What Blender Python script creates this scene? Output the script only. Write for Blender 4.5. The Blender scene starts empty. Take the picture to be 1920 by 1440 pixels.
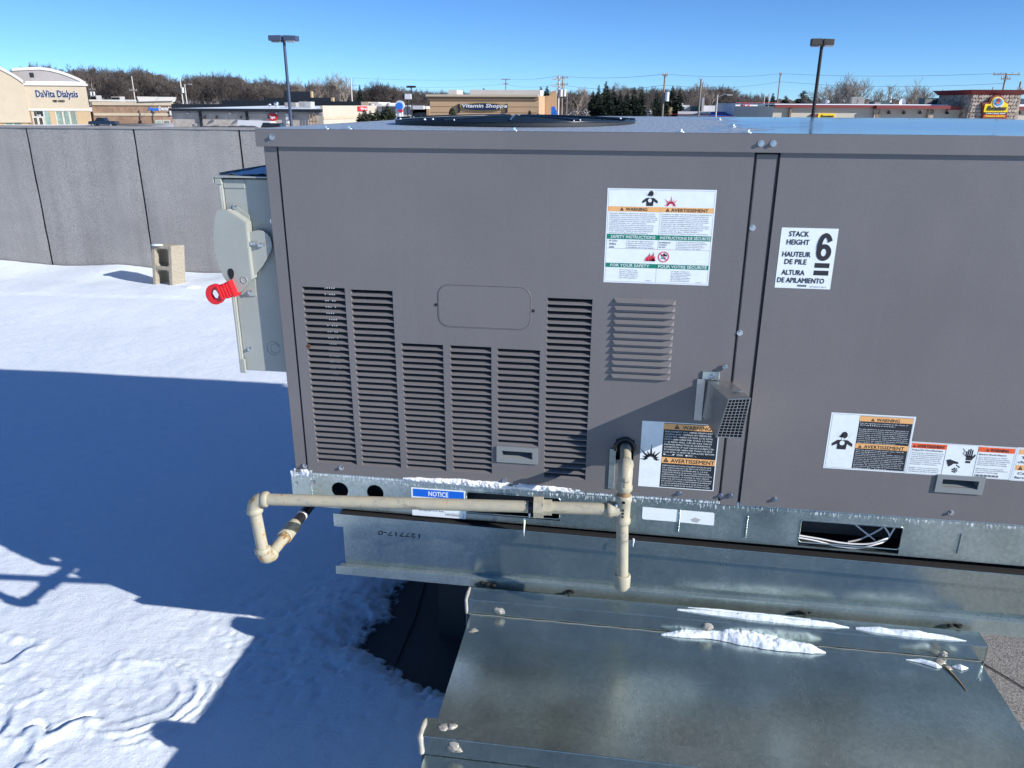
import bpy, bmesh, math, random
import numpy as np
from mathutils import Vector, Matrix
S = bpy.context.scene
COL = S.collection
PI = math.pi
rnd = random.Random(7)

# ------------------------------------------------------------ camera, sky, sun, exposure
FPX, YAW, PITCH, ROLL = 1455.06, math.radians(8.088), math.radians(19.80), math.radians(0.274)
CAM = Vector((0.0, -1.65, 1.47))
fw = Vector((-math.sin(YAW)*math.cos(PITCH), math.cos(YAW)*math.cos(PITCH), -math.sin(PITCH)))
rt = Vector((math.cos(YAW), math.sin(YAW), 0)); up = rt.cross(fw)
rt, up = rt*math.cos(ROLL)+up*math.sin(ROLL), -rt*math.sin(ROLL)+up*math.cos(ROLL)
cd = bpy.data.cameras.new('camera'); cam = bpy.data.objects.new('camera', cd); COL.objects.link(cam)
m = Matrix((rt, up, -fw)).transposed().to_4x4(); m.translation = CAM
cam.matrix_world = m
cd.sensor_fit = 'HORIZONTAL'; cd.sensor_width = 36; cd.lens = 36*FPX/1920
cd.clip_start = 0.02; cd.clip_end = 20000
S.camera = cam

SUN = Vector((2.05, -0.76, 1.0)).normalized()            # towards the sun
elev = math.asin(SUN.z); azi = math.atan2(SUN.x, SUN.y)
world = bpy.data.worlds.new('World'); S.world = world; world.use_nodes = True
nt = world.node_tree; sky = nt.nodes.new('ShaderNodeTexSky'); sky.sky_type = 'NISHITA'
sky.sun_disc = False; sky.sun_elevation = elev; sky.sun_rotation = azi
sky.air_density = 0.6; sky.dust_density = 0.0; sky.ozone_density = 6.0; sky.altitude = 600
tint = nt.nodes.new('ShaderNodeVectorMath'); tint.operation = 'MULTIPLY'; tint.inputs[1].default_value = (.86, 1.07, 1.20)   # deep winter blue, the same all round
nt.links.new(sky.outputs[0], tint.inputs[0]); nt.links.new(tint.outputs[0], nt.nodes['Background'].inputs[0])
nt.nodes['Background'].inputs[1].default_value = 0.060
sl = bpy.data.lights.new('sun', 'SUN'); sl.energy = 3.0; sl.angle = math.radians(0.53); sl.color = (1.0, 0.955, 0.90)
sun = bpy.data.objects.new('sun', sl); COL.objects.link(sun)
sun.rotation_euler = SUN.to_track_quat('Z', 'Y').to_euler(); sun.location = (20, -8, 12)
S.view_settings.view_transform = 'Standard'; S.view_settings.look = 'None'
S.view_settings.exposure = 1.12; S.view_settings.gamma = 1; S.view_settings.use_curve_mapping = False
S.render.engine = 'CYCLES'; S.cycles.use_denoising = True
S.cycles.max_bounces = 8

def ray(px, py): return fw + rt*((px-960)/FPX) + up*((720-py)/FPX)
def F(px, py, y=0.0):                                    # photo point -> point on the vertical plane y
    d = ray(px, py); return CAM + d*((y-CAM.y)/d.y)
def G(px, py, z):                                        # photo point -> point on the level plane z
    d = ray(px, py); return CAM + d*((z-CAM.z)/d.z)

# ------------------------------------------------------------ materials
def mat(name, col, rough=0.6, metal=0.0, noise=0.0, scale=8, bump=0.0, bscale=200, spec=0.5, rnoise=0.0, coat=0, fn=None):
    M = bpy.data.materials.new(name); M.use_nodes = True
    n = M.node_tree; b = n.nodes['Principled BSDF']
    b.inputs['Base Color'].default_value = (*col, 1); b.inputs['Roughness'].default_value = rough
    b.inputs['Metallic'].default_value = metal; b.inputs['Specular IOR Level'].default_value = spec
    b.inputs['Coat Weight'].default_value = coat
    tc = n.nodes.new('ShaderNodeTexCoord'); geo = n.nodes.new('ShaderNodeNewGeometry')
    P = geo.outputs['Position']
    if noise or rnoise:
        t = n.nodes.new('ShaderNodeTexNoise'); t.inputs['Scale'].default_value = scale; t.inputs['Detail'].default_value = 6
        t.inputs['Roughness'].default_value = .65
        n.links.new(P, t.inputs['Vector'])
        if noise:
            r = n.nodes.new('ShaderNodeMapRange'); r.inputs[1].default_value = .3; r.inputs[2].default_value = .7
            r.inputs[3].default_value = 1-noise; r.inputs[4].default_value = 1+noise
            n.links.new(t.outputs[0], r.inputs[0])
            mx = n.nodes.new('ShaderNodeVectorMath'); mx.operation = 'SCALE'; mx.inputs[0].default_value = col
            n.links.new(r.outputs[0], mx.inputs['Scale']); n.links.new(mx.outputs[0], b.inputs['Base Color'])
        if rnoise:
            r = n.nodes.new('ShaderNodeMapRange'); r.inputs[1].default_value = .3; r.inputs[2].default_value = .7
            r.inputs[3].default_value = rough-rnoise; r.inputs[4].default_value = rough+rnoise
            n.links.new(t.outputs[0], r.inputs[0]); n.links.new(r.outputs[0], b.inputs['Roughness'])
    if bump:
        t2 = n.nodes.new('ShaderNodeTexNoise'); t2.inputs['Scale'].default_value = bscale; t2.inputs['Detail'].default_value = 4
        n.links.new(P, t2.inputs['Vector'])
        bp = n.nodes.new('ShaderNodeBump'); bp.inputs['Strength'].default_value = bump; bp.inputs['Distance'].default_value = .002
        n.links.new(t2.outputs[0], bp.inputs['Height']); n.links.new(bp.outputs[0], b.inputs['Normal'])
    if fn: fn(n, b, P)
    return M

def N(n, t, **k):
    nd = n.nodes.new(t)
    for a, v in k.items():
        if a.startswith('i_'): nd.inputs[a[2:].replace('_', ' ')].default_value = v
        else: setattr(nd, a, v)
    return nd
def ramp(n, src, pts):
    r = n.nodes.new('ShaderNodeValToRGB'); e = r.color_ramp.elements
    while len(e) < len(pts): e.new(.5)
    for k, (p, c) in enumerate(pts):
        e[k].position = p; e[k].color = (*c, 1) if len(c) == 3 else c
    n.links.new(src, r.inputs[0]); return r.outputs[0]

def f_paint(n, b, P):
    # fine orange-peel grain, dust and faint vertical streaks on the powder coat
    t = N(n, 'ShaderNodeTexNoise', i_Scale=3.0, i_Detail=5.0); n.links.new(P, t.inputs['Vector'])
    g = N(n, 'ShaderNodeTexNoise', i_Scale=900.0, i_Detail=2.0); n.links.new(P, g.inputs['Vector'])
    v = N(n, 'ShaderNodeTexVoronoi', i_Scale=34.0); n.links.new(P, v.inputs['Vector'])
    d = ramp(n, v.outputs['Distance'], [(0.0, (.6, .6, .6)), (0.035, (0, 0, 0))])
    c = ramp(n, t.outputs[0], [(.3, (.150, .142, .143)), (.7, (.172, .163, .164))])
    m1 = N(n, 'ShaderNodeMix', data_type='RGBA', blend_type='OVERLAY'); m1.inputs[0].default_value = .28
    n.links.new(c, m1.inputs[6]); n.links.new(g.outputs[0], m1.inputs[7])
    vs = N(n, 'ShaderNodeMath', operation='MULTIPLY'); vs.inputs[1].default_value = .22; n.links.new(d, vs.inputs[0])
    m2 = N(n, 'ShaderNodeMix', data_type='RGBA'); n.links.new(vs.outputs[0], m2.inputs[0])
    n.links.new(m1.outputs[2], m2.inputs[6]); m2.inputs[7].default_value = (.4, .4, .42, 1)
    mp = N(n, 'ShaderNodeMapping'); mp.inputs['Scale'].default_value = (34, 34, 1.6); n.links.new(P, mp.inputs[0])
    st = N(n, 'ShaderNodeTexNoise', i_Scale=1.0, i_Detail=6.0, i_Roughness=.7); n.links.new(mp.outputs[0], st.inputs['Vector'])
    sm = N(n, 'ShaderNodeTexNoise', i_Scale=6.0, i_Detail=6.0, i_Roughness=.7); n.links.new(P, sm.inputs['Vector'])
    sk = ramp(n, st.outputs[0], [(.5, (.0, .0, .0)), (.8, (.10, .10, .10))])
    m3 = N(n, 'ShaderNodeMix', data_type='RGBA'); n.links.new(sk, m3.inputs[0]); n.links.new(m2.outputs[2], m3.inputs[6]); m3.inputs[7].default_value = (.24, .235, .23, 1)
    dk = ramp(n, v.outputs['Color'], [(.0, (1, 1, 1)), (.035, (1, 1, 1)), (.04, (0, 0, 0))])
    dd_ = N(n, 'ShaderNodeMath', operation='MULTIPLY'); n.links.new(dk, dd_.inputs[0])
    d2 = ramp(n, v.outputs['Distance'], [(0.0, (.8, .8, .8)), (.07, (0, 0, 0))]); n.links.new(d2, dd_.inputs[1])
    m4 = N(n, 'ShaderNodeMix', data_type='RGBA'); n.links.new(dd_.outputs[0], m4.inputs[0]); n.links.new(m3.outputs[2], m4.inputs[6]); m4.inputs[7].default_value = (.03, .028, .03, 1)
    n.links.new(m4.outputs[2], b.inputs['Base Color'])
    rr = N(n, 'ShaderNodeMapRange'); rr.inputs[1].default_value = .3; rr.inputs[2].default_value = .7; rr.inputs[3].default_value = .33; rr.inputs[4].default_value = .52
    n.links.new(sm.outputs[0], rr.inputs[0]); n.links.new(rr.outputs[0], b.inputs['Roughness'])
    w1 = N(n, 'ShaderNodeTexNoise', i_Scale=2.2, i_Detail=2.0); n.links.new(P, w1.inputs['Vector'])
    bw = N(n, 'ShaderNodeBump', i_Strength=.5, i_Distance=.010); n.links.new(w1.outputs[0], bw.inputs['Height'])
    bg_ = N(n, 'ShaderNodeBump', i_Strength=.12, i_Distance=.001); n.links.new(g.outputs[0], bg_.inputs['Height']); n.links.new(bw.outputs[0], bg_.inputs['Normal'])
    n.links.new(bg_.outputs[0], b.inputs['Normal'])
def f_galv(n, b, P):
    # zinc spangle with broad cloudy patches
    v = N(n, 'ShaderNodeTexVoronoi', i_Scale=150.0); n.links.new(P, v.inputs['Vector'])
    t = N(n, 'ShaderNodeTexNoise', i_Scale=5.0, i_Detail=6.0, i_Roughness=.6); n.links.new(P, t.inputs['Vector'])
    sp = ramp(n, v.outputs['Color'], [(0, (.42, .49, .47)), (1, (.55, .62, .59))])
    cl = ramp(n, t.outputs[0], [(.3, (.82, .86, .86)), (.7, (1.06, 1.06, 1.06))])
    m1 = N(n, 'ShaderNodeMix', data_type='RGBA', blend_type='MULTIPLY'); m1.inputs[0].default_value = 1
    n.links.new(sp, m1.inputs[6]); n.links.new(cl, m1.inputs[7]); n.links.new(m1.outputs[2], b.inputs['Base Color'])
    r = N(n, 'ShaderNodeMapRange'); r.inputs[1].default_value = .3; r.inputs[2].default_value = .75
    r.inputs[3].default_value = .20; r.inputs[4].default_value = .42
    n.links.new(t.outputs[0], r.inputs[0]); n.links.new(r.outputs[0], b.inputs['Roughness'])
    w = N(n, 'ShaderNodeTexNoise', i_Scale=6.0, i_Detail=1.0); n.links.new(P, w.inputs['Vector'])
    f = N(n, 'ShaderNodeTexNoise', i_Scale=420.0, i_Detail=3.0); n.links.new(P, f.inputs['Vector'])
    bp = N(n, 'ShaderNodeBump', i_Strength=.35, i_Distance=.006); n.links.new(w.outputs[0], bp.inputs['Height'])
    b2 = N(n, 'ShaderNodeBump', i_Strength=.10, i_Distance=.001); n.links.new(f.outputs[0], b2.inputs['Height'])
    n.links.new(bp.outputs[0], b2.inputs['Normal']); n.links.new(b2.outputs[0], b.inputs['Normal'])
def f_duct(n, b, P):
    f_galv(n, b, P)                                      # smoother, oil-canned sheet with wiped streaks
    mp = N(n, 'ShaderNodeMapping'); mp.inputs['Scale'].default_value = (14, 2.2, 8); mp.inputs['Rotation'].default_value = (0, 0, .5); n.links.new(P, mp.inputs[0])
    t = N(n, 'ShaderNodeTexNoise', i_Scale=1.0, i_Detail=7.0, i_Roughness=.7); n.links.new(mp.outputs[0], t.inputs['Vector'])
    q = N(n, 'ShaderNodeTexNoise', i_Scale=2.6, i_Detail=5.0, i_Roughness=.6); n.links.new(P, q.inputs['Vector'])
    a = N(n, 'ShaderNodeMath', operation='ADD'); n.links.new(t.outputs[0], a.inputs[0]); n.links.new(q.outputs[0], a.inputs[1])
    r_ = N(n, 'ShaderNodeMapRange'); r_.inputs[1].default_value = .75; r_.inputs[2].default_value = 1.25; r_.inputs[3].default_value = .19; r_.inputs[4].default_value = .29
    n.links.new(a.outputs[0], r_.inputs[0]); n.links.new(r_.outputs[0], b.inputs['Roughness'])
    v = N(n, 'ShaderNodeTexVoronoi', i_Scale=24.0); n.links.new(P, v.inputs['Vector'])
    k = ramp(n, v.outputs['Distance'], [(0, (1, 1, 1)), (.05, (1, 1, 1)), (.07, (0, 0, 0))])
    src = b.inputs['Base Color'].links[0].from_socket; mx = N(n, 'ShaderNodeMix', data_type='RGBA')
    kk = N(n, 'ShaderNodeMath', operation='MULTIPLY'); kk.inputs[1].default_value = .35; n.links.new(k, kk.inputs[0]); n.links.new(kk.outputs[0], mx.inputs[0])
    n.links.new(src, mx.inputs[6]); mx.inputs[7].default_value = (.75, .78, .78, 1); n.links.new(mx.outputs[2], b.inputs['Base Color'])
def f_rail(n, b, P):
    f_galv(n, b, P)
    # frost crystals creeping down from the top edge of the base rail
    sp = N(n, 'ShaderNodeSeparateXYZ'); n.links.new(P, sp.inputs[0])
    mp = N(n, 'ShaderNodeMapping'); mp.inputs['Scale'].default_value = (260, 260, 60); n.links.new(P, mp.inputs[0])
    t = N(n, 'ShaderNodeTexNoise', i_Scale=1.0, i_Detail=5.0, i_Roughness=.7); n.links.new(mp.outputs[0], t.inputs['Vector'])
    h = N(n, 'ShaderNodeMapRange'); h.inputs[1].default_value = .575; h.inputs[2].default_value = .605
    h.inputs[3].default_value = -.12; h.inputs[4].default_value = .10; n.links.new(sp.outputs[2], h.inputs[0])
    a = N(n, 'ShaderNodeMath', operation='ADD'); n.links.new(t.outputs[0], a.inputs[0]); n.links.new(h.outputs[0], a.inputs[1])
    k = ramp(n, a.outputs[0], [(.56, (0, 0, 0)), (.64, (1, 1, 1))])
    src = b.inputs['Base Color'].links[0].from_socket
    mx = N(n, 'ShaderNodeMix', data_type='RGBA'); n.links.new(k, mx.inputs[0]); n.links.new(src, mx.inputs[6])
    mx.inputs[7].default_value = (.75, .8, .84, 1); n.links.new(mx.outputs[2], b.inputs['Base Color'])
    iv = N(n, 'ShaderNodeMath', operation='SUBTRACT'); iv.inputs[0].default_value = .9; n.links.new(k, iv.inputs[1])
    n.links.new(iv.outputs[0], b.inputs['Metallic'])
def f_top(n, b, P):
    # painted roof of the unit, wet with thin ice; rough frost around the fan
    t = N(n, 'ShaderNodeTexNoise', i_Scale=7.0, i_Detail=7.0, i_Roughness=.7); n.links.new(P, t.inputs['Vector'])
    sp = N(n, 'ShaderNodeSeparateXYZ'); n.links.new(P, sp.inputs[0])
    dx = N(n, 'ShaderNodeMapRange'); dx.inputs[1].default_value = .1; dx.inputs[2].default_value = .5
    dx.inputs[3].default_value = .14; dx.inputs[4].default_value = -.25; n.links.new(sp.outputs[0], dx.inputs[0])
    a = N(n, 'ShaderNodeMath', operation='ADD'); n.links.new(t.outputs[0], a.inputs[0]); n.links.new(dx.outputs[0], a.inputs[1])
    k = ramp(n, a.outputs[0], [(.46, (0, 0, 0)), (.56, (1, 1, 1))])
    mx = N(n, 'ShaderNodeMix', data_type='RGBA'); n.links.new(k, mx.inputs[0])
    mx.inputs[6].default_value = (.16, .18, .20, 1); mx.inputs[7].default_value = (.34, .40, .46, 1)
    n.links.new(mx.outputs[2], b.inputs['Base Color'])
    r = N(n, 'ShaderNodeMapRange'); r.inputs[3].default_value = .12; r.inputs[4].default_value = .40
    n.links.new(k, r.inputs[0]); n.links.new(r.outputs[0], b.inputs['Roughness'])
    f = N(n, 'ShaderNodeTexNoise', i_Scale=90.0, i_Detail=5.0); n.links.new(P, f.inputs['Vector'])
    w = N(n, 'ShaderNodeTexNoise', i_Scale=9.0, i_Detail=2.0); n.links.new(P, w.inputs['Vector'])
    bb = N(n, 'ShaderNodeBump', i_Distance=.004); n.links.new(f.outputs[0], bb.inputs['Height']); n.links.new(k, bb.inputs['Strength'])
    b2 = N(n, 'ShaderNodeBump', i_Strength=.12, i_Distance=.006); n.links.new(w.outputs[0], b2.inputs['Height'])
    n.links.new(bb.outputs[0], b2.inputs['Normal']); n.links.new(b2.outputs[0], b.inputs['Normal'])
def f_snow(n, b, P):
    b.inputs['Subsurface Weight'].default_value = 0
    t = N(n, 'ShaderNodeTexNoise', i_Scale=140.0, i_Detail=6.0, i_Roughness=.65); n.links.new(P, t.inputs['Vector'])
    u = N(n, 'ShaderNodeTexNoise', i_Scale=18.0, i_Detail=4.0); n.links.new(P, u.inputs['Vector'])
    mp = N(n, 'ShaderNodeMapping'); mp.inputs['Rotation'].default_value = (0, 0, .6); mp.inputs['Scale'].default_value = (20, 55, 40); n.links.new(P, mp.inputs[0])
    cr = N(n, 'ShaderNodeTexNoise', i_Scale=1.0, i_Detail=7.0, i_Roughness=.7, i_Distortion=.8); n.links.new(mp.outputs[0], cr.inputs['Vector'])
    b0 = N(n, 'ShaderNodeBump', i_Strength=.5, i_Distance=.006); n.links.new(cr.outputs[0], b0.inputs['Height'])
    b1 = N(n, 'ShaderNodeBump', i_Strength=.22, i_Distance=.012); n.links.new(u.outputs[0], b1.inputs['Height']); n.links.new(b0.outputs[0], b1.inputs['Normal'])
    b2 = N(n, 'ShaderNodeBump', i_Strength=.6, i_Distance=.003); n.links.new(t.outputs[0], b2.inputs['Height'])
    n.links.new(b1.outputs[0], b2.inputs['Normal']); n.links.new(b2.outputs[0], b.inputs['Normal'])
    c = ramp(n, u.outputs[0], [(.3, (.76, .845, .93)), (.7, (.82, .885, .95))])
    v = N(n, 'ShaderNodeTexVoronoi', i_Scale=90.0); n.links.new(P, v.inputs['Vector'])
    # thin, half-melted snow lets the dark roof through near its edge
    sz = N(n, 'ShaderNodeSeparateXYZ'); n.links.new(P, sz.inputs[0])
    th = N(n, 'ShaderNodeMapRange'); th.inputs[1].default_value = -.092; th.inputs[2].default_value = -.062; n.links.new(sz.outputs[2], th.inputs[0])
    ft = N(n, 'ShaderNodeTexNoise', i_Scale=55.0, i_Detail=6.0, i_Roughness=.75); n.links.new(P, ft.inputs['Vector'])
    ad = N(n, 'ShaderNodeMath', operation='ADD'); n.links.new(th.outputs[0], ad.inputs[0]); n.links.new(ft.outputs[0], ad.inputs[1])
    kk = ramp(n, ad.outputs[0], [(.62, (0, 0, 0)), (.98, (1, 1, 1))])
    mz = N(n, 'ShaderNodeMix', data_type='RGBA'); n.links.new(kk, mz.inputs[0]); mz.inputs[6].default_value = (.07, .075, .085, 1); n.links.new(c, mz.inputs[7])
    n.links.new(mz.outputs[2], b.inputs['Base Color'])
    # sparse ice glints
    k = ramp(n, v.outputs['Distance'], [(0.0, (.06, .06, .06)), (.04, (.06, .06, .06)), (.05, (.75, .75, .75))])
    n.links.new(k, b.inputs['Roughness'])
def f_membrane(n, b, P):
    v = N(n, 'ShaderNodeTexVoronoi', i_Scale=420.0); n.links.new(P, v.inputs['Vector'])
    t = N(n, 'ShaderNodeTexNoise', i_Scale=6.0, i_Detail=5.0); n.links.new(P, t.inputs['Vector'])
    c = ramp(n, v.outputs['Color'], [(0.1, (.07, .068, .066)), (.5, (.22, .21, .20)), (.95, (.50, .48, .46))])
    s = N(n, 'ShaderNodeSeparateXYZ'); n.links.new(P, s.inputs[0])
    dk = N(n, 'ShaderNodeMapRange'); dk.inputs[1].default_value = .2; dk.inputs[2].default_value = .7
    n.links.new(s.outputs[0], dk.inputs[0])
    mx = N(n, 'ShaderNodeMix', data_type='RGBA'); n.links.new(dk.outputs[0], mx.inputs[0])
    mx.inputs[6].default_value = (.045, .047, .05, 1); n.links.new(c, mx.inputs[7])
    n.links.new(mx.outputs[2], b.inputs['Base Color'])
    bp = N(n, 'ShaderNodeBump', i_Strength=.7, i_Distance=.0015); n.links.new(v.outputs['Distance'], bp.inputs['Height'])
    n.links.new(bp.outputs[0], b.inputs['Normal'])
def f_wall(n, b, P):
    t = N(n, 'ShaderNodeTexNoise', i_Scale=2.2, i_Detail=6.0, i_Roughness=.65); n.links.new(P, t.inputs['Vector'])
    g = N(n, 'ShaderNodeTexNoise', i_Scale=130.0, i_Detail=3.0, i_Roughness=.8); n.links.new(P, g.inputs['Vector'])
    mp = N(n, 'ShaderNodeMapping'); mp.inputs['Scale'].default_value = (9, 9, .8); n.links.new(P, mp.inputs[0])
    st = N(n, 'ShaderNodeTexNoise', i_Scale=1.0, i_Detail=5.0); n.links.new(mp.outputs[0], st.inputs['Vector'])
    c = ramp(n, t.outputs[0], [(.3, (.27, .262, .252)), (.7, (.35, .338, .324))])
    c2 = ramp(n, st.outputs[0], [(.28, (.88, .88, .885)), (.5, (1.0, 1.0, 1.0)), (.68, (1.04, 1.04, 1.04))])
    c3 = ramp(n, g.outputs[0], [(.3, (.62, .62, .62)), (.7, (1.34, 1.34, 1.34))])
    m1 = N(n, 'ShaderNodeMix', data_type='RGBA', blend_type='MULTIPLY'); m1.inputs[0].default_value = 1
    n.links.new(c, m1.inputs[6]); n.links.new(c2, m1.inputs[7])
    m2 = N(n, 'ShaderNodeMix', data_type='RGBA', blend_type='MULTIPLY'); m2.inputs[0].default_value = 1
    n.links.new(m1.outputs[2], m2.inputs[6]); n.links.new(c3, m2.inputs[7]); n.links.new(m2.outputs[2], b.inputs['Base Color'])
    w = N(n, 'ShaderNodeTexNoise', i_Scale=3.0, i_Detail=2.0); n.links.new(mp.outputs[0], w.inputs['Vector'])
    b1 = N(n, 'ShaderNodeBump', i_Strength=.5, i_Distance=.006); n.links.new(g.outputs[0], b1.inputs['Height'])
    b2 = N(n, 'ShaderNodeBump', i_Strength=.12, i_Distance=.03); n.links.new(st.outputs[0], b2.inputs['Height'])
    n.links.new(b1.outputs[0], b2.inputs['Normal']); n.links.new(b2.outputs[0], b.inputs['Normal'])
def f_pipe(n, b, P):
    t = N(n, 'ShaderNodeTexNoise', i_Scale=38.0, i_Detail=6.0, i_Roughness=.75); n.links.new(P, t.inputs['Vector'])
    s = N(n, 'ShaderNodeSeparateXYZ'); n.links.new(P, s.inputs[0])
    dx = N(n, 'ShaderNodeMapRange'); dx.inputs[1].default_value = -.83; dx.inputs[2].default_value = -.68
    dx.inputs[3].default_value = .12; dx.inputs[4].default_value = 0; n.links.new(s.outputs[0], dx.inputs[0])
    a = N(n, 'ShaderNodeMath', operation='ADD'); n.links.new(t.outputs[0], a.inputs[0]); n.links.new(dx.outputs[0], a.inputs[1])
    c = ramp(n, a.outputs[0], [(.3, (.17, .15, .12)), (.40, (.36, .34, .27)), (.62, (.43, .39, .28)), (.68, (.38, .24, .10)), (.76, (.18, .08, .03))])
    mp = N(n, 'ShaderNodeMapping'); mp.inputs['Scale'].default_value = (12, 90, 90); n.links.new(P, mp.inputs[0])
    q = N(n, 'ShaderNodeTexNoise', i_Scale=1.0, i_Detail=5.0, i_Roughness=.75); n.links.new(mp.outputs[0], q.inputs['Vector'])
    k = ramp(n, q.outputs[0], [(.60, (0, 0, 0)), (.68, (.75, .75, .75))])
    mx = N(n, 'ShaderNodeMix', data_type='RGBA'); n.links.new(k, mx.inputs[0]); n.links.new(c, mx.inputs[6]); mx.inputs[7].default_value = (.13, .11, .085, 1)
    n.links.new(mx.outputs[2], b.inputs['Base Color'])
    bp = N(n, 'ShaderNodeBump', i_Strength=.5, i_Distance=.001); n.links.new(t.outputs[0], bp.inputs['Height']); n.links.new(bp.outputs[0], b.inputs['Normal'])
def f_cmu(n, b, P):
    v = N(n, 'ShaderNodeTexNoise', i_Scale=110.0, i_Detail=6.0, i_Roughness=.8); n.links.new(P, v.inputs['Vector'])
    c = ramp(n, v.outputs[0], [(.3, (.13, .115, .09)), (.5, (.34, .305, .24)), (.72, (.50, .46, .38))])
    n.links.new(c, b.inputs['Base Color'])
    bp = N(n, 'ShaderNodeBump', i_Strength=.8, i_Distance=.004); n.links.new(v.outputs[0], bp.inputs['Height']); n.links.new(bp.outputs[0], b.inputs['Normal'])
def f_brickn(c1, c2, mortar, sc):
    def f(n, b, P):
        s = N(n, 'ShaderNodeSeparateXYZ'); n.links.new(P, s.inputs[0])
        ad = N(n, 'ShaderNodeMath', operation='ADD'); n.links.new(s.outputs[0], ad.inputs[0]); n.links.new(s.outputs[1], ad.inputs[1])
        cb = N(n, 'ShaderNodeCombineXYZ'); n.links.new(ad.outputs[0], cb.inputs[0]); n.links.new(s.outputs[2], cb.inputs[1])
        k = N(n, 'ShaderNodeTexBrick', i_Scale=sc); k.inputs['Color1'].default_value = (*c1, 1); k.inputs['Color2'].default_value = (*c2, 1)
        k.inputs['Mortar'].default_value = (*mortar, 1); n.links.new(cb.outputs[0], k.inputs['Vector'])
        t = N(n, 'ShaderNodeTexNoise', i_Scale=.8, i_Detail=5.0); n.links.new(P, t.inputs['Vector'])
        c = ramp(n, t.outputs[0], [(.3, (.8, .8, .8)), (.7, (1.15, 1.15, 1.15))])
        m1 = N(n, 'ShaderNodeMix', data_type='RGBA', blend_type='MULTIPLY'); m1.inputs[0].default_value = 1
        n.links.new(k.outputs[0], m1.inputs[6]); n.links.new(c, m1.inputs[7]); n.links.new(m1.outputs[2], b.inputs['Base Color'])
    return f
def f_stone(n, b, P):
    v = N(n, 'ShaderNodeTexVoronoi', i_Scale=2.6, feature='F1'); n.links.new(P, v.inputs['Vector'])
    e = N(n, 'ShaderNodeTexVoronoi', i_Scale=2.6, feature='DISTANCE_TO_EDGE'); n.links.new(P, e.inputs['Vector'])
    c = ramp(n, v.outputs['Color'], [(0, (.18, .13, .09)), (.5, (.38, .31, .24)), (1, (.52, .46, .38))])
    k = ramp(n, e.outputs['Distance'], [(0, (.35, .35, .35)), (.08, (1, 1, 1))])
    m1 = N(n, 'ShaderNodeMix', data_type='RGBA', blend_type='MULTIPLY'); m1.inputs[0].default_value = 1
    n.links.new(c, m1.inputs[6]); n.links.new(k, m1.inputs[7]); n.links.new(m1.outputs[2], b.inputs['Base Color'])

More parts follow.
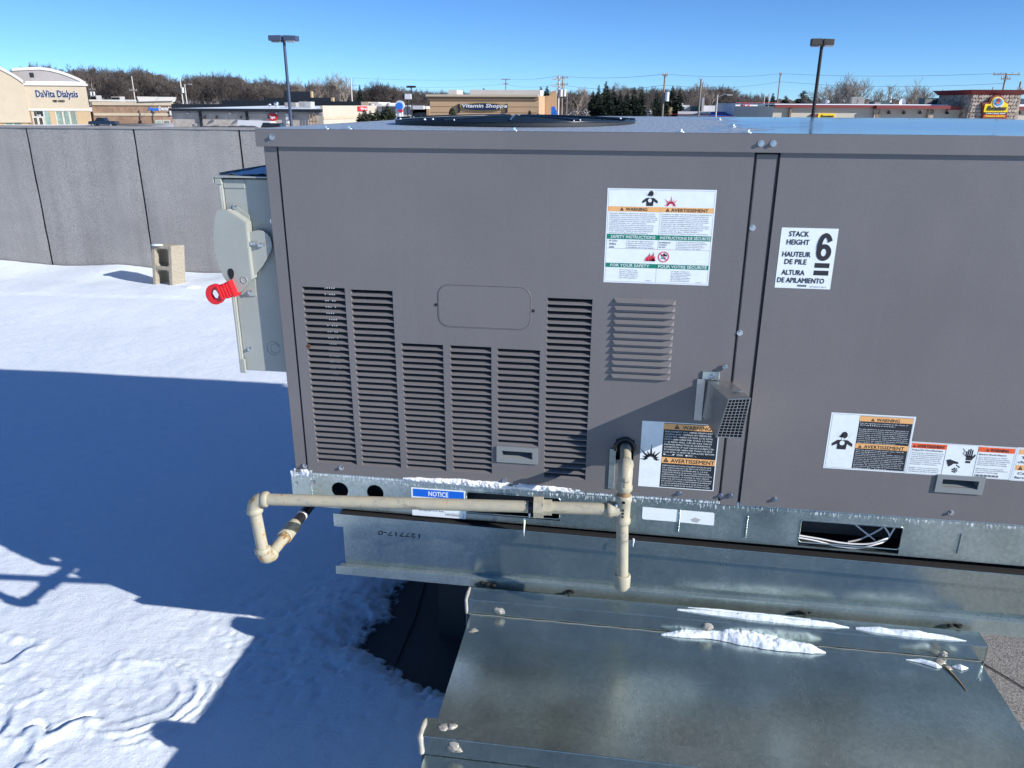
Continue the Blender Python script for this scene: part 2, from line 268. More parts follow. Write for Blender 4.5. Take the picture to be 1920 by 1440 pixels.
M = dict(
 paint=mat('unit_paint', (.18, .17, .18), .42, bump=.12, bscale=900, fn=f_paint),
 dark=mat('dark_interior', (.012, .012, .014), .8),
 galv=mat('galvanised_steel', (.5, .5, .5), .36, .78, fn=f_galv), ductm=mat('duct_steel', (.5, .5, .5), .3, .93, fn=f_duct),
 rail=mat('base_rail_zinc', (.5, .5, .5), .36, .8, fn=f_rail),
 top=mat('unit_top', (.2, .2, .2), .2, fn=f_top),
 screw=mat('zinc_screw', (.62, .63, .64), .28, 1.0),
 rust=mat('rusty_hole', (.10, .04, .015), .9),
 snow=mat('snow', (.85, .87, .9), .75, fn=f_snow),
 frost=mat('frost', (.86, .88, .9), .6, bump=.8, bscale=260),
 ice=mat('ice', (.80, .86, .9), .06),
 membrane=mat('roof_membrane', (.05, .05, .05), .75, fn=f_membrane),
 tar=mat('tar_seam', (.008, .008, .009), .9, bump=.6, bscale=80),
 wall=mat('parapet_membrane', (.35, .35, .36), .85, fn=f_wall),
 pipe=mat('painted_gas_pipe', (.5, .48, .42), .55, fn=f_pipe),
 blackpipe=mat('black_pipe', (.02, .02, .022), .4),
 brass=mat('rusted_thread', (.30, .19, .09), .6, noise=.4, scale=60),
 swgrey=mat('switch_grey', (.34, .355, .325), .38, noise=.06, scale=10, bump=.05, bscale=500),
 red=mat('red_plastic', (.70, .012, .02), .3),
 cmu=mat('concrete_block', (.4, .35, .28), .95, fn=f_cmu),
 white=mat('label_white', (.80, .86, .88), .35, noise=.05, scale=60),
 orange=mat('label_amber', (.85, .45, .17), .35),
 dorange=mat('label_orange', (.85, .12, .03), .35),
 green=mat('label_green', (.0, .21, .13), .35),
 blue=mat('label_blue', (.0, .12, .62), .35),
 black=mat('label_black', (.018, .022, .03), .35),
 ink=mat('print_black', (.02, .02, .025), .5),
 inkw=mat('print_white', (.78, .84, .86), .5),
 inkr=mat('print_red', (.72, .06, .09), .5),
 handle=mat('handle_plastic', (.24, .26, .265), .35),
 wire=mat('white_wire', (.72, .70, .68), .4),
 grille=mat('guard_wire', (.01, .02, .035), .25),
 mesh=mat('bird_screen', (.45, .46, .46), .4, .8),
 alum=mat('aluminised_hood', (.46, .46, .45), .36, .85, noise=.15, scale=14, rnoise=.08, bump=.08, bscale=200),
 sealant=mat('sealant', (.36, .34, .30), .35, noise=.25, scale=60),
 stucco=mat('cream_stucco', (.50, .43, .32), .9, noise=.05, scale=.5),
 stucco_w=mat('white_trim', (.60, .58, .54), .8, noise=.05, scale=.5),
 tan=mat('tan_stucco', (.50, .34, .20), .9, noise=.04, scale=.4),
 tand=mat('tan_band', (.26, .17, .10), .9),
 pier=mat('tan_pier', (.46, .34, .20), .9, noise=.06, scale=1),
 roofgrey=mat('grey_roof_wall', (.33, .31, .30), .85, noise=.06, scale=.5),
 brick=mat('brown_brick', (.3, .2, .13), .9, fn=f_brickn((.31, .19, .12), (.24, .145, .09), (.33, .27, .22), 1.6)),
 gbrick=mat('grey_block', (.3, .28, .25), .9, fn=f_brickn((.50, .45, .39), (.42, .375, .33), (.52, .48, .43), 1.2)),
 stone=mat('field_stone', (.4, .33, .25), .9, fn=f_stone),
 cream=mat('cream_wall', (.50, .46, .38), .85, noise=.05, scale=.6),
 maroon=mat('maroon_fascia', (.20, .030, .028), .5, noise=.08, scale=.6),
 black2=mat('black_parapet', (.012, .017, .024), .6),
 navy=mat('navy_letters', (.01, .02, .07), .4),
 yellow=mat('yellow_sign', (.85, .60, .01), .4),
 signred=mat('red_sign', (.62, .02, .03), .4),
 signblue=mat('blue_sign', (.03, .18, .65), .4),
 signwhite=mat('white_sign', (.66, .67, .69), .45),
 signorange=mat('orange_sign', (.70, .13, .02), .4),
 skyb=mat('sign_sky_blue', (.06, .30, .55), .4),
 glass=mat('green_blind_glass', (.30, .44, .38), .15, noise=.06, scale=.6),
 dglass=mat('dark_glass', (.02, .028, .03), .08),
 wood=mat('weathered_pole', (.24, .21, .18), .9, noise=.2, scale=2),
 palepole=mat('pale_pole', (.52, .50, .46), .9, noise=.1, scale=2),
 bronze=mat('bronze_lamp', (.022, .022, .022), .6, spec=.25),
 bluebronze=mat('blue_grey_lamp', (.05, .07, .12), .45),
 cable=mat('cable', (.03, .035, .045), .6),
 steel=mat('painted_equipment', (.42, .42, .41), .6, noise=.08, scale=1.5),
 equipg=mat('green_equipment', (.05, .11, .11), .6),
 carblue=mat('truck_paint', (.012, .022, .045), .25, coat=.6),
 chrome=mat('chrome', (.7, .7, .7), .15, 1),
 lens=mat('lamp_lens', (.30, .33, .36), .2),
 tyre=mat('tyre', (.015, .015, .015), .9),
 twig=mat('bare_twigs', (.100, .084, .074), .95, noise=.25, scale=.25),
 twigp=mat('pale_twigs', (.22, .19, .16), .95, noise=.2, scale=.25),
 bark=mat('bark', (.12, .095, .08), .95, noise=.2, scale=1),
 needle=mat('spruce_needles', (.016, .030, .017), .85, noise=.4, scale=.9),
 needle2=mat('yellow_green_needles', (.035, .050, .020), .85, noise=.5, scale=.9),  # paler, yellower green than the other spruce needles
 shrub=mat('brown_shrub', (.10, .075, .035), .95, noise=.4, scale=1.5),
 wood_far=mat('far_woods', (.10, .078, .068), .95, noise=.35, scale=.06),
 hillm=mat('far_hills', (.060, .085, .12), .95, noise=.25, scale=.01),
 awn=mat('blue_awning', (.03, .08, .35), .5),
)
def f_ground(n, b, P):
    t = N(n, 'ShaderNodeTexNoise', i_Scale=.05, i_Detail=8.0, i_Roughness=.6); n.links.new(P, t.inputs['Vector'])
    c = ramp(n, t.outputs[0], [(.36, (.09, .09, .092)), (.45, (.4, .4, .41)), (.52, (.7, .72, .76))])
    n.links.new(c, b.inputs['Base Color'])
M['ground'] = mat('snowy_ground', (.5, .5, .5), .9, fn=f_ground)

# ------------------------------------------------------------ mesh builder and object helpers
WP = {}                                                  # world position of every linked object (no root is rotated)
class MB:
    def __init__(s): s.v = []; s.f = []; s.sm = []
    def add(s, vs, fs, smooth=False):
        k = len(s.v); s.v += [tuple(v) for v in vs]; s.f += [tuple(k+i for i in f) for f in fs]; s.sm += [smooth]*len(fs)
        return s
    def box(s, x0, x1, y0, y1, z0, z1):
        return s.add([(x0,y0,z0),(x1,y0,z0),(x1,y1,z0),(x0,y1,z0),(x0,y0,z1),(x1,y0,z1),(x1,y1,z1),(x0,y1,z1)],
                     [(0,3,2,1),(4,5,6,7),(0,1,5,4),(1,2,6,5),(2,3,7,6),(3,0,4,7)])
    def hexa(s, b, t):                                   # bottom 4, top 4 (counter-clockwise from above)
        return s.add(list(b)+list(t), [(3,2,1,0),(4,5,6,7),(0,1,5,4),(1,2,6,5),(2,3,7,6),(3,0,4,7)])
    def prism(s, poly, axis, a, b):                      # poly: 2-D points; extruded along axis from a to b
        n = len(poly)
        def p(q, t): return {'x': (t, q[0], q[1]), 'y': (q[0], t, q[1]), 'z': (q[0], q[1], t)}[axis]
        vs = [p(q, a) for q in poly]+[p(q, b) for q in poly]
        fs = [tuple(range(n))[::-1], tuple(range(n, 2*n))]+[(i, (i+1) % n, n+(i+1) % n, n+i) for i in range(n)]
        return s.add(vs, fs)
    def tube(s, pts, r, n=10, caps=True, smooth=True):
        pts = [Vector(p) for p in pts]; rs = r if isinstance(r, (list, tuple)) else [r]*len(pts)
        vs = []; prev = None
        for i, p in enumerate(pts):
            d = (pts[min(i+1, len(pts)-1)]-pts[max(i-1, 0)])
            d = d.normalized() if d.length > 1e-9 else Vector((0, 0, 1))
            if prev is None:
                a = d.orthogonal().normalized()
            else:
                a = prev-d*prev.dot(d); a = a.normalized() if a.length > 1e-6 else d.orthogonal().normalized()
            prev = a; b = d.cross(a)
            for k in range(n):
                t = 2*PI*k/n; vs.append(p+(a*math.cos(t)+b*math.sin(t))*rs[i])
        fs = [(i*n+k, i*n+(k+1) % n, (i+1)*n+(k+1) % n, (i+1)*n+k) for i in range(len(pts)-1) for k in range(n)]
        s.add(vs, fs, smooth)
        if caps: s.add([vs[k] for k in range(n)], [tuple(range(n))[::-1]]); s.add(vs[-n:], [tuple(range(n))])
        return s
    def cyl(s, a, b, r, n=16, r2=None, smooth=True):
        return s.tube([a, b], [r, r if r2 is None else r2], n, True, smooth)
    def sphere(s, c, r, nu=12, nv=8, sc=(1,1,1)):
        vs = []; fs = []
        for j in range(nv+1):
            for i in range(nu):
                th = PI*j/nv; ph = 2*PI*i/nu
                vs.append((c[0]+r*sc[0]*math.sin(th)*math.cos(ph), c[1]+r*sc[1]*math.sin(th)*math.sin(ph), c[2]+r*sc[2]*math.cos(th)))
        for j in range(nv):
            for i in range(nu): fs.append((j*nu+i, (j+1)*nu+i, (j+1)*nu+(i+1) % nu, j*nu+(i+1) % nu))
        return s.add(vs, fs, True)
    def build(s, name, material, parent=None, loc=None, bevel=0):
        me = bpy.data.meshes.new(name)
        if loc is None:
            a = np.array(s.v); c = (a.min(0)+a.max(0))/2
            if parent is None: c[2] = a[:, 2].min()
            loc = Vector(c.tolist())
        loc = Vector(loc)
        me.from_pydata([(v[0]-loc.x, v[1]-loc.y, v[2]-loc.z) for v in s.v], [], s.f)
        me.polygons.foreach_set('use_smooth', s.sm); me.update()
        me.materials.append(M[material] if isinstance(material, str) else material)
        o = bpy.data.objects.new(name, me); return place(o, loc, parent, bevel)
def place(o, loc, parent=None, bevel=0):
    COL.objects.link(o); o.parent = parent
    o.location = Vector(loc)-(WP[parent] if parent else Vector()); WP[o] = Vector(loc)
    if bevel:
        b = o.modifiers.new('bevel', 'BEVEL'); b.width = bevel; b.segments = 2; b.limit_method = 'ANGLE'
    return o
def inst(src, loc, parent=None, name=None):              # another object that shares the mesh of src
    o = src.copy(); o.name = name or src.name; COL.objects.link(o); o.parent = parent
    o.location = Vector(loc)-(WP[parent] if parent else Vector()); WP[o] = Vector(loc); return o
def thing(name, label, cat, loc, group=None):
    o = bpy.data.objects.new(name, None); COL.objects.link(o); o.location = loc; WP[o] = Vector(loc)
    o['label'] = label; o['category'] = cat
    if group: o['group'] = group
    return o
def tag(o, label=None, cat=None, group=None, kind=None):
    for k, v in (('label', label), ('category', cat), ('group', group), ('kind', kind)):
        if v: o[k] = v
    return o
def copy_tree(src, loc, label=None, rotz=0, scale=None):
    r = src.copy(); COL.objects.link(r); r.location = loc; WP[r] = Vector(loc); r.rotation_euler = (0, 0, rotz)
    if scale: r.scale = scale
    if label: r['label'] = label
    for ch in src.children:
        c = ch.copy(); COL.objects.link(c); c.parent = r
        for g in ch.children:
            d = g.copy(); COL.objects.link(d); d.parent = c
    return r

# text: glyph outlines turned into thin flat meshes on any plane
def text_into(mb, s, o, u, v, size, width=None, align='L', bold=0.0, shear=0.0, res=2, lift=0.0):
    cu = bpy.data.curves.new('t', 'FONT'); cu.body = s; cu.size = size; cu.resolution_u = res; cu.shear = shear
    ob = bpy.data.objects.new('t', cu); me = bpy.data.meshes.new_from_object(ob)
    n = len(me.vertices); a = np.zeros(n*3); me.vertices.foreach_get('co', a); a = a.reshape(n, 3)
    if n == 0: return
    x0, x1 = a[:, 0].min(), a[:, 0].max(); a[:, 0] -= x0; w = x1-x0
    k = 1 if width is None else width/w
    a[:, 0] *= k; w *= k
    if align == 'C': a[:, 0] -= w/2
    if align == 'R': a[:, 0] -= w
    o = Vector(o); u = Vector(u).normalized(); v = Vector(v).normalized(); nn = u.cross(v); fs = [tuple(p.vertices) for p in me.polygons]
    # heavier strokes: the same glyphs again, shifted a little, each a hair in front of the last
    q = bold*size*.75; shifts = [(0, 0)] if bold < .018 else [(-q, 0), (q, 0), (0, q), (0, -q)]
    for i, (dx, dy) in enumerate(shifts):
        mb.add([o+u*(p[0]+dx)+v*(p[1]+dy)+nn*(lift+i*size*.0015) for p in a.tolist()], fs)
    bpy.data.objects.remove(ob); bpy.data.curves.remove(cu); bpy.data.meshes.remove(me)

def fbm(x, y, seed=0, oct=4, lac=2.1, gain=.5):
    rs = np.random.RandomState(seed); T = rs.rand(256, 256); out = np.zeros_like(x); a = 1
    for k in range(oct):
        xi = np.floor(x).astype(int); yi = np.floor(y).astype(int); fx = x-xi; fy = y-yi
        fx = fx*fx*(3-2*fx); fy = fy*fy*(3-2*fy)
        t = lambda i, j: T[(xi+i) % 256, (yi+j) % 256]
        out += a*((t(0,0)*(1-fx)+t(1,0)*fx)*(1-fy)+(t(0,1)*(1-fx)+t(1,1)*fx)*fy-.5)
        x = x*lac+17.3; y = y*lac+5.1; a *= gain
    return out
def grid_mesh(xs, ys, Z):
    X, Y = np.meshgrid(xs, ys); nx, ny = len(xs), len(ys)
    v = np.stack([X.ravel(), Y.ravel(), Z.ravel()], 1)
    i = np.arange(nx-1)[None, :]+np.arange(ny-1)[:, None]*nx
    f = np.stack([i, i+1, i+nx+1, i+nx], -1).reshape(-1, 4)
    return v, f
def np_obj(name, v, f, material, parent=None, smooth=True):
    me = bpy.data.meshes.new(name); me.vertices.add(len(v)); me.vertices.foreach_set('co', v.astype(np.float32).ravel())
    k = f.shape[1]; me.loops.add(f.size); me.loops.foreach_set('vertex_index', f.astype(np.int32).ravel())
    me.polygons.add(len(f)); me.polygons.foreach_set('loop_start', np.arange(0, f.size, k, dtype=np.int32))
    me.update(calc_edges=True); me.validate()
    me.polygons.foreach_set('use_smooth', [smooth]*len(me.polygons)); me.materials.append(M[material])
    o = bpy.data.objects.new(name, me); return place(o, (0, 0, 0), parent)

# ------------------------------------------------------------ the setting: terrain, our roof, snow
def gz(y, x=0.0):
    z = -4.5+0.01*min(max(y-30, 0), 150)
    if y > 230:                                          # a low wooded ridge on the left, flatter towards the right
        k = min((y-230)/150, 1); s = max(0, min(1, (-x/y-.05)/.35))
        z += 9*k*s
    return z
ys = np.concatenate([np.linspace(-60, 5.6, 8), np.linspace(6.5, 230, 40), np.linspace(240, 420, 16), np.linspace(460, 2600, 12)])
xs = np.concatenate([np.linspace(-2600, -400, 10), np.linspace(-360, 300, 56), np.linspace(340, 2600, 10)])
Z = np.array([[gz(y, x) for x in xs] for y in ys])
tag(np_obj('ground', *grid_mesh(xs, ys, Z), 'ground'), kind='structure')
hx = np.linspace(-2600, 2600, 160)
for k, (yy, hh, sd) in enumerate(((1500, 17, 3), (2100, 26, 5))):
    prof = hh*(.75+.5*fbm(hx/420, hx*0+sd, 11+k, 5))
    v, f = grid_mesh(hx, np.array([yy-180., yy, yy+300.]), np.stack([prof*0-5, prof-4, prof*0-5]))
    tag(np_obj('hills', v, f, 'hillm'), kind='structure')

MEMZ = -0.09
b = MB(); b.box(-14, 16, -12, 5.3, -4.6, -.12); tag(b.build('building_below', 'roofgrey'), kind='structure')
b = MB(); b.add([(-14,-12,MEMZ),(16,-12,MEMZ),(16,5.2,MEMZ),(-14,5.2,MEMZ)], [(0,1,2,3)])
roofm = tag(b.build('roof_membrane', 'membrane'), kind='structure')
b = MB(); 
for (x0, y0, x1, y1) in ((-.62, .62, -.60, .16), (1.02, .55, 1.30, .18)):
    b.tube([(x0, y0, MEMZ+.002), ((x0+x1)/2+.01, (y0+y1)/2, MEMZ+.003), (x1, y1, MEMZ+.001)], .0016, 6)
b.build('lap_seam', 'tar', roofm)

def smooth(a, b_, x): t = np.clip((x-a)/(b_-a), 0, 1); return t*t*(3-2*t)
def snow_h(X, Y):
    h = -.048+.010*fbm(X*.9, Y*.9, 1, 3)+.004*fbm(X*5, Y*5, 2, 3)+.0016*fbm(X*28, Y*28, 3, 3)
    # drift against the parapet and its crest line
    crest = 4.02+.03*(X+4)+.05*fbm(X*1.2, X*0, 4, 2)
    d = smooth(3.2, 4.0, Y)
    h += .035*d*smooth(-.3, .6, crest-Y+.3)+.0*X
    h += np.where(Y > crest, .045*np.exp(-((Y-crest-.35)/.35)**2), 0)*(.6+.8*fbm(X*1.6, Y*.5, 6, 2))
    h += .060*np.exp(-((X+6.2)/.75)**2)*smooth(4.3, 5.1, Y)
    h += .055*np.exp(-((X+4.75)/.42)**2)*smooth(4.4, 5.0, Y)+.045*np.exp(-((X+3.4)/.28)**2)*smooth(4.3, 4.8, Y)
    # small pits of pelted crust in the shade in front of the curb
    w = np.exp(-(((X+.80)/.38)**2+((Y-.15)/.34)**2))
    pit = fbm(X*34, Y*34, 8, 2); h -= w*.009*np.clip(pit-.10, 0, 1)*2.2
    h += w*.003*fbm(X*60, Y*60, 14, 2)
    # trampled, broken crust near the lower left corner
    cx, cy = X+1.42, Y+.16
    w = smooth(.52, .10, np.sqrt(cx**2*1.0+cy**2*2.6))
    rid = 1-np.abs(fbm(X*11+1.2*fbm(X*7, Y*7, 20, 2), Y*17+X*6, 9, 5))*3.6
    h += w*.0028*rid+w*.0026*fbm(X*38+Y*22, Y*70, 10, 4)+w*.002*fbm(X*120, Y*150, 22, 2)
    # crescent scooped by a boot heel and its raised lip
    r = np.sqrt(((X+1.27)/.17)**2+((Y+.12)/.125)**2)
    a = np.arctan2(Y+.12, X+1.27)
    r = r*(1+.16*fbm(X*11, Y*11, 16, 4))
    h += -.005*smooth(1.0, .6, r)+.008*np.exp(-((r-1.08)/.05)**2)*smooth(-2.2, -1.4, a)*smooth(2.6, 1.8, a)
    h += (.006*np.exp(-((r-1.26)/.04)**2)+.004*np.exp(-((r-1.44)/.05)**2)+.004*np.exp(-((r-.8)/.04)**2))*smooth(-1.6, -1., a)*smooth(2.2, 1.4, a)
    # crack with an undercut edge
    ln = -.19+.55*(X+1.30)+.02*np.sin(X*60)+.02*fbm(X*20, X*0, 12, 2)
    w = smooth(-1.47, -1.43, X)*smooth(-1.27, -1.31, X)
    h -= w*.018*np.exp(-((Y-ln)/.008)**2); h += w*.012*np.exp(-((Y-ln+.03)/.03)**2)
    for (px_, py_, rx, ry) in ((-1.80, .0, .12, .05), (-1.62, -.28, .14, .08), (-1.48, -.36, .1, .07)):
        q = np.sqrt(((X-px_)/rx)**2+((Y-py_)/ry)**2)*(1+.7*fbm(X*14, Y*14, 18, 4)); h += -.006*smooth(1.05, .8, q)+.004*np.exp(-((q-1.15)/.1)**2)
    # melted away beside and below the curb, and right of the duct
    e = .05*fbm(X*6, Y*6, 13, 3)+.045*fbm(X*40, Y*40, 15, 4)
    hole = smooth(-.16, .10, (X+.70)+.16*np.clip(.42-Y, -.3, 1)-np.clip(.21-Y, 0, 1)*1.9+e)
    hole = np.maximum(hole*smooth(-.0, .1, Y+.02+e), smooth(.35, .62, X+e)*smooth(-1.6, -1.2, Y+X*.1))
    hole = np.maximum(hole, smooth(-.72, -.6, X+.3*e)*smooth(.15, .3, Y+e)*smooth(1.35, 1.2, Y))
    fine = fbm(X*70, Y*70, 24, 4)+.6*fbm(X*16, Y*16, 25, 3)
    h = h*(1-hole)+hole*(MEMZ-.016)+.012*fine*np.clip(hole*(1-hole)*4, 0, 1)
    return h
xs = np.concatenate([np.arange(-14, -7, .3), np.arange(-7, -2.6, .045), np.arange(-2.6, -1.9, .02), np.arange(-1.9, -.25, .0075), np.arange(-.25, 1.4, .04), np.arange(1.4, 16.2, .4)])
ys = np.concatenate([np.arange(-12, -1.2, .3), np.arange(-1.2, -.5, .02), np.arange(-.5, .75, .0075), np.arange(.75, 2.2, .02), np.arange(2.2, 5.16, .035)])
X, Y = np.meshgrid(xs, ys)
tag(np_obj('snow_cover', *grid_mesh(xs, ys, snow_h(X, Y)), 'snow'), kind='structure')

# ------------------------------------------------------------ parapet wall
WY, WZ = 5.15, 1.258
pw = thing('parapet_wall', 'long grey roofing-felt parapet wall behind the snowy roof', 'wall', (-3, WY, -.12))
b = MB(); b.box(-12, 15, WY+.012, WY+.28, -.12, WZ-.012); b.build('wall_core', 'tar', pw)
b = MB(); b.box(-12, 15, WY-.004, WY+.30, WZ-.011, WZ+.004); b.build('coping', 'wall', pw, bevel=.004)
seams = [-12]+[-5.50-1.03*k for k in range(5, -1, -1)]+[-4.43, -3.42]+[-3.42+1.03*k for k in range(1, 18)]
seams = sorted(set(round(s, 3) for s in seams if -12 <= s <= 15))+[15]
for a, c in zip(seams[:-1], seams[1:]):                   # each felt sheet a piece of its own, slightly rippled
    nx, nz = 14, 10; v = []
    g = .0075
    xx = np.linspace(a+g, c-g, nx); zz = np.linspace(-.11, WZ-.012, nz)
    Xg, Zg = np.meshgrid(xx, zz)
    edge = .010*fbm(Zg*16, Zg*0+a, 31, 3); Xe = Xg+edge*np.exp(-np.minimum(Xg-a, c-Xg)*30)
    Yg = WY+.010-.012*(fbm(Xg*3+a, Zg*.7, 30, 2)*.8+.45)*np.sin(np.clip((Xg-a)/(c-a), 0, 1)*PI)**.4
    i = np.arange(nx-1)[None, :]+np.arange(nz-1)[:, None]*nx
    np_obj('felt_sheet', np.stack([Xe.ravel(), Yg.ravel(), Zg.ravel()], 1), np.stack([i, i+1, i+nx+1, i+nx], -1).reshape(-1, 4), 'wall', pw).location = -WP[pw]

# ------------------------------------------------------------ concrete block leaning by the wall
cb = thing('concrete_block', 'tan two-hole concrete block standing on end in the snow drift', 'block', (-3.9, 4.45, -.06))
b = MB(); w_, d_, h_ = .19, .19, .395
x0, y0, z0 = 0, 0, 0
b.box(0, .032, 0, d_, 0, h_); b.box(w_-.032, w_, 0, d_, 0, h_)
for z in (0, h_/2-.016, h_-.032): b.box(.032, w_-.032, 0.001, d_-.001, z, z+.032)
for sgn, xx in ((1, .032), (-1, w_-.032)):
    for za, zb in ((.032, .1815), (.2135, h_-.032)):
        b.prism([(xx, za), (xx+sgn*.022, za), (xx, za+.022)], 'y', .002, d_-.002)
        b.prism([(xx, zb), (xx+sgn*.022, zb), (xx, zb-.022)], 'y', .002, d_-.002)
o = b.build('block_body', 'cmu', cb, loc=(0, 0, 0), bevel=.005)
o.location = (-.115, 0, 0); o.rotation_euler = (math.radians(-7), math.radians(2), math.radians(-3))
b = MB(); b.sphere((0, 0, 0), .055, 14, 8, (1, .6, .14))
o = b.build('snow_cap', 'snow', cb, loc=(0, 0, 0)); o.location = (-.04, .04, .388)
# snow heaped round its foot
b = MB(); v, f = grid_mesh(np.linspace(-.17, .17, 30), np.linspace(-.12, .12, 20), np.zeros((20, 30)))
q = (v[:, 0]/.17)**2+(v[:, 1]/.12)**2
v[:, 2] = .06*np.clip(1-q, 0, 1)**.7+.012*fbm(v[:, 0]*30, v[:, 1]*30, 5, 3)-.02
o = tag(np_obj('snow_heap', v, f, 'snow'), 'small heap of snow at the right foot of the concrete block', 'snow'); o.location = (-3.62, 4.38, -.03)

# ------------------------------------------------------------ rooftop unit
UX0, UX1, UD = -.775, 1.16, 1.187
unit = thing('rooftop_unit', 'large grey rooftop heating and cooling unit with louvred panel', 'air conditioner', (.19, .59, .512))
P0 = .006                                                # panel face stands at y = -P0 .. 0

def plate_with_holes(mb, x0, x1, z0, z1, y0, y1, holes):
    # a sheet between y0 (front) and y1 (back) with rectangular holes, cut into a grid of cells
    xs_ = sorted({x0, x1, *[h[0] for h in holes], *[h[1] for h in holes]}); zs_ = sorted({z0, z1, *[h[2] for h in holes], *[h[3] for h in holes]})
    def solid(i, j):
        if i < 0 or j < 0 or i >= len(xs_)-1 or j >= len(zs_)-1: return False
        cx = (xs_[i]+xs_[i+1])/2; cz = (zs_[j]+zs_[j+1])/2
        return not any(h[0] < cx < h[1] and h[2] < cz < h[3] for h in holes)
    for i in range(len(xs_)-1):
        for j in range(len(zs_)-1):
            if not solid(i, j): continue
            a, c, d, e = xs_[i], xs_[i+1], zs_[j], zs_[j+1]
            mb.add([(a,y0,d),(c,y0,d),(c,y0,e),(a,y0,e)], [(0,1,2,3)]); mb.add([(a,y1,d),(c,y1,d),(c,y1,e),(a,y1,e)], [(3,2,1,0)])
            if not solid(i-1, j): mb.add([(a,y0,d),(a,y0,e),(a,y1,e),(a,y1,d)], [(0,1,2,3)])
            if not solid(i+1, j): mb.add([(c,y0,d),(c,y0,e),(c,y1,e),(c,y1,d)], [(3,2,1,0)])
            if not solid(i, j-1): mb.add([(a,y0,d),(c,y0,d),(c,y1,d),(a,y1,d)], [(3,2,1,0)])
            if not solid(i, j+1): mb.add([(a,y0,e),(c,y0,e),(c,y1,e),(a,y1,e)], [(0,1,2,3)])

cols = [(-.7150, -.6150, .6400, 1.0815, 30), (-.6010, -.5040, .6400, 1.0790, 30), (-.4890, -.3920, .6400, .9585, 22),
        (-.3755, -.2810, .6420, .9585, 22), (-.2670, -.1710, .7190, .9565, 16), (-.1565, -.0590, .6420, 1.0770, 30)]
holes = [(c[0], c[1], c[2], c[3]) for c in cols]+[(.008, .049, .700, .752)]
HAND = [(-.262, -.180, .683, .711), (.712, .797, .683, .711)]
b = MB(); plate_with_holes(b, -.741, .247, .612, 1.3835, -P0, -.003, holes+[(-.255, -.187, .687, .707)])
# the two bent edges of the sheet
b.box(-.741, -.739, -.003, .02, .612, 1.378); b.box(.245, .247, -.003, .02, .612, 1.378)
lp = b.build('access_panel', 'paint', unit); lp['label'] = 'grey access panel with six banks of louvres'
b = MB(); plate_with_holes(b, .297, UX1-.03, .606, 1.3835, -P0, -.003, [(.718, .790, .687, .707)])
b.box(.297, .299, -.003, .02, .606, 1.378)
rp = b.build('control_panel', 'paint', unit); rp['label'] = 'plain grey right-hand panel with stickers'
b = MB(); b.box(.2515, .2925, -.0035, .012, .600, 1.381); b.box(.247, .2515, .004, .02, .6, 1.38); b.box(.2925, .297, .004, .02, .6, 1.38)
b.build('center_post', 'paint', unit, bevel=.0022)
b = MB(); b.box(UX0, -.7455, -.004, .03, .608, 1.384); b.box(UX0, UX0+.003, .03, .05, .608, 1.384)
b.build('corner_post', 'paint', unit, bevel=.004)
b = MB(); b.box(UX1-.03, UX1, -.005, .03, .606, 1.384); b.build('corner_post', 'paint', unit, bevel=.002)
# sides, back and the dark inside
b = MB(); b.box(UX0, UX0+.003, .05, .26, .612, 1.384); b.build('side_panel', 'paint', unit)
b = MB()
for z in np.arange(.64, 1.38, .022): b.box(UX0+.002, UX0+.004, .26, .345, z, z+.0025)
for y in np.arange(.262, .345, .016): b.box(UX0+.001, UX0+.0035, y, y+.0025, .612, 1.384)
b.build('coil_guard', 'grille', unit)
b = MB(); b.box(UX0+.002, UX0+.03, .345, UD-.05, .612, 1.384); b.build('condenser_coil', 'black2', unit)
b = MB()
for y in np.arange(.36, UD-.06, .02): b.box(UX0-.003, UX0+.001, y, y+.003, .63, 1.37)
for z in np.arange(.66, 1.37, .05): b.box(UX0-.001, UX0+.002, .35, UD-.05, z, z+.003)
b.build('coil_guard', 'grille', unit)
b = MB(); b.box(UX0, UX1, UD-.004, UD, .612, 1.384); b.box(UX1-.003, UX1, .03, UD-.004, .606, 1.384); b.build('back_panel', 'paint', unit)
b = MB(); b.box(-.45, -.445, .02, 1.1, .612, 1.38); b.box(-.72, -.45, .42, .425, .612, 1.38); b.box(UX0+.01, UX1-.01, .02, UD-.01, .6125, .616)
b.box(.05, .055, .02, 1.1, .616, 1.38); b.box(-.445, .05, .12, .125, .616, 1.38)
b.build('inner_baffle', 'dark', unit)
# top: front cap lip and the sheet that rises slightly to the back
b = MB(); b.box(UX0-.012, UX1+.012, -.0135, -.0115, 1.3835, 1.419); b.box(UX0-.012, UX1+.012, -.0115, -.005, 1.3835, 1.3850)
b.box(UX0-.012, UX0-.010, -.0115, UD+.01, 1.3835, 1.420)
b.build('top_cap', 'paint', unit, bevel=.001)
xs = np.concatenate([[UX0-.0105, UX0+.05], np.linspace(-.62, 1.1, 12), [UX1+.0105]]); ys = np.concatenate([[-.012, 0.006, .03], np.linspace(.08, UD+.01, 14)])
X, Y = np.meshgrid(xs, ys)
Z = 1.4195+.0165*smooth(-.01, 1.0, Y)*smooth(UX0-.02, -.25, X)*.9+.0012*fbm(X*3, Y*3, 40, 2)*smooth(0, .2, Y)
v, f = grid_mesh(xs, ys, Z)
o = np_obj('top_sheet', v, f, 'top', unit); o.location = -WP[unit]
def topz(x, y):
    sm = lambda a, c, t: (lambda q: q*q*(3-2*q))(min(max((t-a)/(c-a), 0), 1))
    return 1.4195+.0165*sm(-.01, 1.0, y)*sm(UX0-.02, -.25, x)*.9

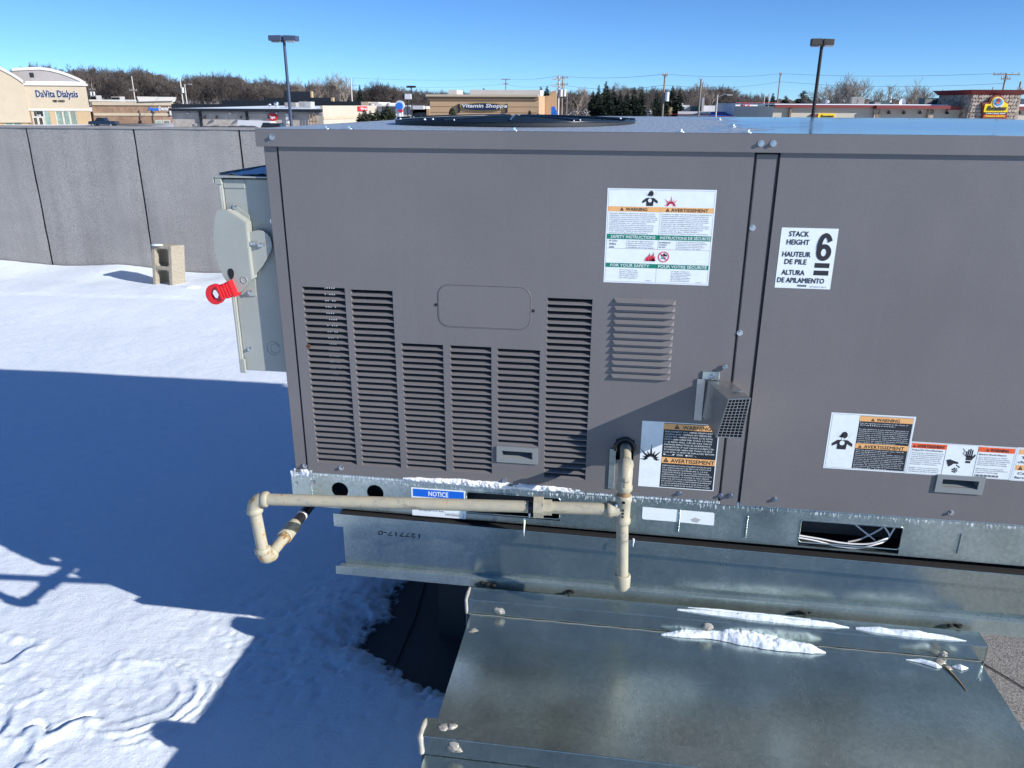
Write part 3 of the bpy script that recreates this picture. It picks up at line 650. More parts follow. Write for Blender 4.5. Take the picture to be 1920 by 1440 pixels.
# fan guard: rings and radial wires over the fan, on a low domed collar
fc = Vector((-.30, .50, topz(-.3, .5))); FR = .315
fg = place(bpy.data.objects.new('fan_guard', None), fc, unit)
b = MB(); n = 64
b.add([(fc.x+FR*math.cos(t), fc.y+FR*math.sin(t), fc.z+z) for z in (-.004, .006) for t in np.linspace(0, 2*PI, n, endpoint=False)], [(i, (i+1) % n, n+(i+1) % n, n+i) for i in range(n)], True)
b.build('collar', 'black2', fg)
b = MB()
b.add([(fc.x+FR*.97*math.cos(t), fc.y+FR*.97*math.sin(t), fc.z+.002) for t in np.linspace(0, 2*PI, n, endpoint=False)], [tuple(range(n))])
b.build('fan_opening', 'dark', fg)
def dome(r): return .006+.008*(1-(r/FR)**2)
b = MB()
for r in np.linspace(.03, FR, 19):
    pts = [(fc.x+r*math.cos(t), fc.y+r*math.sin(t), fc.z+dome(r)) for t in np.linspace(0, 2*PI, 49)]
    b.tube(pts, .0022, 5, False)
b.build('guard_rings', 'grille', fg)
b = MB()
for k in range(12):
    t = 2*PI*k/12+.1
    b.tube([(fc.x+r*math.cos(t), fc.y+r*math.sin(t), fc.z+dome(r)+.003) for r in np.linspace(.03, FR, 6)], .0024, 5, False)
b.build('guard_spokes', 'grille', fg)
b = MB(); rs = np.random.RandomState(3)
for k in range(18):
    t = rs.rand()*2*PI; r = FR*(1-.25*rs.rand()**2)
    b.sphere((fc.x+r*math.cos(t), fc.y+r*math.sin(t), fc.z+dome(r)+.002), .0018+.0022*rs.rand(), 6, 4)
b.build('guard_droplets', 'ice', fg)['kind'] = 'stuff'

# louvre slats: a bent blade that opens downwards, shared mesh per width
def slat_mesh(w, name='louvre'):
    b = MB(); L = w/2
    # the blade hinges at its lower edge on the sheet and leans inwards; the slot above it stays open
    prof = [(-P0, -.0072), (-.0050, -.0058), (-.0010, -.0034), (.0050, -.0012), (.0095, -.0002)]
    ins = [0, .0008, .0030, .0052, .0060]; t = .0009
    vs = []
    for (y, z), q in zip(prof, ins):
        for x in (-L+q*.35, L-q*.35): vs += [(x, y, z), (x, y+t, z-t)]
    fs = []
    for k in range(len(prof)-1):
        a = 4*k; fs += [(a, a+2, a+6, a+4), (a+1, a+5, a+7, a+3)]
    fs += [(16, 18, 19, 17)]
    b.add(vs, fs)
    for sg in (-1, 1):                                   # closed cheeks at both ends
        x = sg*L; q = [(x, y, z) for y, z in prof]+[(x, -P0+.0002, .0020)]
        b.add([(p[0]-sg*i_*.35, p[1], p[2]) for p, i_ in zip(q, ins+[0])], [tuple(range(6)) if sg > 0 else tuple(range(6))[::-1]])
    b.box(-L, L, -P0, -.0028, .0058, .0073)
    return b
for ci, (x0, x1, z0, z1, n) in enumerate(cols):
    dz = (z1-z0)/n; b = slat_mesh(x1-x0+.0008); cx = (x0+x1)/2
    first = None
    for k in range(n):
        loc = (cx, 0, z0+dz*(k+.5))
        if first is None: first = b.build('louvre', 'paint', lp, loc=(0, 0, 0)); first.location = Vector(loc)-WP[lp]; WP[first] = Vector(loc)
        else: inst(first, loc, lp)
# shallow pressed louvres on the right of the panel (closed ribs)
b = MB(); L = .0655
b.add([(-L, -P0, .0068), (L, -P0, .0068), (L-.007, -.0135, -.0022), (-L+.007, -.0135, -.0022), (-L, -P0, -.0040), (L, -P0, -.0040)],
      [(0,3,2,1), (3,4,5,2), (0,4,3), (1,2,5)])
first = None
for k in range(12):
    loc = (.0515, 0, .9045+k*.01545)
    if first is None: first = b.build('pressed_louvre', 'paint', lp, loc=(0, 0, 0)); first.location = Vector(loc)-WP[lp]
    else: inst(first, loc, lp)
# oblong knockout: a fine raised outline, and two pilot holes
def rrect(x0, x1, z0, z1, r, n=5):
    pts = []
    for cx, cz, a in ((x1-r, z1-r, 0), (x0+r, z1-r, 90), (x0+r, z0+r, 180), (x1-r, z0+r, 270)):
        for k in range(n+1):
            t = math.radians(a+90*k/n); pts.append((cx+r*math.cos(t), cz+r*math.sin(t)))
    return pts
b = MB(); q = rrect(-.400, -.193, 1.001, 1.097, .024); b.tube([(x, -P0-.0002, z) for x, z in q+q[:1]], .0009, 6, False)
q = rrect(-.3985, -.1945, 1.0025, 1.0955, .023); b.prism(q, 'y', -P0-.0012, -.004)
b.build('knockout', 'paint', lp)
b = MB()
for x, z in ((-.4055, 1.050), (-.1875, 1.045)): b.cyl((x, -P0-.0006, z), (x, -.004, z), .0036, 14)
b.build('pilot_hole', 'dark', lp)
b = MB(); b.cyl((-.712, -P0-.0008, .939), (-.712, -.004, .939), .0048, 10); b.build('empty_screw_hole', 'rust', lp)
# recessed pull handles
def pull(x0, x1, z0, z1, pan, lab):
    b = MB(); fx0, fx1, fz0, fz1 = x0+.012, x1-.012, z0+.012, z1-.010
    plate_with_holes(b, x0, x1, z0, z1, -P0-.004, -P0+.0005, [(fx0, fx1, fz0, fz1)])
    b.box(fx0-.001, fx1+.001, .022, .024, fz0-.002, fz1+.002); b.box(fx0-.002, fx0, -P0, .023, fz0, fz1); b.box(fx1, fx1+.002, -P0, .023, fz0, fz1)
    b.box(fx0, fx1, -P0, .023, fz1, fz1+.002)
    b.add([(fx0, -P0-.003, fz0), (fx1, -P0-.003, fz0), (fx1, .022, fz0+.006), (fx0, .022, fz0+.006)], [(0, 1, 2, 3)])
    b.build('pull_handle', 'handle', pan, bevel=.0007)
pull(-.269, -.172, .676, .716, lp, ''); pull(.705, .803, .674, .716, rp, '')
# pipe entry: grommet ring and slotted mount below it
b = MB(); ring = [(.0285+.0215*math.cos(t), -P0-.0025, .7285+.026*math.sin(t)) for t in np.linspace(-.15, PI+.15, 18)]
b.tube(ring, .0045, 8); b.build('pipe_grommet', 'blackpipe', lp)
b = MB(); b.box(.0075, .0505, .02, .022, .60, .76); b.build('entry_backing', 'dark', lp)
b = MB(); b.box(-.0055, .0085, -.0095, -P0, .626, .728); b.build('entry_strap', 'galv', lp, bevel=.001)

# screws with hex washer heads
def screw_mb(axis='y'):
    b = MB(); hexv = lambda r, t: [(r*math.cos(PI/6+k*PI/3), t, r*math.sin(PI/6+k*PI/3)) for k in range(6)]
    b.cyl((0, 0, 0), (0, -.0012, 0), .0062, 14)
    h = hexv(.0042, -.001)+hexv(.0040, -.0055)
    b.add(h, [(11,10,9,8,7,6)]+[(k, (k+1) % 6, 6+(k+1) % 6, 6+k) for k in range(6)])
    b.cyl((0, -.0054, 0), (0, -.0058, 0), .0026, 8)
    if axis == 'z': b.v = [(x, z, -y) for (x, y, z) in b.v]
    return b
SC = None
for (px, py, yy) in ((510, 257, -.0135), (1427, 269, -.0135), (1450, 269, -.0135), (1411, 427, -.0035), (1387, 624, -.0035), (1360, 688, -.0095),
        (640, 877, -P0), (946, 901, -P0), (1274, 925, -P0), (1352, 929, -P0), (1371, 929, -P0), (1453, 936, -P0), (1783, 961, -P0), (572, 873, -P0),
        (556, 906, -.0005), (588, 905, -.0005)):
    p = F(px, py, yy)
    if SC is None: SC = screw_mb().build('screw', 'screw', unit, loc=(0, 0, 0)); SC.location = p-WP[unit]
    else: inst(SC, p, unit)
TS = None
for (px, py) in ((1280, 246), (1348, 230), (1374, 237), (1410, 247), (1178, 229), (955, 243), (655, 238), (545, 243)):
    p = G(px, py+3, 1.4205)
    p = Vector((p.x, max(.012, min(p.y, .9)), 0)); p.z = topz(p.x, p.y)+.0005
    if TS is None:
        b = screw_mb('z'); b.cyl((0, 0, -.001), (0, 0, .0015), .010, 12)
        TS = b.build('screw', 'screw', unit, loc=(0, 0, 0)); TS.location = p-WP[unit]
    else: inst(TS, p, unit)

# flue hood: bracket plate, angled body and wire screen
hd = place(bpy.data.objects.new('flue_hood', None), Vector((.22, -.05, .86)), unit)
A = F(1325, 712, -P0); B_ = Vector((.249, -P0, .905)); C_ = F(1365, 749, -.125); D_ = F(1408, 747, -.125)
E_ = F(1342, 819, -.105); F_ = F(1392, 821, -.105); Gb = Vector((.193, -P0, .822)); Hb = Vector((.249, -P0, .822))
b = MB()
for q in ((A, C_, D_, B_), (A, Gb, E_, C_), (B_, D_, F_, Hb), (Gb, Hb, F_, E_)):
    cen = (A+F_)/2; nn = (q[1]-q[0]).cross(q[2]-q[0]).normalized()
    if nn.dot(q[0]-cen) > 0: nn = -nn
    b.add(list(q)+[p+nn*.0012 for p in q], [(0,1,2,3), (7,6,5,4), (0,1,5,4), (1,2,6,5), (2,3,7,6), (3,0,4,7)])
b.build('hood_body', 'alum', hd)
b = MB(); b.box(.176, .1925, -P0-.0035, -P0, .811, .908)
b.build('side_flange', 'alum', hd)
b = MB(); b.box(.186, .222, -P0-.0035, -P0, .9075, .926); b.build('top_tab', 'galv', hd, bevel=.0008)
inst(SC, Vector((.207, -P0-.0035, .916)), hd)
b = MB()
for k in range(7):
    t = (k+.3)/6.6; b.tube([C_.lerp(D_, t), E_.lerp(F_, t)], .0009, 4, False)
for k in range(14):
    t = (k+.2)/13.3; b.tube([C_.lerp(E_, t), D_.lerp(F_, t)], .0009, 4, False)
b.build('wire_screen', 'mesh', hd)
b = MB(); b.add([C_.lerp(A, .12), D_.lerp(B_, .12), F_.lerp(Hb, .12), E_.lerp(Gb, .12)], [(0,1,2,3)]); b.build('hood_shadow_plate', 'dark', hd).name = 'hood_shade_plate'  # dark plate painted in for the shade inside the hood mouth
for a, c in ((C_, D_), (E_, F_)):
    b = MB(); b.tube([a, c], .0016, 6); b.build('hood_lip', 'alum', hd)
b = MB(); p = A.lerp(D_, .72); b.tube([p+Vector((-.008, 0, .002)), p+Vector((0, -.002, .004)), p+Vector((.008, -.001, .003))], .0018, 6); b.build('drip_tab', 'alum', hd)

# base rail: C-channel with knock-outs, fork slots, ribs
rail = place(bpy.data.objects.new('base_rail', None), Vector((.19, .59, .512)), unit)
b = MB(); RX0 = -.790
rh = [(-.345, -.117, .5300, .5870), (.438, .660, .518, .577)]
# round holes are 16-gon cells; the sheet around them is built as rings
def ring_cell(mb, cx, cz, r, x0, x1, z0, z1, y0, y1, n=24):
    out = []; inn = []
    for k in range(n):
        t = 2*PI*k/n+PI/n; c, s_ = math.cos(t), math.sin(t)
        sx = ((x1-cx) if c > 0 else (cx-x0))/abs(c) if abs(c) > 1e-6 else 9; sz = ((z1-cz) if s_ > 0 else (cz-z0))/abs(s_) if abs(s_) > 1e-6 else 9
        q = min(sx, sz); out.append((cx+c*q, cz+s_*q)); inn.append((cx+c*r, cz+s_*r))
    vs = [(x, y, z) for y in (y0, y1) for (x, z) in out+inn]
    fs = []
    for k in range(n):
        j = (k+1) % n; fs += [(k, j, n+j, n+k), (n+k, n+j, 3*n+j, 3*n+k)]
    mb.add(vs, fs)
    for (cxx, czz) in ((x0, z0), (x1, z0), (x1, z1), (x0, z1)):   # fill the cell's corners
        ks = sorted(range(n), key=lambda k: (out[k][0]-cxx)**2+(out[k][1]-czz)**2)[:2]
        mb.add([(cxx, y0, czz), (out[ks[0]][0], y0, out[ks[0]][1]), (out[ks[1]][0], y0, out[ks[1]][1])], [(0, 1, 2)])
zr0, zr1 = .516, .6045
rc = [(-.666, .5655, .0215), (-.575, .5655, .0215)]
cells = [(cx-.03, cx+.03, cz-.03, cz+.03) for cx, cz, r in rc]
plate_with_holes(b, RX0, UX1+.01, zr0, zr1, 0, .003, rh+cells)
for (cx, cz, r), c in zip(rc, cells): ring_cell(b, cx, cz, r, *c, 0, .003)
b.box(RX0, UX1+.01, .0005, .03, zr0-.002, zr0); b.box(RX0, RX0+.003, .003, UD, zr0, zr1)
b.box(RX0, UX1+.01, -.003, .006, zr1-.001, zr1+.006)
b.box(RX0, UX1+.01, UD-.003, UD, zr0, zr1); b.box(UX1+.007, UX1+.01, .003, UD-.003, zr0, zr1)
def sink(b): b.v = [(x, y, z-(x+.79)*.0085*min(max((.6045-z)/.0885, 0), 1)) for x, y, z in b.v]
sink(b); b.build('rail_channel', 'rail', rail, bevel=0)
b = MB(); b.box(RX0, RX0+.052, -.0022, .0, .5175, .6038); b.build('corner_bracket', 'rail', rail, bevel=.0008)
for (x0, x1, z0, z1) in rh:                              # rolled lips of the fork slots
    b = MB(); q = rrect(x0, x1, z0, z1, .007, 4); b.tube([(x, -.0004, z) for x, z in q+q[:1]], .0016, 6, False); b.build('slot_lip', 'rail', rail)
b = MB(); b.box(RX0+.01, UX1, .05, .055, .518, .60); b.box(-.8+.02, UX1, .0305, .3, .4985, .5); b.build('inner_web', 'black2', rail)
RB = None
for (pxa, pya, pxb, pyb) in ((1275, 955, 1271, 996), (1402, 966, 1397, 1006), (1803, 1000, 1798, 1037)):
    a, c = F(pxa, pya, 0), F(pxb, pyb, 0); b = MB(); b.tube([(a.x, -.001, a.z), (a.x, -.001, c.z)], .0024, 8); b.build('stiffener_rib', 'rail', rail)
# loose wires hanging in the right slot
for k, pts in enumerate((((1497, 1008), (1530, 1014), (1570, 1024), (1610, 1027), (1640, 1021), (1662, 1012), (1680, 985)),
          ((1499, 1004), (1535, 1010), (1580, 1018), (1625, 1020), (1655, 1012), (1668, 1005), (1655, 985), (1640, 980)),
          ((1590, 1016), (1612, 1011), (1640, 998), (1655, 988), (1648, 980)), ((1600, 980), (1618, 995), (1640, 1012)))):
    b = MB(); P = [F(x, y, (.004 if k < 2 else .028)+.01*(i > 4)) for i, (x, y) in enumerate(pts)]
    Q = []                                               # Catmull-Rom
    for i in range(len(P)-1):
        p0, p1, p2, p3 = P[max(i-1, 0)], P[i], P[i+1], P[min(i+2, len(P)-1)]
        for t in np.linspace(0, 1, 6)[:-1]:
            t = float(t); Q.append(.5*((2*p1)+(p2-p0)*t+(2*p0-5*p1+4*p2-p3)*t*t+(3*p1-p0-3*p2+p3)*t**3))
    Q.append(P[-1]); b.tube(Q, .0021, 7); b.build('loose_wire', 'wire', rail)

# ------------------------------------------------------------ stickers
def sticker(name, x0, x1, z0, z1, y, parent, label, base='white'):
    e = place(bpy.data.objects.new(name, None), Vector(((x0+x1)/2, y, (z0+z1)/2)), parent); e['label'] = label
    b = MB(); b.box(x0, x1, y-.0004, y, z0, z1); b.build('backing', base, e); return e
class Ink:                                               # gathers the print of one sticker per colour
    def __init__(s, e, x0, x1, z0, z1, y): s.e = e; s.x0, s.x1, s.z0, s.z1, s.y = x0, x1, z0, z1, y; s.m = {}
    def mb(s, c): return s.m.setdefault(c, MB())
    def rect(s, c, u0, u1, v0, v1, l=.0006):             # u,v in 0..1 from the left / top
        W, H = s.x1-s.x0, s.z1-s.z0
        a, b_, d, e = s.x0+u0*W, s.x0+u1*W, s.z1-v1*H, s.z1-v0*H
        s.mb(c).add([(a, s.y-l, d), (b_, s.y-l, d), (b_, s.y-l, e), (a, s.y-l, e)], [(0, 1, 2, 3)])
    def text(s, c, t, u, v, h, w=None, align='L', bold=.0, l=.0009, shear=0):
        W, H = s.x1-s.x0, s.z1-s.z0
        text_into(s.mb(c), t, (s.x0+u*W, s.y-l, s.z1-v*H), (1, 0, 0), (0, 0, 1), h*H/.72, None if w is None else w*W, align, bold, shear)
    def poly(s, c, pts, l=.0009):
        W, H = s.x1-s.x0, s.z1-s.z0
        s.mb(c).add([(s.x0+u*W, s.y-l, s.z1-v*H) for u, v in pts][::-1], [tuple(range(len(pts)))])
    def frame(s, c, t=.004, inset=.01):
        W, H = s.x1-s.x0, s.z1-s.z0; a = inset; tx = t; tz = t*W/H
        s.rect(c, a, 1-a, a, a+tz); s.rect(c, a, 1-a, 1-a-tz, 1-a); s.rect(c, a, a+tx, a, 1-a); s.rect(c, 1-a-tx, 1-a, a, 1-a)
    def done(s):
        nm = {'ink': 'black_print', 'inkw': 'white_print', 'inkr': 'red_print'}
        for c, b in s.m.items():
            if b.v: b.build(nm.get(c, 'colour_panel'), c, s.e)
def tri_mark(I, u, v, s, c='ink', c2='orange'):
    k = (I.x1-I.x0)/(I.z1-I.z0)
    I.poly(c, [(u, v), (u+s, v), (u+s/2, v-s*k*.95)], .0009)
    I.rect(c2, u+s*.46, u+s*.54, v-s*k*.62, v-s*k*.28, .0012); I.rect(c2, u+s*.46, u+s*.54, v-s*k*.2, v-s*k*.1, .0012)
def person_mark(I, u, v, s):                             # head-and-shoulders pictogram with lungs circle
    k = (I.x1-I.x0)/(I.z1-I.z0)
    ell = lambda cu, cv, ru, rv, n=18: [(cu+ru*math.cos(2*PI*i/n), cv+rv*math.sin(2*PI*i/n)) for i in range(n)]
    I.poly('ink', ell(u+.06*s, v-.52*s*k, .19*s, .23*s*k)[::-1])
    I.poly('ink', [(u-.26*s, v-.44*s*k), (u-.05*s, v-.56*s*k), (u-.03*s, v-.36*s*k), (u-.16*s, v-.34*s*k)][::-1])
    body = [(u-.3*s, v-.18*s*k), (u+.3*s, v-.18*s*k), (u+.62*s, v+.06*s*k), (u+.62*s, v+.26*s*k), (u+.3*s, v+.08*s*k), (u+.26*s, v+.46*s*k), (u-.28*s, v+.46*s*k), (u-.28*s, v+.08*s*k), (u-.6*s, v+.26*s*k), (u-.62*s, v+.08*s*k)]
    for q in ([0, 1, 5, 6], [1, 2, 3, 4], [0, 7, 8, 9]): I.poly('ink', [body[i] for i in q][::-1] if q[0] == 0 and q[1] == 7 else [body[i] for i in q][::-1])
    I.poly('inkw', ell(u-.02*s, v+.02*s*k, .15*s, .16*s*k)[::-1], .0013)
    I.poly('inkw', [(u-.05*s, v-.36*s*k), (u+.0*s, v-.36*s*k), (u+.0*s, v-.1*s*k), (u-.05*s, v-.1*s*k)][::-1], .0013)
    rs = np.random.RandomState(5)
    for i in range(70):
        a, r = rs.rand()*2*PI, rs.rand(); qx, qy = u+(.55*r*math.cos(a))*s, v+(-.45+.25*r*math.sin(a))*s*k
        if ((qx-u-.06*s)/(.22*s))**2+((qy-v+.52*s*k)/(.26*s*k))**2 > 1: I.poly('ink', [(qx, qy), (qx, qy+.018*s*k), (qx+.018*s, qy+.018*s*k), (qx+.018*s, qy)], .0007)
def burst_mark(I, u, v, s, c, flip=1):
    k = (I.x1-I.x0)/(I.z1-I.z0); n = 9; rs = np.random.RandomState(9)
    lens = [.55, .5, .78, .62, 1.0, .6, .95, .55, .62, .5]
    for i in range(n):
        a = PI*(.02+.96*i/(n-1)); r = lens[i]; w = .10
        tip = (u+s*r*math.cos(a), v-s*k*r*math.sin(a)); l = (u+s*.3*math.cos(a+w*2.2), v-s*k*.3*math.sin(a+w*2.2)); q = (u+s*.3*math.cos(a-w*2.2), v-s*k*.3*math.sin(a-w*2.2))
        I.poly(c, [tip, l, q][::-1])
    ring = []
    for i in range(n):
        a0 = PI*(.02+.96*i/(n-1))
        if i < n-1:
            a1 = PI*(.02+.96*(i+1)/(n-1)); I.poly(c, [(u+s*.36*math.cos(a0), v-s*k*.36*math.sin(a0)), (u+s*.2*math.cos(a0), v-s*k*.2*math.sin(a0)), (u+s*.2*math.cos(a1), v-s*k*.2*math.sin(a1)), (u+s*.36*math.cos(a1), v-s*k*.36*math.sin(a1))])
def flame_mark(I, u, v, s, c):
    k = (I.x1-I.x0)/(I.z1-I.z0)
    for x0, w, h, ln in ((-.5, .35, .5, .05), (-.3, .4, .85, .1), (-.05, .4, .7, .0), (.15, .35, .95, .05), (.3, .3, .55, .1)):
        I.poly(c, [(u+s*x0, v), (u+s*(x0+w), v), (u+s*(x0+w*.8), v-s*k*h*.5), (u+s*(x0+w*.5+ln), v-s*k*h), (u+s*(x0+w*.15), v-s*k*h*.45)])
def lines(I, c, txt, u, v0, dv, h, w, **k):
    for i, t in enumerate(txt):
        if t: I.text(c, t, u, v0+i*dv, h, w*min(1.0, .62+.38*len(t)/max(len(x) for x in txt)) if w else None, **k)

# 1 gas safety sticker
x0, x1, z0, z1 = -.0375, .181, 1.1145, 1.310
e = sticker('safety_sticker', x0, x1, z0, z1, -P0, lp, 'white bilingual gas safety sticker with green and amber bands'); I = Ink(e, x0, x1, z0, z1, -P0)
I.frame('ink', .0015, .012)
I.rect('orange', .0135, .9865, .185, .237); I.rect('green', .0135, .9865, .475, .528); I.rect('green', .0135, .9865, .785, .832)
person_mark(I, .40, .115, .115); burst_mark(I, .595, .170, .10, 'inkr'); I.rect('ink', .499, .5005, .185, .628); I.rect('ink', .013, .987, .626, .628); I.rect('ink', .499, .5005, .785, .985)
tri_mark(I, .125, .228, .035); I.text('ink', 'WARNING', .18, .228, .034, .20, bold=.02); tri_mark(I, .55, .229, .035); I.text('ink', 'AVERTISSEMENT', .60, .229, .034, .34, bold=.02)
lines(I, 'ink', ['Improper installation, adjustment, alteration, service,', 'maintenance or use can cause carbon monoxide poisoning,', 'explosion, fire, electric shock or other occurrences which may', 'cause property damage, personal injury or loss of life. Consult', 'a qualified installer, service agency or gas supplier for', 'information or assistance.', 'This furnace must be installed in accordance with the', "manufacturer's instructions and local codes. In the", 'absence of local codes follow the National Fuel Gas', "Code, ANSI Z223.1. Refer to the user's information", 'manual provided with this furnace.'], .03, .262, .0205, .0125, .45, bold=.012)
lines(I, 'ink', ["L'installation, le reglage, l'alteration, l'entretien, la maintenance ou", "l'utilisation inappropries peut provoquer l'empoisonnement au", 'monoxyde de carbone, une explosion, un incendie, une decharge', "electrique ou d'autres evenements pouvant causer des dommages", 'materiels ou lesions corporelles. Communiquer avec le fournisseur', "de gaz pour des renseignements ou de l'aide.", 'Cette chaudiere doit etre installee conformement aux instructions', "du fabricant et codes locaux en vigueur. Dans l'absence de codes", 'locaux, respecter le National Fuel Gas Code', 'carburants de gaz, ANSI Z223.1.', "Consulter le manuel de l'utilisateur fourni avec cette chaudiere."], .515, .262, .0200, .012, .46, bold=.012)
I.text('inkw', 'SAFETY INSTRUCTIONS', .05, .517, .032, .42, bold=.02); I.text('inkw', 'INSTRUCTIONS DE SÉCURITÉ', .515, .517, .030, .465, bold=.02)
lines(I, 'ink', ['IF YOU', 'SMELL', 'GAS:'], .04, .556, .033, .020, None, bold=.02); lines(I, 'ink', ['1. Do not try to light the furnace.', "2. Don't touch electrical switches.", '3. Extinguish any open flame.', '4. Immediately call your gas supplier.'], .20, .553, .022, .0135, .27, bold=.008)
lines(I, 'ink', ['EN PRÉSENCE', "D'ODEUR", 'DE GAZ :'], .51, .56, .024, .014, None, bold=.02); lines(I, 'ink', ["1. Ne pas tenter d'allumer la chaudiere.", '2. Ne pas toucher aux commutateurs electriques.', '3. Eteindre toute flamme nue.', '4. Communiquer immediatement avec le', '    fournisseur de gaz.'], .67, .548, .0175, .011, .29, bold=.008)
flame_mark(I, .43, .755, .095, 'inkr')
kk = (x1-x0)/(z1-z0); n = 22
ro = [(.56+.052*math.cos(2*PI*i/n), .705+.052*kk*math.sin(2*PI*i/n)) for i in range(n)]; ri = [(.56+.043*math.cos(2*PI*i/n), .705+.043*kk*math.sin(2*PI*i/n)) for i in range(n)]
for i in range(n): I.poly('inkr', [ro[i], ro[(i+1) % n], ri[(i+1) % n], ri[i]][::-1])
I.rect('ink', .535, .590, .680, .70); I.rect('ink', .555, .575, .668, .684); I.text('ink', 'GAS', .56, .728, .022, None, 'C', bold=.02); I.poly('inkr', [(.522, .665), (.528, .66), (.60, .742), (.594, .748)][::-1], .0012)
I.text('inkw', 'FOR YOUR SAFETY', .06, .823, .031, .37, bold=.02); I.text('inkw', 'POUR VOTRE SÉCURITÉ', .515, .823, .031, .455, bold=.02)
lines(I, 'ink', ['Do not store or use', 'gasoline or flammable', 'vapors and liquids in', 'the vicinity of this or', 'any other appliance.'], .15, .862, .0215, .0125, .18, bold=.015)
lines(I, 'ink', ['Ou ne pas entreposer', "ou utiliser de l'essence", 'ou des liquides produisant', 'des emanations', 'inflammables a proximite', 'de cet equipement ou', 'de tout autre appareil.'], .64, .862, .0175, .011, .19, bold=.015)
I.text('ink', '337885-1', .40, .972, .008, .06); I.text('ink', '337885-1', .88, .975, .008, .06)
I.done()
# 2 stack height sticker
x0, x1, z0, z1 = .3155, .4255, 1.1155, 1.239
e = sticker('stack_height_sticker', x0, x1, z0, z1, -P0, rp, 'white stack height sticker with a large 6'); I = Ink(e, x0, x1, z0, z1, -P0)
for t, v, u, w in (('STACK', .138, .29, .35), ('HEIGHT', .272, .29, .40), ('HAUTEUR', .472, .29, .50), ('DE PILE', .595, .29, .39), ('ALTURA', .775, .30, .41), ('DE APILAMIENTO', .905, .455, .84)):
    I.text('ink', t, u+(.03 if v < .7 else 0), v, .086, w, 'C', bold=.03)

def arc_strip(I, c, cu, cv, ru, rv, th, a0, a1, n=22, th2=None):
    kz = (x1-x0)/(z1-z0); pts = []
    for i in range(n+1):
        t = i/n; a = math.radians(a0+(a1-a0)*t); w = th if th2 is None else th+(th2-th)*t
        pts.append(((cu+(ru+w/2)*math.cos(a), cv-(rv+w/2*kz)*math.sin(a)), (cu+(ru-w/2)*math.cos(a), cv-(rv-w/2*kz)*math.sin(a))))
    for p, q in zip(pts[:-1], pts[1:]): I.poly(c, [p[0], q[0], q[1], p[1]])
arc_strip(I, 'ink', .795, .390, .090, .100, .085, 0, 360, 30)
I.y -= .0003; arc_strip(I, 'ink', .800, .300, .095, .190, .085, 28, 205, 24); I.y += .0003
I.rect('ink', .665, .93, .565, .645); I.rect('ink', .665, .93, .69, .77)
for i in range(16): I.rect('ink', .40+i*.011, .40+i*.011+(.007 if i % 3 else .004), .935, .972)
I.text('ink', '48TM502771 REV A', .63, .975, .02, .30, bold=.01); I.done()
# 3 gas pipe pressure warning
x0, x1, z0, z1 = .0635, .2345, .637, .801
e = sticker('pressure_warning_sticker', x0, x1, z0, z1, -P0, lp, 'black and white pressure warning sticker with a burst symbol'); I = Ink(e, x0, x1, z0, z1, -P0)
I.rect('black', .285, .988, .012, .988, .0005); I.rect('orange', .285, .988, .02, .105, .0007); I.rect('orange', .285, .988, .525, .615, .0007); burst_mark(I, .145, .58, .235, 'ink')
tri_mark(I, .42, .092, .07); I.text('ink', 'WARNING', .53, .092, .055, .36, bold=.025); tri_mark(I, .31, .60, .07); I.text('ink', 'AVERTISSEMENT', .41, .60, .058, .565, bold=.025)
lines(I, 'inkw', ['DISCONNECT GAS PIPING FROM UNIT', 'WHEN LEAK TESTING AT PRESSURE', 'GREATER THAN 1/2 PSIG (3.45 KPA).', 'PRESSURES GREATER THAN 1/2 PSIG', '(3.45 KPA) WILL CAUSE GAS VALVE', 'DAMAGE RESULTING IN HAZARDOUS', 'CONDITION. IF GAS VALVE IS SUBJECTED', 'TO PRESSURE GREATER THAN 1/2 PSIG', '(3.45 KPA), IT MUST BE REPLACED BEFORE', 'USE.'], .305, .147, .0385, .022, .66, bold=.015)
lines(I, 'inkw', ["DEBRANCHER LE TUYAU D'ALIMENTATION EN GAZ", "DE L'UNITE DURANT LES TESTS DE FUITE SOUS", 'UNE PRESSION SUPERIEURE A 1/2 PSI', 'MANOMETRIQUE (3,45 KPA). LES PRESSIONS', 'SUPERIEURES A 1/2 PSI MANOMETRIQUE (3,45 KPA)', 'ENDOMMAGERONT LA SOUPAPE DE GAZ, CREANT', 'AINSI UNE SITUATION DANGEREUSE. SI LA SOUPAPE', 'DE GAZ EST SOUMISE A UNE PRESSION SUPERIEURE', 'A 1/2 PSI MANOMETRIQUE (3,45 KPA), ELLE', "DEVRA ETRE REMPLACEE AVANT D'ETRE UTILISEE."], .305, .66, .034, .019, .66, bold=.015)
I.done()
# 4 black warning sticker with pictogram
x0, x1, z0, z1 = .466, .639, .713, .846
e = sticker('fumes_warning_sticker', x0, x1, z0, z1, -P0, rp, 'black and white fumes warning sticker with a head pictogram'); I = Ink(e, x0, x1, z0, z1, -P0)
I.frame('ink', .002, .018); I.rect('black', .345, .975, .03, .97, .0005); I.rect('orange', .345, .975, .035, .125, .0007); I.rect('orange', .345, .975, .515, .605, .0007); person_mark(I, .185, .52, .20)
tri_mark(I, .48, .115, .045); I.text('ink', 'WARNING', .55, .115, .055, .27, bold=.02); tri_mark(I, .38, .595, .045); I.text('ink', 'AVERTISSEMENT', .45, .595, .058, .48, bold=.02)
lines(I, 'inkw', ['For gas appliances installed in the State of', 'California:', '', 'If a gas appliance is not installed, operated, or', "maintained in accordance with the manufacturer's", 'instructions, you could be exposed to substances', 'found in gas or from products of gas combustion', 'which are known to the state of California to cause', 'cancer, birth defects, or other reproductive harm.', 'Consult your gas supplier in the state of California', 'for more information.'], .36, .165, .034, .019, .60, bold=.01)
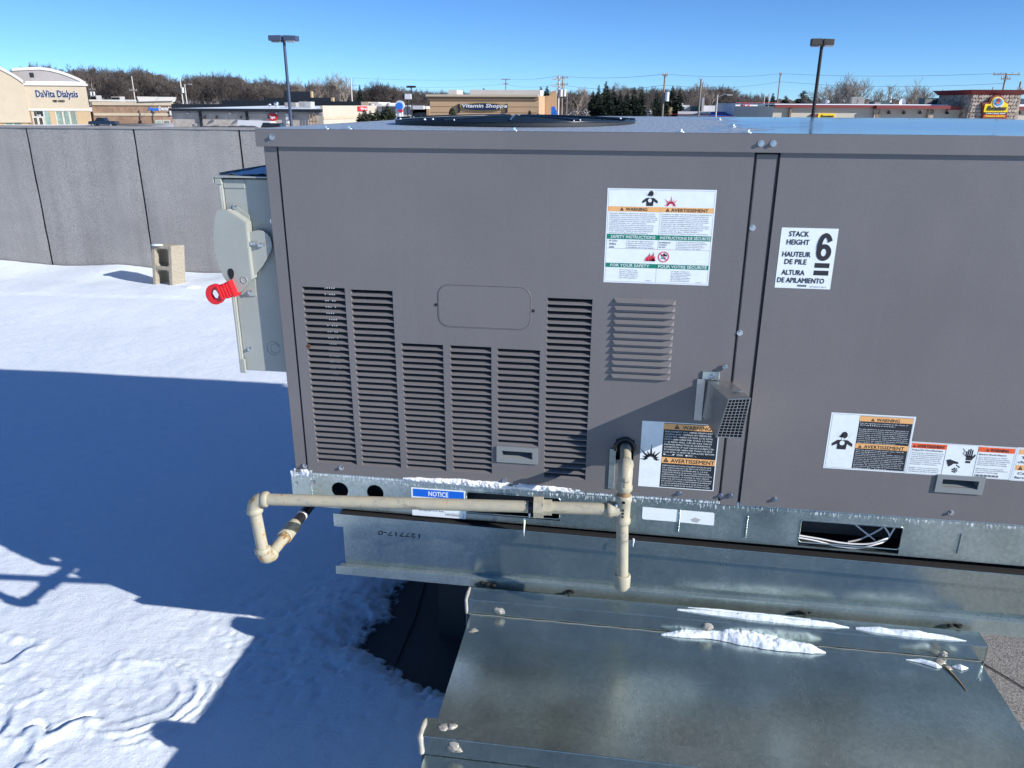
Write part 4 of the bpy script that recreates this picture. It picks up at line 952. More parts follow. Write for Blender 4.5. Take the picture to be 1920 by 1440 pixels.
lines(I, 'inkw', ["Pour les appareils au gaz installes dans l'Etat de", 'Californie :', "Si un appareil au gaz n'est pas installe, opere ou", 'maintenu conformement aux instructions du fabricant,', 'il pourrait y avoir exposition a des substances', "provenant du gaz ou d'autres produits de combustion", "qui sont reputes, dans l'Etat de Californie, pour causer", "le cancer, des anomalies congenitales et d'autres", 'pathologies du systeme reproductif. Consulter le', "fournisseur de gaz dans l'Etat de Californie pour en", 'savoir plus.'], .36, .64, .0325, .018, .60, bold=.01)
I.done()
# 5 electric shock sticker
x0, x1, z0, z1 = .6375, .853, .7125, .789
e = sticker('shock_hazard_sticker', x0, x1, z0, z1, -P0-.0003, rp, 'long white electric shock sticker with orange bands and hands'); I = Ink(e, x0, x1, z0, z1, -P0-.0003)
I.frame('ink', .0015, .015); I.rect('dorange', .02, .345, .04, .19); I.rect('dorange', .645, .98, .04, .19); I.rect('ink', .345, .348, .03, .97); I.rect('ink', .642, .645, .03, .97)
tri_mark(I, .03, .165, .03, c2='dorange'); I.text('ink', 'AVERTISSEMENT', .07, .165, .09, .26, bold=.02); tri_mark(I, .715, .165, .03, c2='dorange'); I.text('ink', 'WARNING', .755, .165, .09, .17, bold=.02)
I.text('ink', 'Risque De Choc Electrique', .03, .265, .05, .29, bold=.025); I.text('ink', 'Electric Shock Hazard', .66, .285, .05, .25, bold=.025)
lines(I, 'ink', ['Peut entraîner des blessures ou la', 'mort. Il faudra probablement avoir', 'recours a plusieurs sectionneurs', 'pour desactiver cet equipement.', 'Mettre hors tension tous les', 'sectionneurs a distance avant de', "proceder a l'entretien.", '', 'Danger - Piece en mouvement.', 'Ne pas mettre les mains dans le', 'ventilateur pendant la marche.'], .03, .345, .058, .036, .30, bold=.012)
lines(I, 'ink', ['Can cause injury or death.', 'More than one disconnect switch', 'may be required to de-energize this', 'equipment. Open all remote', 'disconnects before servicing.', '', 'Hazardous moving part.', 'Do not reach into fan while fan is', 'operating.'], .66, .365, .058, .036, .30, bold=.012)
for i in range(18): I.rect('ink', .66+i*.0125, .66+i*.0125+(.008 if i % 3 else .005), .885, .95)
# lightning hand
I.rect('ink', .545, .605, .33, .47)
for i, (u, t) in enumerate(((.535, .20), (.552, .14), (.570, .12), (.588, .15))): I.rect('ink', u, u+.013, t, .36)
I.poly('ink', [(.605, .36), (.625, .26), (.63, .33), (.605, .44)][::-1]); I.rect('ink', .548, .595, .49, .56)
for a, c in (((.50, .12), (.525, .22)), ((.525, .22), (.505, .26)), ((.505, .26), (.535, .34))): I.poly('ink', [a, (a[0]+.007, a[1]), (c[0]+.007, c[1]), c][::-1])
# hand and fan
I.poly('ink', [(.37, .50), (.40, .47), (.45, .52), (.485, .55), (.485, .60), (.44, .60), (.43, .64), (.40, .70), (.385, .62)][::-1])
for i in range(6):
    a = 2*PI*i/6; I.poly('ink', [(.465, .80), (.465+.03*math.cos(a), .80+.085*math.sin(a)), (.465+.03*math.cos(a+.6), .80+.085*math.sin(a+.6))][::-1])
for u in (.47, .485, .495): I.rect('ink', u, u+.012, .63+(u-.47)*2, .67+(u-.47)*2)
I.done()
# 6 panel closed sticker, runs out of the picture
x0, x1, z0, z1 = .853, 1.01, .712, .790
e = sticker('panel_closed_sticker', x0, x1, z0, z1, -P0-.0006, rp, 'white sticker with amber bands at the right picture edge'); I = Ink(e, x0, x1, z0, z1, -P0-.0006)
I.frame('ink', .0015, .02); I.rect('orange', .03, .97, .05, .20); I.rect('orange', .03, .97, .52, .68); tri_mark(I, .06, .66, .06)
tri_mark(I, .25, .185, .05); I.text('ink', 'WARNING', .34, .185, .09, .3, bold=.02); I.text('ink', 'AVERTISSEMENT', .16, .655, .09, .5, bold=.02)
I.text('ink', 'This panel must be', .07, .33, .075, .75, bold=.02); I.text('ink', 'closed when operating', .045, .46, .075, .8, bold=.02)
I.text('ink', 'Ce couvercle doit être', .07, .80, .075, .8, bold=.02); I.text('ink', 'fermé en marche', .045, .93, .075, .6, bold=.02); I.done()
# notice sticker on the rail
x0, x1, z0, z1 = -.4825, -.347, .511, .588
e = sticker('notice_sticker', x0, x1, z0, z1, -.0005, rail, 'white notice sticker with a blue header'); I = Ink(e, x0, x1, z0, z1, -.0005)
I.rect('blue', .03, .97, .04, .31); I.text('inkw', 'NOTICE', .5, .26, .17, .36, 'C', bold=.03)
lines(I, 'ink', ['Prior to setting the unit on the roof curb, cut', 'the shipping straps, raise the unit', 'off and remove the bottom wood', 'supports.'], .13, .46, .115, .062, .70, bold=.008)
I.rect('ink', .62, .96, .83, .835); I.rect('ink', .62, .96, .925, .93); I.rect('ink', .62, .624, .83, .93); I.rect('ink', .956, .96, .83, .93); I.text('ink', '48TM503816', .64, .91, .055, .25, bold=.01); I.done()
# torn blank white sticker
b = MB(); b.prism([(.078, .5795), (.078, .551), (.081, .5475), (.160, .5470), (.243, .5445), (.2445, .5490), (.2435, .5745), (.240, .5775), (.166, .5785)][::-1], 'y', -.0009, -.0001)
b.build('torn_blank_sticker', 'white', rail)
b = MB(); b.prism([(.190, .556), (.200, .562), (.214, .558), (.206, .549), (.196, .551)][::-1], 'y', -.0012, -.0008); b.build('torn_patch', 'steel', rail)

# ------------------------------------------------------------ frost, snow crust and icicles on the unit
def crust(name, pts, label, seed, nv=9, mat_='frost', cat='snow', n=5, lift=0, floor=.05):
    # pts: (centre, half width vector, height vector) along a line -> lumpy strip with a rounded section
    P = []; rs = np.random.RandomState(seed)
    segs = len(pts)-1; N_ = segs*n
    cen = []; wid = []; hei = []
    for i in range(N_+1):
        s = i/n; k = min(int(s), segs-1); t = s-k
        for arr, j in ((cen, 0), (wid, 1), (hei, 2)): arr.append(np.array(pts[k][j])*(1-t)+np.array(pts[k+1][j])*t)
    cen, wid, hei = np.array(cen), np.array(wid), np.array(hei); T = np.linspace(-1, 1, nv)
    A, Tm = np.meshgrid(np.arange(N_+1), T, indexing='ij')
    dl_ = np.linalg.norm(np.diff(cen, axis=0), axis=1); A = np.concatenate([[0], np.cumsum(dl_)])[:, None]+Tm*0
    Wd = np.linalg.norm(wid, axis=1)[:, None]
    jag = 1+(.22 if mat_ == 'snow' else .45)*fbm(A*45+seed, Tm*.8+seed, seed, 4)
    lump = np.clip((.80 if floor > 0 else .34)+(.45 if mat_ == 'snow' else .85)*fbm(A*(24 if mat_ == 'snow' else 42), Tm*Wd*30+seed, seed+1, 3)+(.13 if mat_ == 'snow' else .26)*fbm(A*210, Tm*Wd*210+seed, seed+2, 4), floor, 1.4)
    V = cen[:, None, :]+wid[:, None, :]*(Tm*jag)[:, :, None]+hei[:, None, :]*(np.sqrt(np.clip(1-Tm**2, 0, 1))*lump-lift)[:, :, None]
    i = np.arange(nv-1)[None, :]+np.arange(N_)[:, None]*nv
    f = np.stack([i, i+1, i+nv+1, i+nv], -1).reshape(-1, 4)
    o = np_obj(name, V.reshape(-1, 3), f, mat_); 
    return tag(o, label, cat, kind='stuff')
def line_pts(px0, px1, z, w, h, y=-P0, n=12, env=lambda t: 1, zf=None):
    return [((px0+(px1-px0)*t, y, (z if zf is None else zf(t))), (0, 0, w*env(t)), (0, -h*env(t), 0)) for t in np.linspace(0, 1, n)]
crust('frost_crust', line_pts(-.50, -.07, .6135, .0085, .010, n=16, env=lambda t: .25+.8*math.sin(PI*t)**.5), 'white frost crust along the foot of the louvred panel', 51, n=20, nv=12, floor=-.3)
crust('frost_film', line_pts(-.78, -.73, .6085, .010, .009, y=-.003, n=4), 'frost on the lower left corner of the unit', 58, n=20, floor=-.6)
def icicle(x, y, z, l, r, par, nm='icicle'):
    b = MB(); b.tube([(x, y, z), (x+.0003, y, z-l*.3), (x-.0005, y, z-l*.7), (x, y, z-l)], [r, r*.8, r*.5, r*.1], 8); return b.build(nm, 'ice', par)

# ------------------------------------------------------------ disconnect switch on the left side of the unit
ds = thing('disconnect_switch', 'tall grey electrical disconnect box with red-tipped handle', 'electrical box', (-.83, .10, .86))
DY = .020
b = MB(); b.box(-.890, -.779, DY, .24, .862, 1.312); b.build('enclosure', 'swgrey', ds, bevel=.002)
b = MB(); b.box(-.8985, -.8905, DY-.006, .246, .868, 1.318); b.box(-.8985, -.893, DY-.0085, DY-.006, .858, 1.30); b.build('door', 'swgrey', ds, bevel=.0015)
b = MB(); b.box(-.908, -.776, DY-.012, .33, 1.3155, 1.3185); b.box(-.908, -.9065, DY-.012, .33, 1.304, 1.3155); b.box(-.908, -.9055, DY+.02, .33, 1.3185, 1.3235)
b.build('rain_cap', 'swgrey', ds)
b = MB(); b.box(-.8895, -.8385, DY-.0022, DY, 1.292, 1.311); b.build('hinge_plate', 'swgrey', ds, bevel=.001)
b = MB(); b.box(-.905, -.889, DY-.010, DY-.002, 1.300, 1.319); b.build('cap_clip', 'swgrey', ds, bevel=.0015)
def DF(px, py, y=DY-.012): p = F(px, py, y); return (p.x, p.z)
def zoomp(zx, zy): return 380+zx*180/648, 300+zy*400/1440
# lever cover plate: half-oval, standing out on two feet
pts = [DF(*zoomp(*q), DY-.026) for q in ((160,337),(135,332),(112,335),(97,350),(88,380),(80,440),(77,510),(82,590),(95,660),(118,735),(150,800),(200,860),(245,893),(268,888),(332,805),(312,640),(290,425),(250,395))]
b = MB(); b.prism(pts, 'y', DY-.028, DY-.0265); cp = b.build('lever_guard', 'swgrey', ds)
# side flange of that plate, back to the box
fl = [((160,337),(178,352)),((250,395),(262,402)),((290,425),(300,418)),((312,640),(318,640)),((332,805),(340,800)),((245,893),(262,905))]
b = MB()
for i, ((a, _), (c, _)) in enumerate(zip(fl[:-1], fl[1:])):
    p, q = DF(*zoomp(*a), DY-.026), DF(*zoomp(*c), DY-.026)
    b.hexa([(p[0], DY-.0265, p[1]), (q[0], DY-.0265, q[1]), (q[0], DY, q[1]), (p[0], DY, p[1])], [(p[0]+.0015, DY-.0265, p[1]+.0008), (q[0]+.0015, DY-.0265, q[1]+.0008), (q[0]+.0015, DY, q[1]+.0008), (p[0]+.0015, DY, p[1]+.0008)])
b.build('guard_flange', 'swgrey', ds)
# feet with screws
for poly, scp in ((((165,330),(215,297),(318,370),(322,405),(288,420)), (218,322)), (((255,905),(350,800),(362,805),(366,915),(320,918)), (320,893))):
    q = [DF(*zoomp(*p_), DY) for p_ in poly]; b = MB(); b.prism(q, 'y', DY-.0035, DY-.001); b.build('mounting_foot', 'swgrey', ds, bevel=.0006)
    s = DF(*zoomp(*scp), DY-.004); inst(SC, Vector((s[0], DY-.004, s[1])), ds)
# teardrop arm with two thumb screws
q = [DF(*zoomp(*p_), DY-.014) for p_ in ((300,515),(318,492),(345,478),(375,474),(405,478),(435,495),(458,525),(469,565),(465,605),(440,655),(405,715),(335,800),(310,640))]
b = MB(); b.prism(q, 'y', DY-.0155, DY-.0135); b.build('lever_arm', 'swgrey', ds, bevel=.0006)
for (a, c) in ((340, 563), (395, 575)):
    s = DF(*zoomp(a, c), DY-.02); b = MB(); b.cyl((s[0], DY-.0245, s[1]), (s[0], DY-.0155, s[1]), .0032, 8)
    b.cyl((s[0], DY-.0195, s[1]), (s[0], DY-.0160, s[1]), .0050, 6)
    for sg in (-1, 1): b.box(s[0]+sg*.0045-.0025, s[0]+sg*.0045+.0025, DY-.0230, DY-.0180, s[1]-.003+sg*.001, s[1]+.004)
    b.build('wing_nut', 'screw', ds)
# holes in the plate
s = DF(*zoomp(192, 768), DY-.028); b = MB(); b.prism([(s[0]+.0072*math.cos(t)*(1.0+.25*math.sin(t)), s[1]+.0125*math.sin(t)) for t in np.linspace(0, 2*PI, 14, endpoint=False)], 'y', DY-.0290, DY-.0278); b.build('lock_hole', 'dark', cp)
s = DF(*zoomp(280, 810), DY-.028); b = MB(); b.tube([(s[0]+.0075*math.cos(t), DY-.0283, s[1]+.0075*math.sin(t)) for t in np.linspace(0, 2*PI, 18)], .0010, 6, False); b.build('round_embossing', 'swgrey', cp)
# red handle end: ribbed collar and a flat eye with a hexagonal hole
hx0, hz0 = DF(*zoomp(88, 905), DY-.04); hx1, hz1 = DF(*zoomp(205, 865), DY-.03)
rh_ = place(bpy.data.objects.new('red_handle', None), Vector((hx0, DY-.04, hz0)), ds)
b = MB(); n = 28
ring_o = [(hx0+.0215*math.cos(2*PI*i/n), hz0+.0235*math.sin(2*PI*i/n)) for i in range(n)]
ring_i = []
for i in range(n):
    a = 2*PI*i/n; k = math.cos(PI/6)/math.cos((a % (PI/3))-PI/6); ring_i.append((hx0+.0105*k*math.cos(a), hz0+.0125*k*math.sin(a)))
vs = [(x, y, z) for y in (DY-.047, DY-.033) for (x, z) in ring_o+ring_i]; fs = []
for i in range(n):
    j = (i+1) % n; fs += [(i, j, n+j, n+i), (2*n+i, 3*n+i, 3*n+j, 2*n+j), (i, 2*n+i, 2*n+j, j), (n+i, n+j, 3*n+j, 3*n+i)]
b.add(vs, fs); b.build('handle_eye', 'red', rh_, bevel=.0012)
d = Vector((hx1-hx0, 0, hz1-hz0)).normalized(); pz = Vector((-d.z, 0, d.x))
for k, (w, t0, t1) in enumerate(((.0165, .014, .020), (.0145, .021, .026), (.0175, .027, .033), (.0155, .034, .039), (.019, .040, .047))):
    b = MB(); a = Vector((hx0, 0, hz0))+d*t0; c = Vector((hx0, 0, hz0))+d*t1
    qs = [a-pz*w, c-pz*w*1.02, c+pz*w*1.02, a+pz*w]; b.hexa([(p.x, DY-.052+.002*k, p.z) for p in qs][::-1], [(p.x, DY-.018, p.z) for p in qs][::-1]); b.build('handle_rib', 'red', rh_, bevel=.0012)
# lower hasp, screws, round knock-out, door lip
s = DF(*zoomp(232, 1258), DY-.01); b = MB(); b.tube([(s[0]+.007*math.cos(t), DY+.01, s[1]+.006*math.sin(t)) for t in np.linspace(0, 2*PI, 14)], .0018, 6, False); b.build('padlock_hasp', 'black2', ds)
for zx, zy in ((318, 1275), (472, 412)):
    s = DF(*zoomp(zx, zy), DY); inst(SC, Vector((s[0], DY, s[1])), ds)
for r, dx_ in ((.0165, 0), (.0110, .0035)):
    s = DF(*zoomp(478, 1272), DY); b = MB(); b.tube([(s[0]+dx_+r*math.cos(t), DY-.0003, s[1]+r*math.sin(t)) for t in np.linspace(.3, 2*PI-.3, 24)], .0008, 5); b.build('knockout_ring', 'swgrey', ds)
b = MB(); b.box(-.8985, -.884, DY-.010, DY-.004, .858, .893); b.build('door_latch', 'swgrey', ds, bevel=.0015)
v, f = grid_mesh(np.linspace(-.900, -.778, 18), np.linspace(.030, .32, 12), np.zeros((12, 18)))
v[:, 2] = 1.3180+.006*np.clip(fbm(v[:, 0]*40, v[:, 1]*30, 60, 3)+.35, 0, 1)
tag(np_obj('snow_on_switch', v, f, 'snow'), 'thin bluish snow lying on top of the disconnect box', 'snow', kind='stuff')

# ------------------------------------------------------------ gas pipe
gp = thing('gas_pipe', 'cream painted gas pipe with union, tee and drip leg', 'pipe', (-.38, -.13, .43))
R = .0134
T0 = Vector((.030, -.13, .640)); TL = Vector((-.800, -.185, .628))
def seg(name, a, c, r=R, m='pipe', n=20, par=gp): b = MB(); b.cyl(a, c, r, n); return b.build(name, m, par)
def fitting(a, c, r, name='collar', par=gp):             # malleable-iron bead
    b = MB(); a, c = Vector(a), Vector(c); b.tube([a, a.lerp(c, .12), a.lerp(c, .88), c], [r*.93, r, r, r*.93], 20); return b.build(name, 'pipe', par)
dl = (T0-TL).normalized()
px = lambda x: F(x, 940, -.15).x
seg('pipe_run', TL+dl*.02, T0+dl*(px(990)-T0.x))
b = MB(); a = T0+dl*(px(983)-T0.x); b.tube([a, a+dl*.004], [R*1.02, R*.8], 18); b.build('pipe_end_thread', 'brass', gp)
seg('union_neck', T0+dl*(px(985)-T0.x), T0+dl*(px(1003)-T0.x), R*.95, 'blackpipe')
un = place(bpy.data.objects.new('union', None), T0+dl*(px(1018)-T0.x), gp)
b = MB(); b.tube([T0+dl*(px(1000)-T0.x), T0+dl*(px(1018)-T0.x)], [.0255, .0255], 8, True, False); b.build('union_nut', 'pipe', un, bevel=.0015)
b = MB(); b.tube([T0+dl*(px(1018)-T0.x), T0+dl*(px(1034)-T0.x)], [.0185, .0185], 8, True, False); b.build('union_tail', 'pipe', un, bevel=.0012)
seg('short_pipe', T0+dl*(px(1034)-T0.x), T0-dl*.03)
# tee
te = place(bpy.data.objects.new('tee', None), T0, gp)
b = MB(); b.tube([T0+Vector((0, 0, z)) for z in (-.034, -.031, -.023, -.020, .020, .023, .033, .036)], [.0155, .0180, .0180, .0158, .0158, .0180, .0180, .0155], 22); b.build('tee_body', 'pipe', te)
b = MB(); b.tube([T0, T0-dl*.022, T0-dl*.025, T0-dl*.034, T0-dl*.036], [.0158, .0158, .0180, .0180, .0155], 22); b.build('tee_branch', 'pipe', te)
for z, k in ((.600, 0), (.654, 1)):
    for j, (dx_, w) in enumerate(((-.003, .005), (0, .003), (.003, .005))):
        b = MB(); b.box(T0.x-.002, T0.x+.002, T0.y-.0172, T0.y-.0156, .628+j*.008, .633+j*.008) if k == 0 else b.box(T0.x-.003, T0.x+.003, T0.y-.0192, T0.y-.0176, .664, .669)
        b.build('cast_mark', 'ink' if k == 0 else 'pipe', te)
# drip leg down, nipple and elbow up, horizontal stub into the unit
seg('drip_leg', T0+Vector((0, 0, -.03)), Vector((.037, -.13, .472)))
cap = Vector((.0375, -.13, .470)); b = MB(); b.tube([cap+Vector((0, 0, .006)), cap+Vector((0, 0, .003)), cap+Vector((0, 0, -.024)), cap+Vector((.0005, 0, -.033))], [.0165, .0185, .0182, .0120], 22); b.build('pipe_cap', 'pipe', gp)
seg('nipple', T0+Vector((0, 0, .03)), T0+Vector((0, 0, .062)), R, 'brass')
E0 = Vector((.0305, -.13, .733))
b = MB(); b.tube([Vector((.030, -.13, .686)), Vector((.030, -.13, .690)), Vector((.030, -.13, .698)), Vector((.030, -.13, .701)), Vector((.0303, -.13, .716)), Vector((.0305, -.125, .727)), Vector((.0305, -.112, .7325)), Vector((.0305, -.102, .733)), Vector((.0305, -.094, .733)), Vector((.0305, -.092, .733))],
               [.0150, .0175, .0175, .0158, .0155, .0160, .0158, .0172, .0172, .0150], 22); b.build('elbow', 'pipe', gp)
b = MB(); b.box(E0.x-.0010, E0.x+.0010, -.1465, -.138, .700, .722); b.build('casting_ridge', 'pipe', gp)
seg('stub', Vector((.0305, -.10, .733)), Vector((.0300, .018, .731)), R*.92, 'pipe')
# left end: elbow, rusty drop, elbow, short run back, coupling and dark pipe under the unit
BL = F(497, 1052, -.185)
def elbow(c, d1, d2, name):
    e = place(bpy.data.objects.new(name, None), c, gp); d1, d2 = d1.normalized(), d2.normalized(); n = 7
    q = [c+d1*.030]+[c+d1*.030*(1-t)**2+d2*.030*t**2 for t in np.linspace(.12, .88, n)]+[c+d2*.030]
    b = MB(); b.tube(q, .0160, 20); b.build('elbow_body', 'pipe', e)
    for d in (d1, d2): b = MB(); b.tube([c+d*.022, c+d*.025, c+d*.034, c+d*.037], [.0155, .0182, .0182, .0155], 20); b.build('collar', 'pipe', e)
    return e
dd = (BL-TL); back = Vector((.004, 1, .0))
elbow(TL, dl, dd, 'pipe_elbow'); elbow(BL, -dd, back, 'pipe_elbow')
seg('rusty_drop', TL+dd.normalized()*.02, BL-dd.normalized()*.02)
K = BL+back*.125
seg('return_nipple', BL+back*.02, K); fitting(K-back*.01, K+back*.045, .0178, 'coupling'); fitting(K-back*.018, K-back*.006, .0186, 'coupling_bead')
seg('dark_pipe', K+back*.03, K+back*1.6, R, 'blackpipe')
b = MB(); b.tube([K+back*.085, K+back*.093], .0139, 16); b.build('pipe_tape', 'wire', gp)
ic = bpy.data.objects
for (a, c, l) in ((983, 972, .045), (993, 962, .012), (1156, 945, .02)):
    p = F(a, c, -.15 if a < 1100 else -.14); icicle(p.x, p.y, p.z, l, .0028, gp)
icicle(.060, -.046, .519, .022, .0026, None, 'icicle'); tag(bpy.data.objects[-1] if False else [o for o in COL.objects if o.name.startswith('icicle') and o.parent is None][-1], 'tiny icicle hanging below the base rail beside the drip leg', 'icicle')

# ------------------------------------------------------------ curb adapter and roof curb
ca = thing('curb_adapter', 'galvanised steel adapter frame between unit and roof curb', 'curb adapter', (.2, .5, .345))
AX0, AX1 = -.662, 1.30
def strip(name, m_, ya, yb, zl0, zl1, zr0_, zr1_, xl, bev=.0006, par=None):   # a long leaf whose edges may fall slightly to the right
    b = MB(); b.hexa([(xl, ya, zl0), (AX1, ya, zr0_), (AX1, yb, zr0_), (xl, yb, zl0)], [(xl, ya, zl1), (AX1, ya, zr1_), (AX1, yb, zr1_), (xl, yb, zl1)]); return b.build(name, m_, ca, bevel=bev)
strip('top_flange', 'ductm', -.0215, -.020, .474, .5100, .447, .483, AX0-.018)
strip('gap_shade_strip', 'tar', -.0195, .03, .5040, .5065, .477, .4795, AX0-.005, 0)  # black strip standing in for the shade in the gap under the rail
strip('web', 'ductm', -.0075, -.006, .356, .5035, .366, .4765, AX0)
b = MB(); b.box(AX0, AX0+.0015, -.006, 1.15, .37, .50); b.build('end_web', 'galv', ca)
strip('web_step', 'galv', -.0195, -.0075, .4785, .4800, .4495, .451, AX0-.010, 0)
strip('bottom_leaf', 'galv', -.0215, -.0075, .3575, .359, .3655, .367, AX0-.012, 0)
strip('bottom_flange', 'galv', -.0235, -.022, .336, .3600, .325, .3685, AX0-.022)
b = MB(); b.box(AX0+.005, AX1, 1.14, 1.15, .36, .507); b.box(AX0+.04, AX1, .002, 1.14, .352, .3552); b.build('rear_frame', 'galv', ca)
# part number pressed in upside down
b = MB(); p = F(787, 1000, -.008)
text_into(b, '127717-0', (p.x, -.0086, p.z-.002), (-1, 0, 0), (0, 0, -1), .017, .108, 'L', 0)
b.build('stamped_number', 'ink', ca)
rc_ = thing('roof_curb', 'dark felt-wrapped roof curb under the adapter frame', 'roof curb', (.2, .6, -.1))
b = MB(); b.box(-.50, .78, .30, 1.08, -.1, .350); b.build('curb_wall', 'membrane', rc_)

# ------------------------------------------------------------ supply duct coming towards the camera
du = thing('sheet_metal_duct', 'wide galvanised sheet metal duct running toward the camera', 'duct', (.26, -.6, -.08))
DX0, DX1 = -.3205, .838
def duct_sec(x0, x1, y0, y1, z, nm):
    b = MB(); nx, ny = 40, 24; xs_ = np.linspace(x0, x1, nx); ys_ = np.linspace(y0, y1, ny); X, Y = np.meshgrid(xs_, ys_)
    u = (X-x0)/(x1-x0); w = (Y-y0)/(y1-y0)
    Zp = z+.0045*np.sin(u*PI)*np.sin(np.clip(w, 0, 1)*PI)*(1+1.2*fbm(X*2.2, Y*3, 70, 2))-.0008
    v, f = grid_mesh(xs_, ys_, Zp); o = np_obj(nm, v, f, 'ductm', du); o.location = -WP[du]
    b.box(x0, x0+.0012, y0, y1, -.05, z-.001); b.box(x1-.0012, x1, y0, y1, -.05, z-.001); b.box(x0, x1, y0, y1, -.052, -.05); b.build('duct_side', 'ductm', du)
duct_sec(DX0, DX1, -.4995, -.090, .305, 'duct_top')
duct_sec(DX0-.004, DX1+.004, -1.30, -.528, .300, 'duct_top')
b = MB(); b.box(DX0+.01, DX1-.01, -.004, .295, -.05, .350); b.build('duct_sun_block', 'ductm', du)  # unseen box added to stop sunlight leaking under the adapter
# far flange (near the curb): top leaf, front leaf
b = MB(); b.box(-.3295, .846, -.0905, -.040, .3425, .3442); b.box(-.3295, .846, -.0925, -.0905, .3045, .3442); b.box(-.3295, .846, -.041, -.0395, .25, .3425)
b.build('far_flange', 'ductm', du, bevel=.0009)
# near flange
b = MB(); b.box(-.3300, .848, -.5265, -.4800, .3425, .3442); b.box(-.3300, .848, -.5285, -.5265, .3010, .3442); b.box(-.33, .848, -.4815, -.480, .302, .3425)
b.build('near_flange', 'ductm', du, bevel=.0009)
for y0, y1, z in ((-.0925, -.040, .3442), (-.5285, -.480, .3442)):
    for sx in (-.3305, .8475): b = MB(); b.box(sx-.001, sx+.001, y0, y1, .24, z); b.build('flange_end', 'ductm', du)
# sealant dabs and smears
def dab(px, py, z, r, h, name='sealant_dab', seed=0, mt='sealant', front=None):
    p = G(px, py, z) if front is None else F(px, py, front); rs = np.random.RandomState(seed+int(px)); nu, nv = 12, 5; vs = []
    for j in range(nv+1):
        for i in range(nu):
            t = 2*PI*i/nu; q = j/nv; k = r*(1-q*.75)*(1+.8*(rs.rand()-.5))
            o_ = (k*math.cos(t), k*math.sin(t)*.8, .5*h*q**.7*(1+.9*(rs.rand()-.5)))
            vs.append((p.x+o_[0], p.y+o_[1], p.z+o_[2]) if front is None else (p.x+o_[0], p.y-o_[2], p.z+o_[1]))
    fs = [(j*nu+i, j*nu+(i+1) % nu, (j+1)*nu+(i+1) % nu, (j+1)*nu+i) for j in range(nv) for i in range(nu)]+[tuple(nv*nu+i for i in range(nu))]
    b = MB(); b.add(vs, fs, True); return b.build(name, mt, du)
dab(936, 1146, 0, .012, .007, front=-.0926); dab(888, 1182, .305, .010, .004); dab(1326, 1176, 0, .012, .008, front=-.0926)
dab(1768, 1227, 0, .010, .008, front=-.0926); dab(852, 1402, 0, .014, .009, front=-.5286); dab(846, 1362, .344, .012, .005); dab(830, 1364, .344, .012, .004)
dab(1762, 1241, .3055, .013, .004); dab(1778, 1252, .3055, .010, .002)
b = MB()
for i, t in enumerate(np.linspace(0, 1, 9)): 
    pass
b.tube([(-.331, -.488, .346), (-.332, -.500, .3455), (-.3325, -.514, .345), (-.332, -.5285, .341), (-.331, -.530, .325), (-.330, -.530, .306)], [.003, .006, .005, .0065, .005, .006], 8)
b.build('sealant_bead', 'sealant', du)
b = MB(); b.tube([(-.331, -.045, .345), (-.3315, -.07, .3455), (-.331, -.092, .342), (-.330, -.0935, .322), (-.330, -.0935, .306)], [.003, .0045, .004, .004, .003], 8); b.build('sealant_bead', 'sealant', du)
b = MB(); b.tube([(x, -.0955+.0008*math.sin(x*90), .3052+.0003*math.sin(x*40)) for x in np.linspace(-.325, .84, 90)], .0011, 5); b.build('joint_sealant', 'handle', du)
b = MB(); p = [G(x, y, .3062) for x, y in ((1772, 1250), (1790, 1268), (1802, 1282), (1812, 1296))]; b.tube(p, [.0025, .0022, .0016, .0007], 6); b.build('rust_streak', 'brass', du)
# black dirt lumps caught under the adapter edge
for k, (a, c) in enumerate(((915, 1096), (1075, 1113), (1508, 1158), (1790, 1186))):
    p = F(a, c, -.030); b = MB(); rs = np.random.RandomState(k)
    for i in range(5): b.sphere((p.x+(rs.rand()-.5)*.03, p.y+(rs.rand()-.5)*.012, .3470+.002*rs.rand()), .003+.003*rs.rand(), 6, 4, (1.6, 1, .8))
    b.build('sealant_crumb', 'tar', du)
# hardened snow along the joint and on the flange
def gl(px, py, z): p = G(px, py, z); return (p.x, p.y, p.z)
crust('snow_ridge', [((gl(x, y, .306)), (0, w*1.25, 0), (0, 0, h*1.35)) for x, y, w, h in ((1240, 1190, .002, .002), (1275, 1189, .010, .009), (1330, 1187, .016, .016), (1380, 1196, .019, .019), (1430, 1205, .018, .018), (1480, 1213, .014, .014), (1520, 1219, .010, .010), (1548, 1224, .002, .002))], 'long white snow ridge lying on the duct top below the far flange', 81, nv=22, mat_='snow', n=24)
crust('snow_ridge', [((gl(x, y, .3445)), (0, w, 0), (0, 0, h)) for x, y, w, h in ((1270, 1143, .003, .003), (1320, 1148, .006, .007), (1400, 1157, .009, .011), (1470, 1165, .009, .011), (1560, 1173, .006, .008), (1592, 1177, .002, .002))], 'left strip of snow on top of the duct flange against the adapter', 83, nv=14, mat_='snow', n=26)
crust('snow_ridge', [((gl(x, y, .3445)), (0, w, 0), (0, 0, h)) for x, y, w, h in ((1604, 1178, .003, .003), (1640, 1182, .009, .011), (1700, 1189, .010, .013), (1760, 1195, .007, .009), (1812, 1202, .001, .001))], 'right strip of snow on top of the duct flange against the adapter', 85, nv=14, mat_='snow', n=22)
crust('snow_ridge', [((gl(x, y, .3445)), (0, w, 0), (0, 0, h)) for x, y, w, h in ((1290, 1139, .001, .001), (1340, 1144, .003, .004), (1420, 1152, .004, .005), (1520, 1162, .002, .002))], 'thin line of snow right under the adapter flange', 87, nv=9, mat_='snow', n=22)
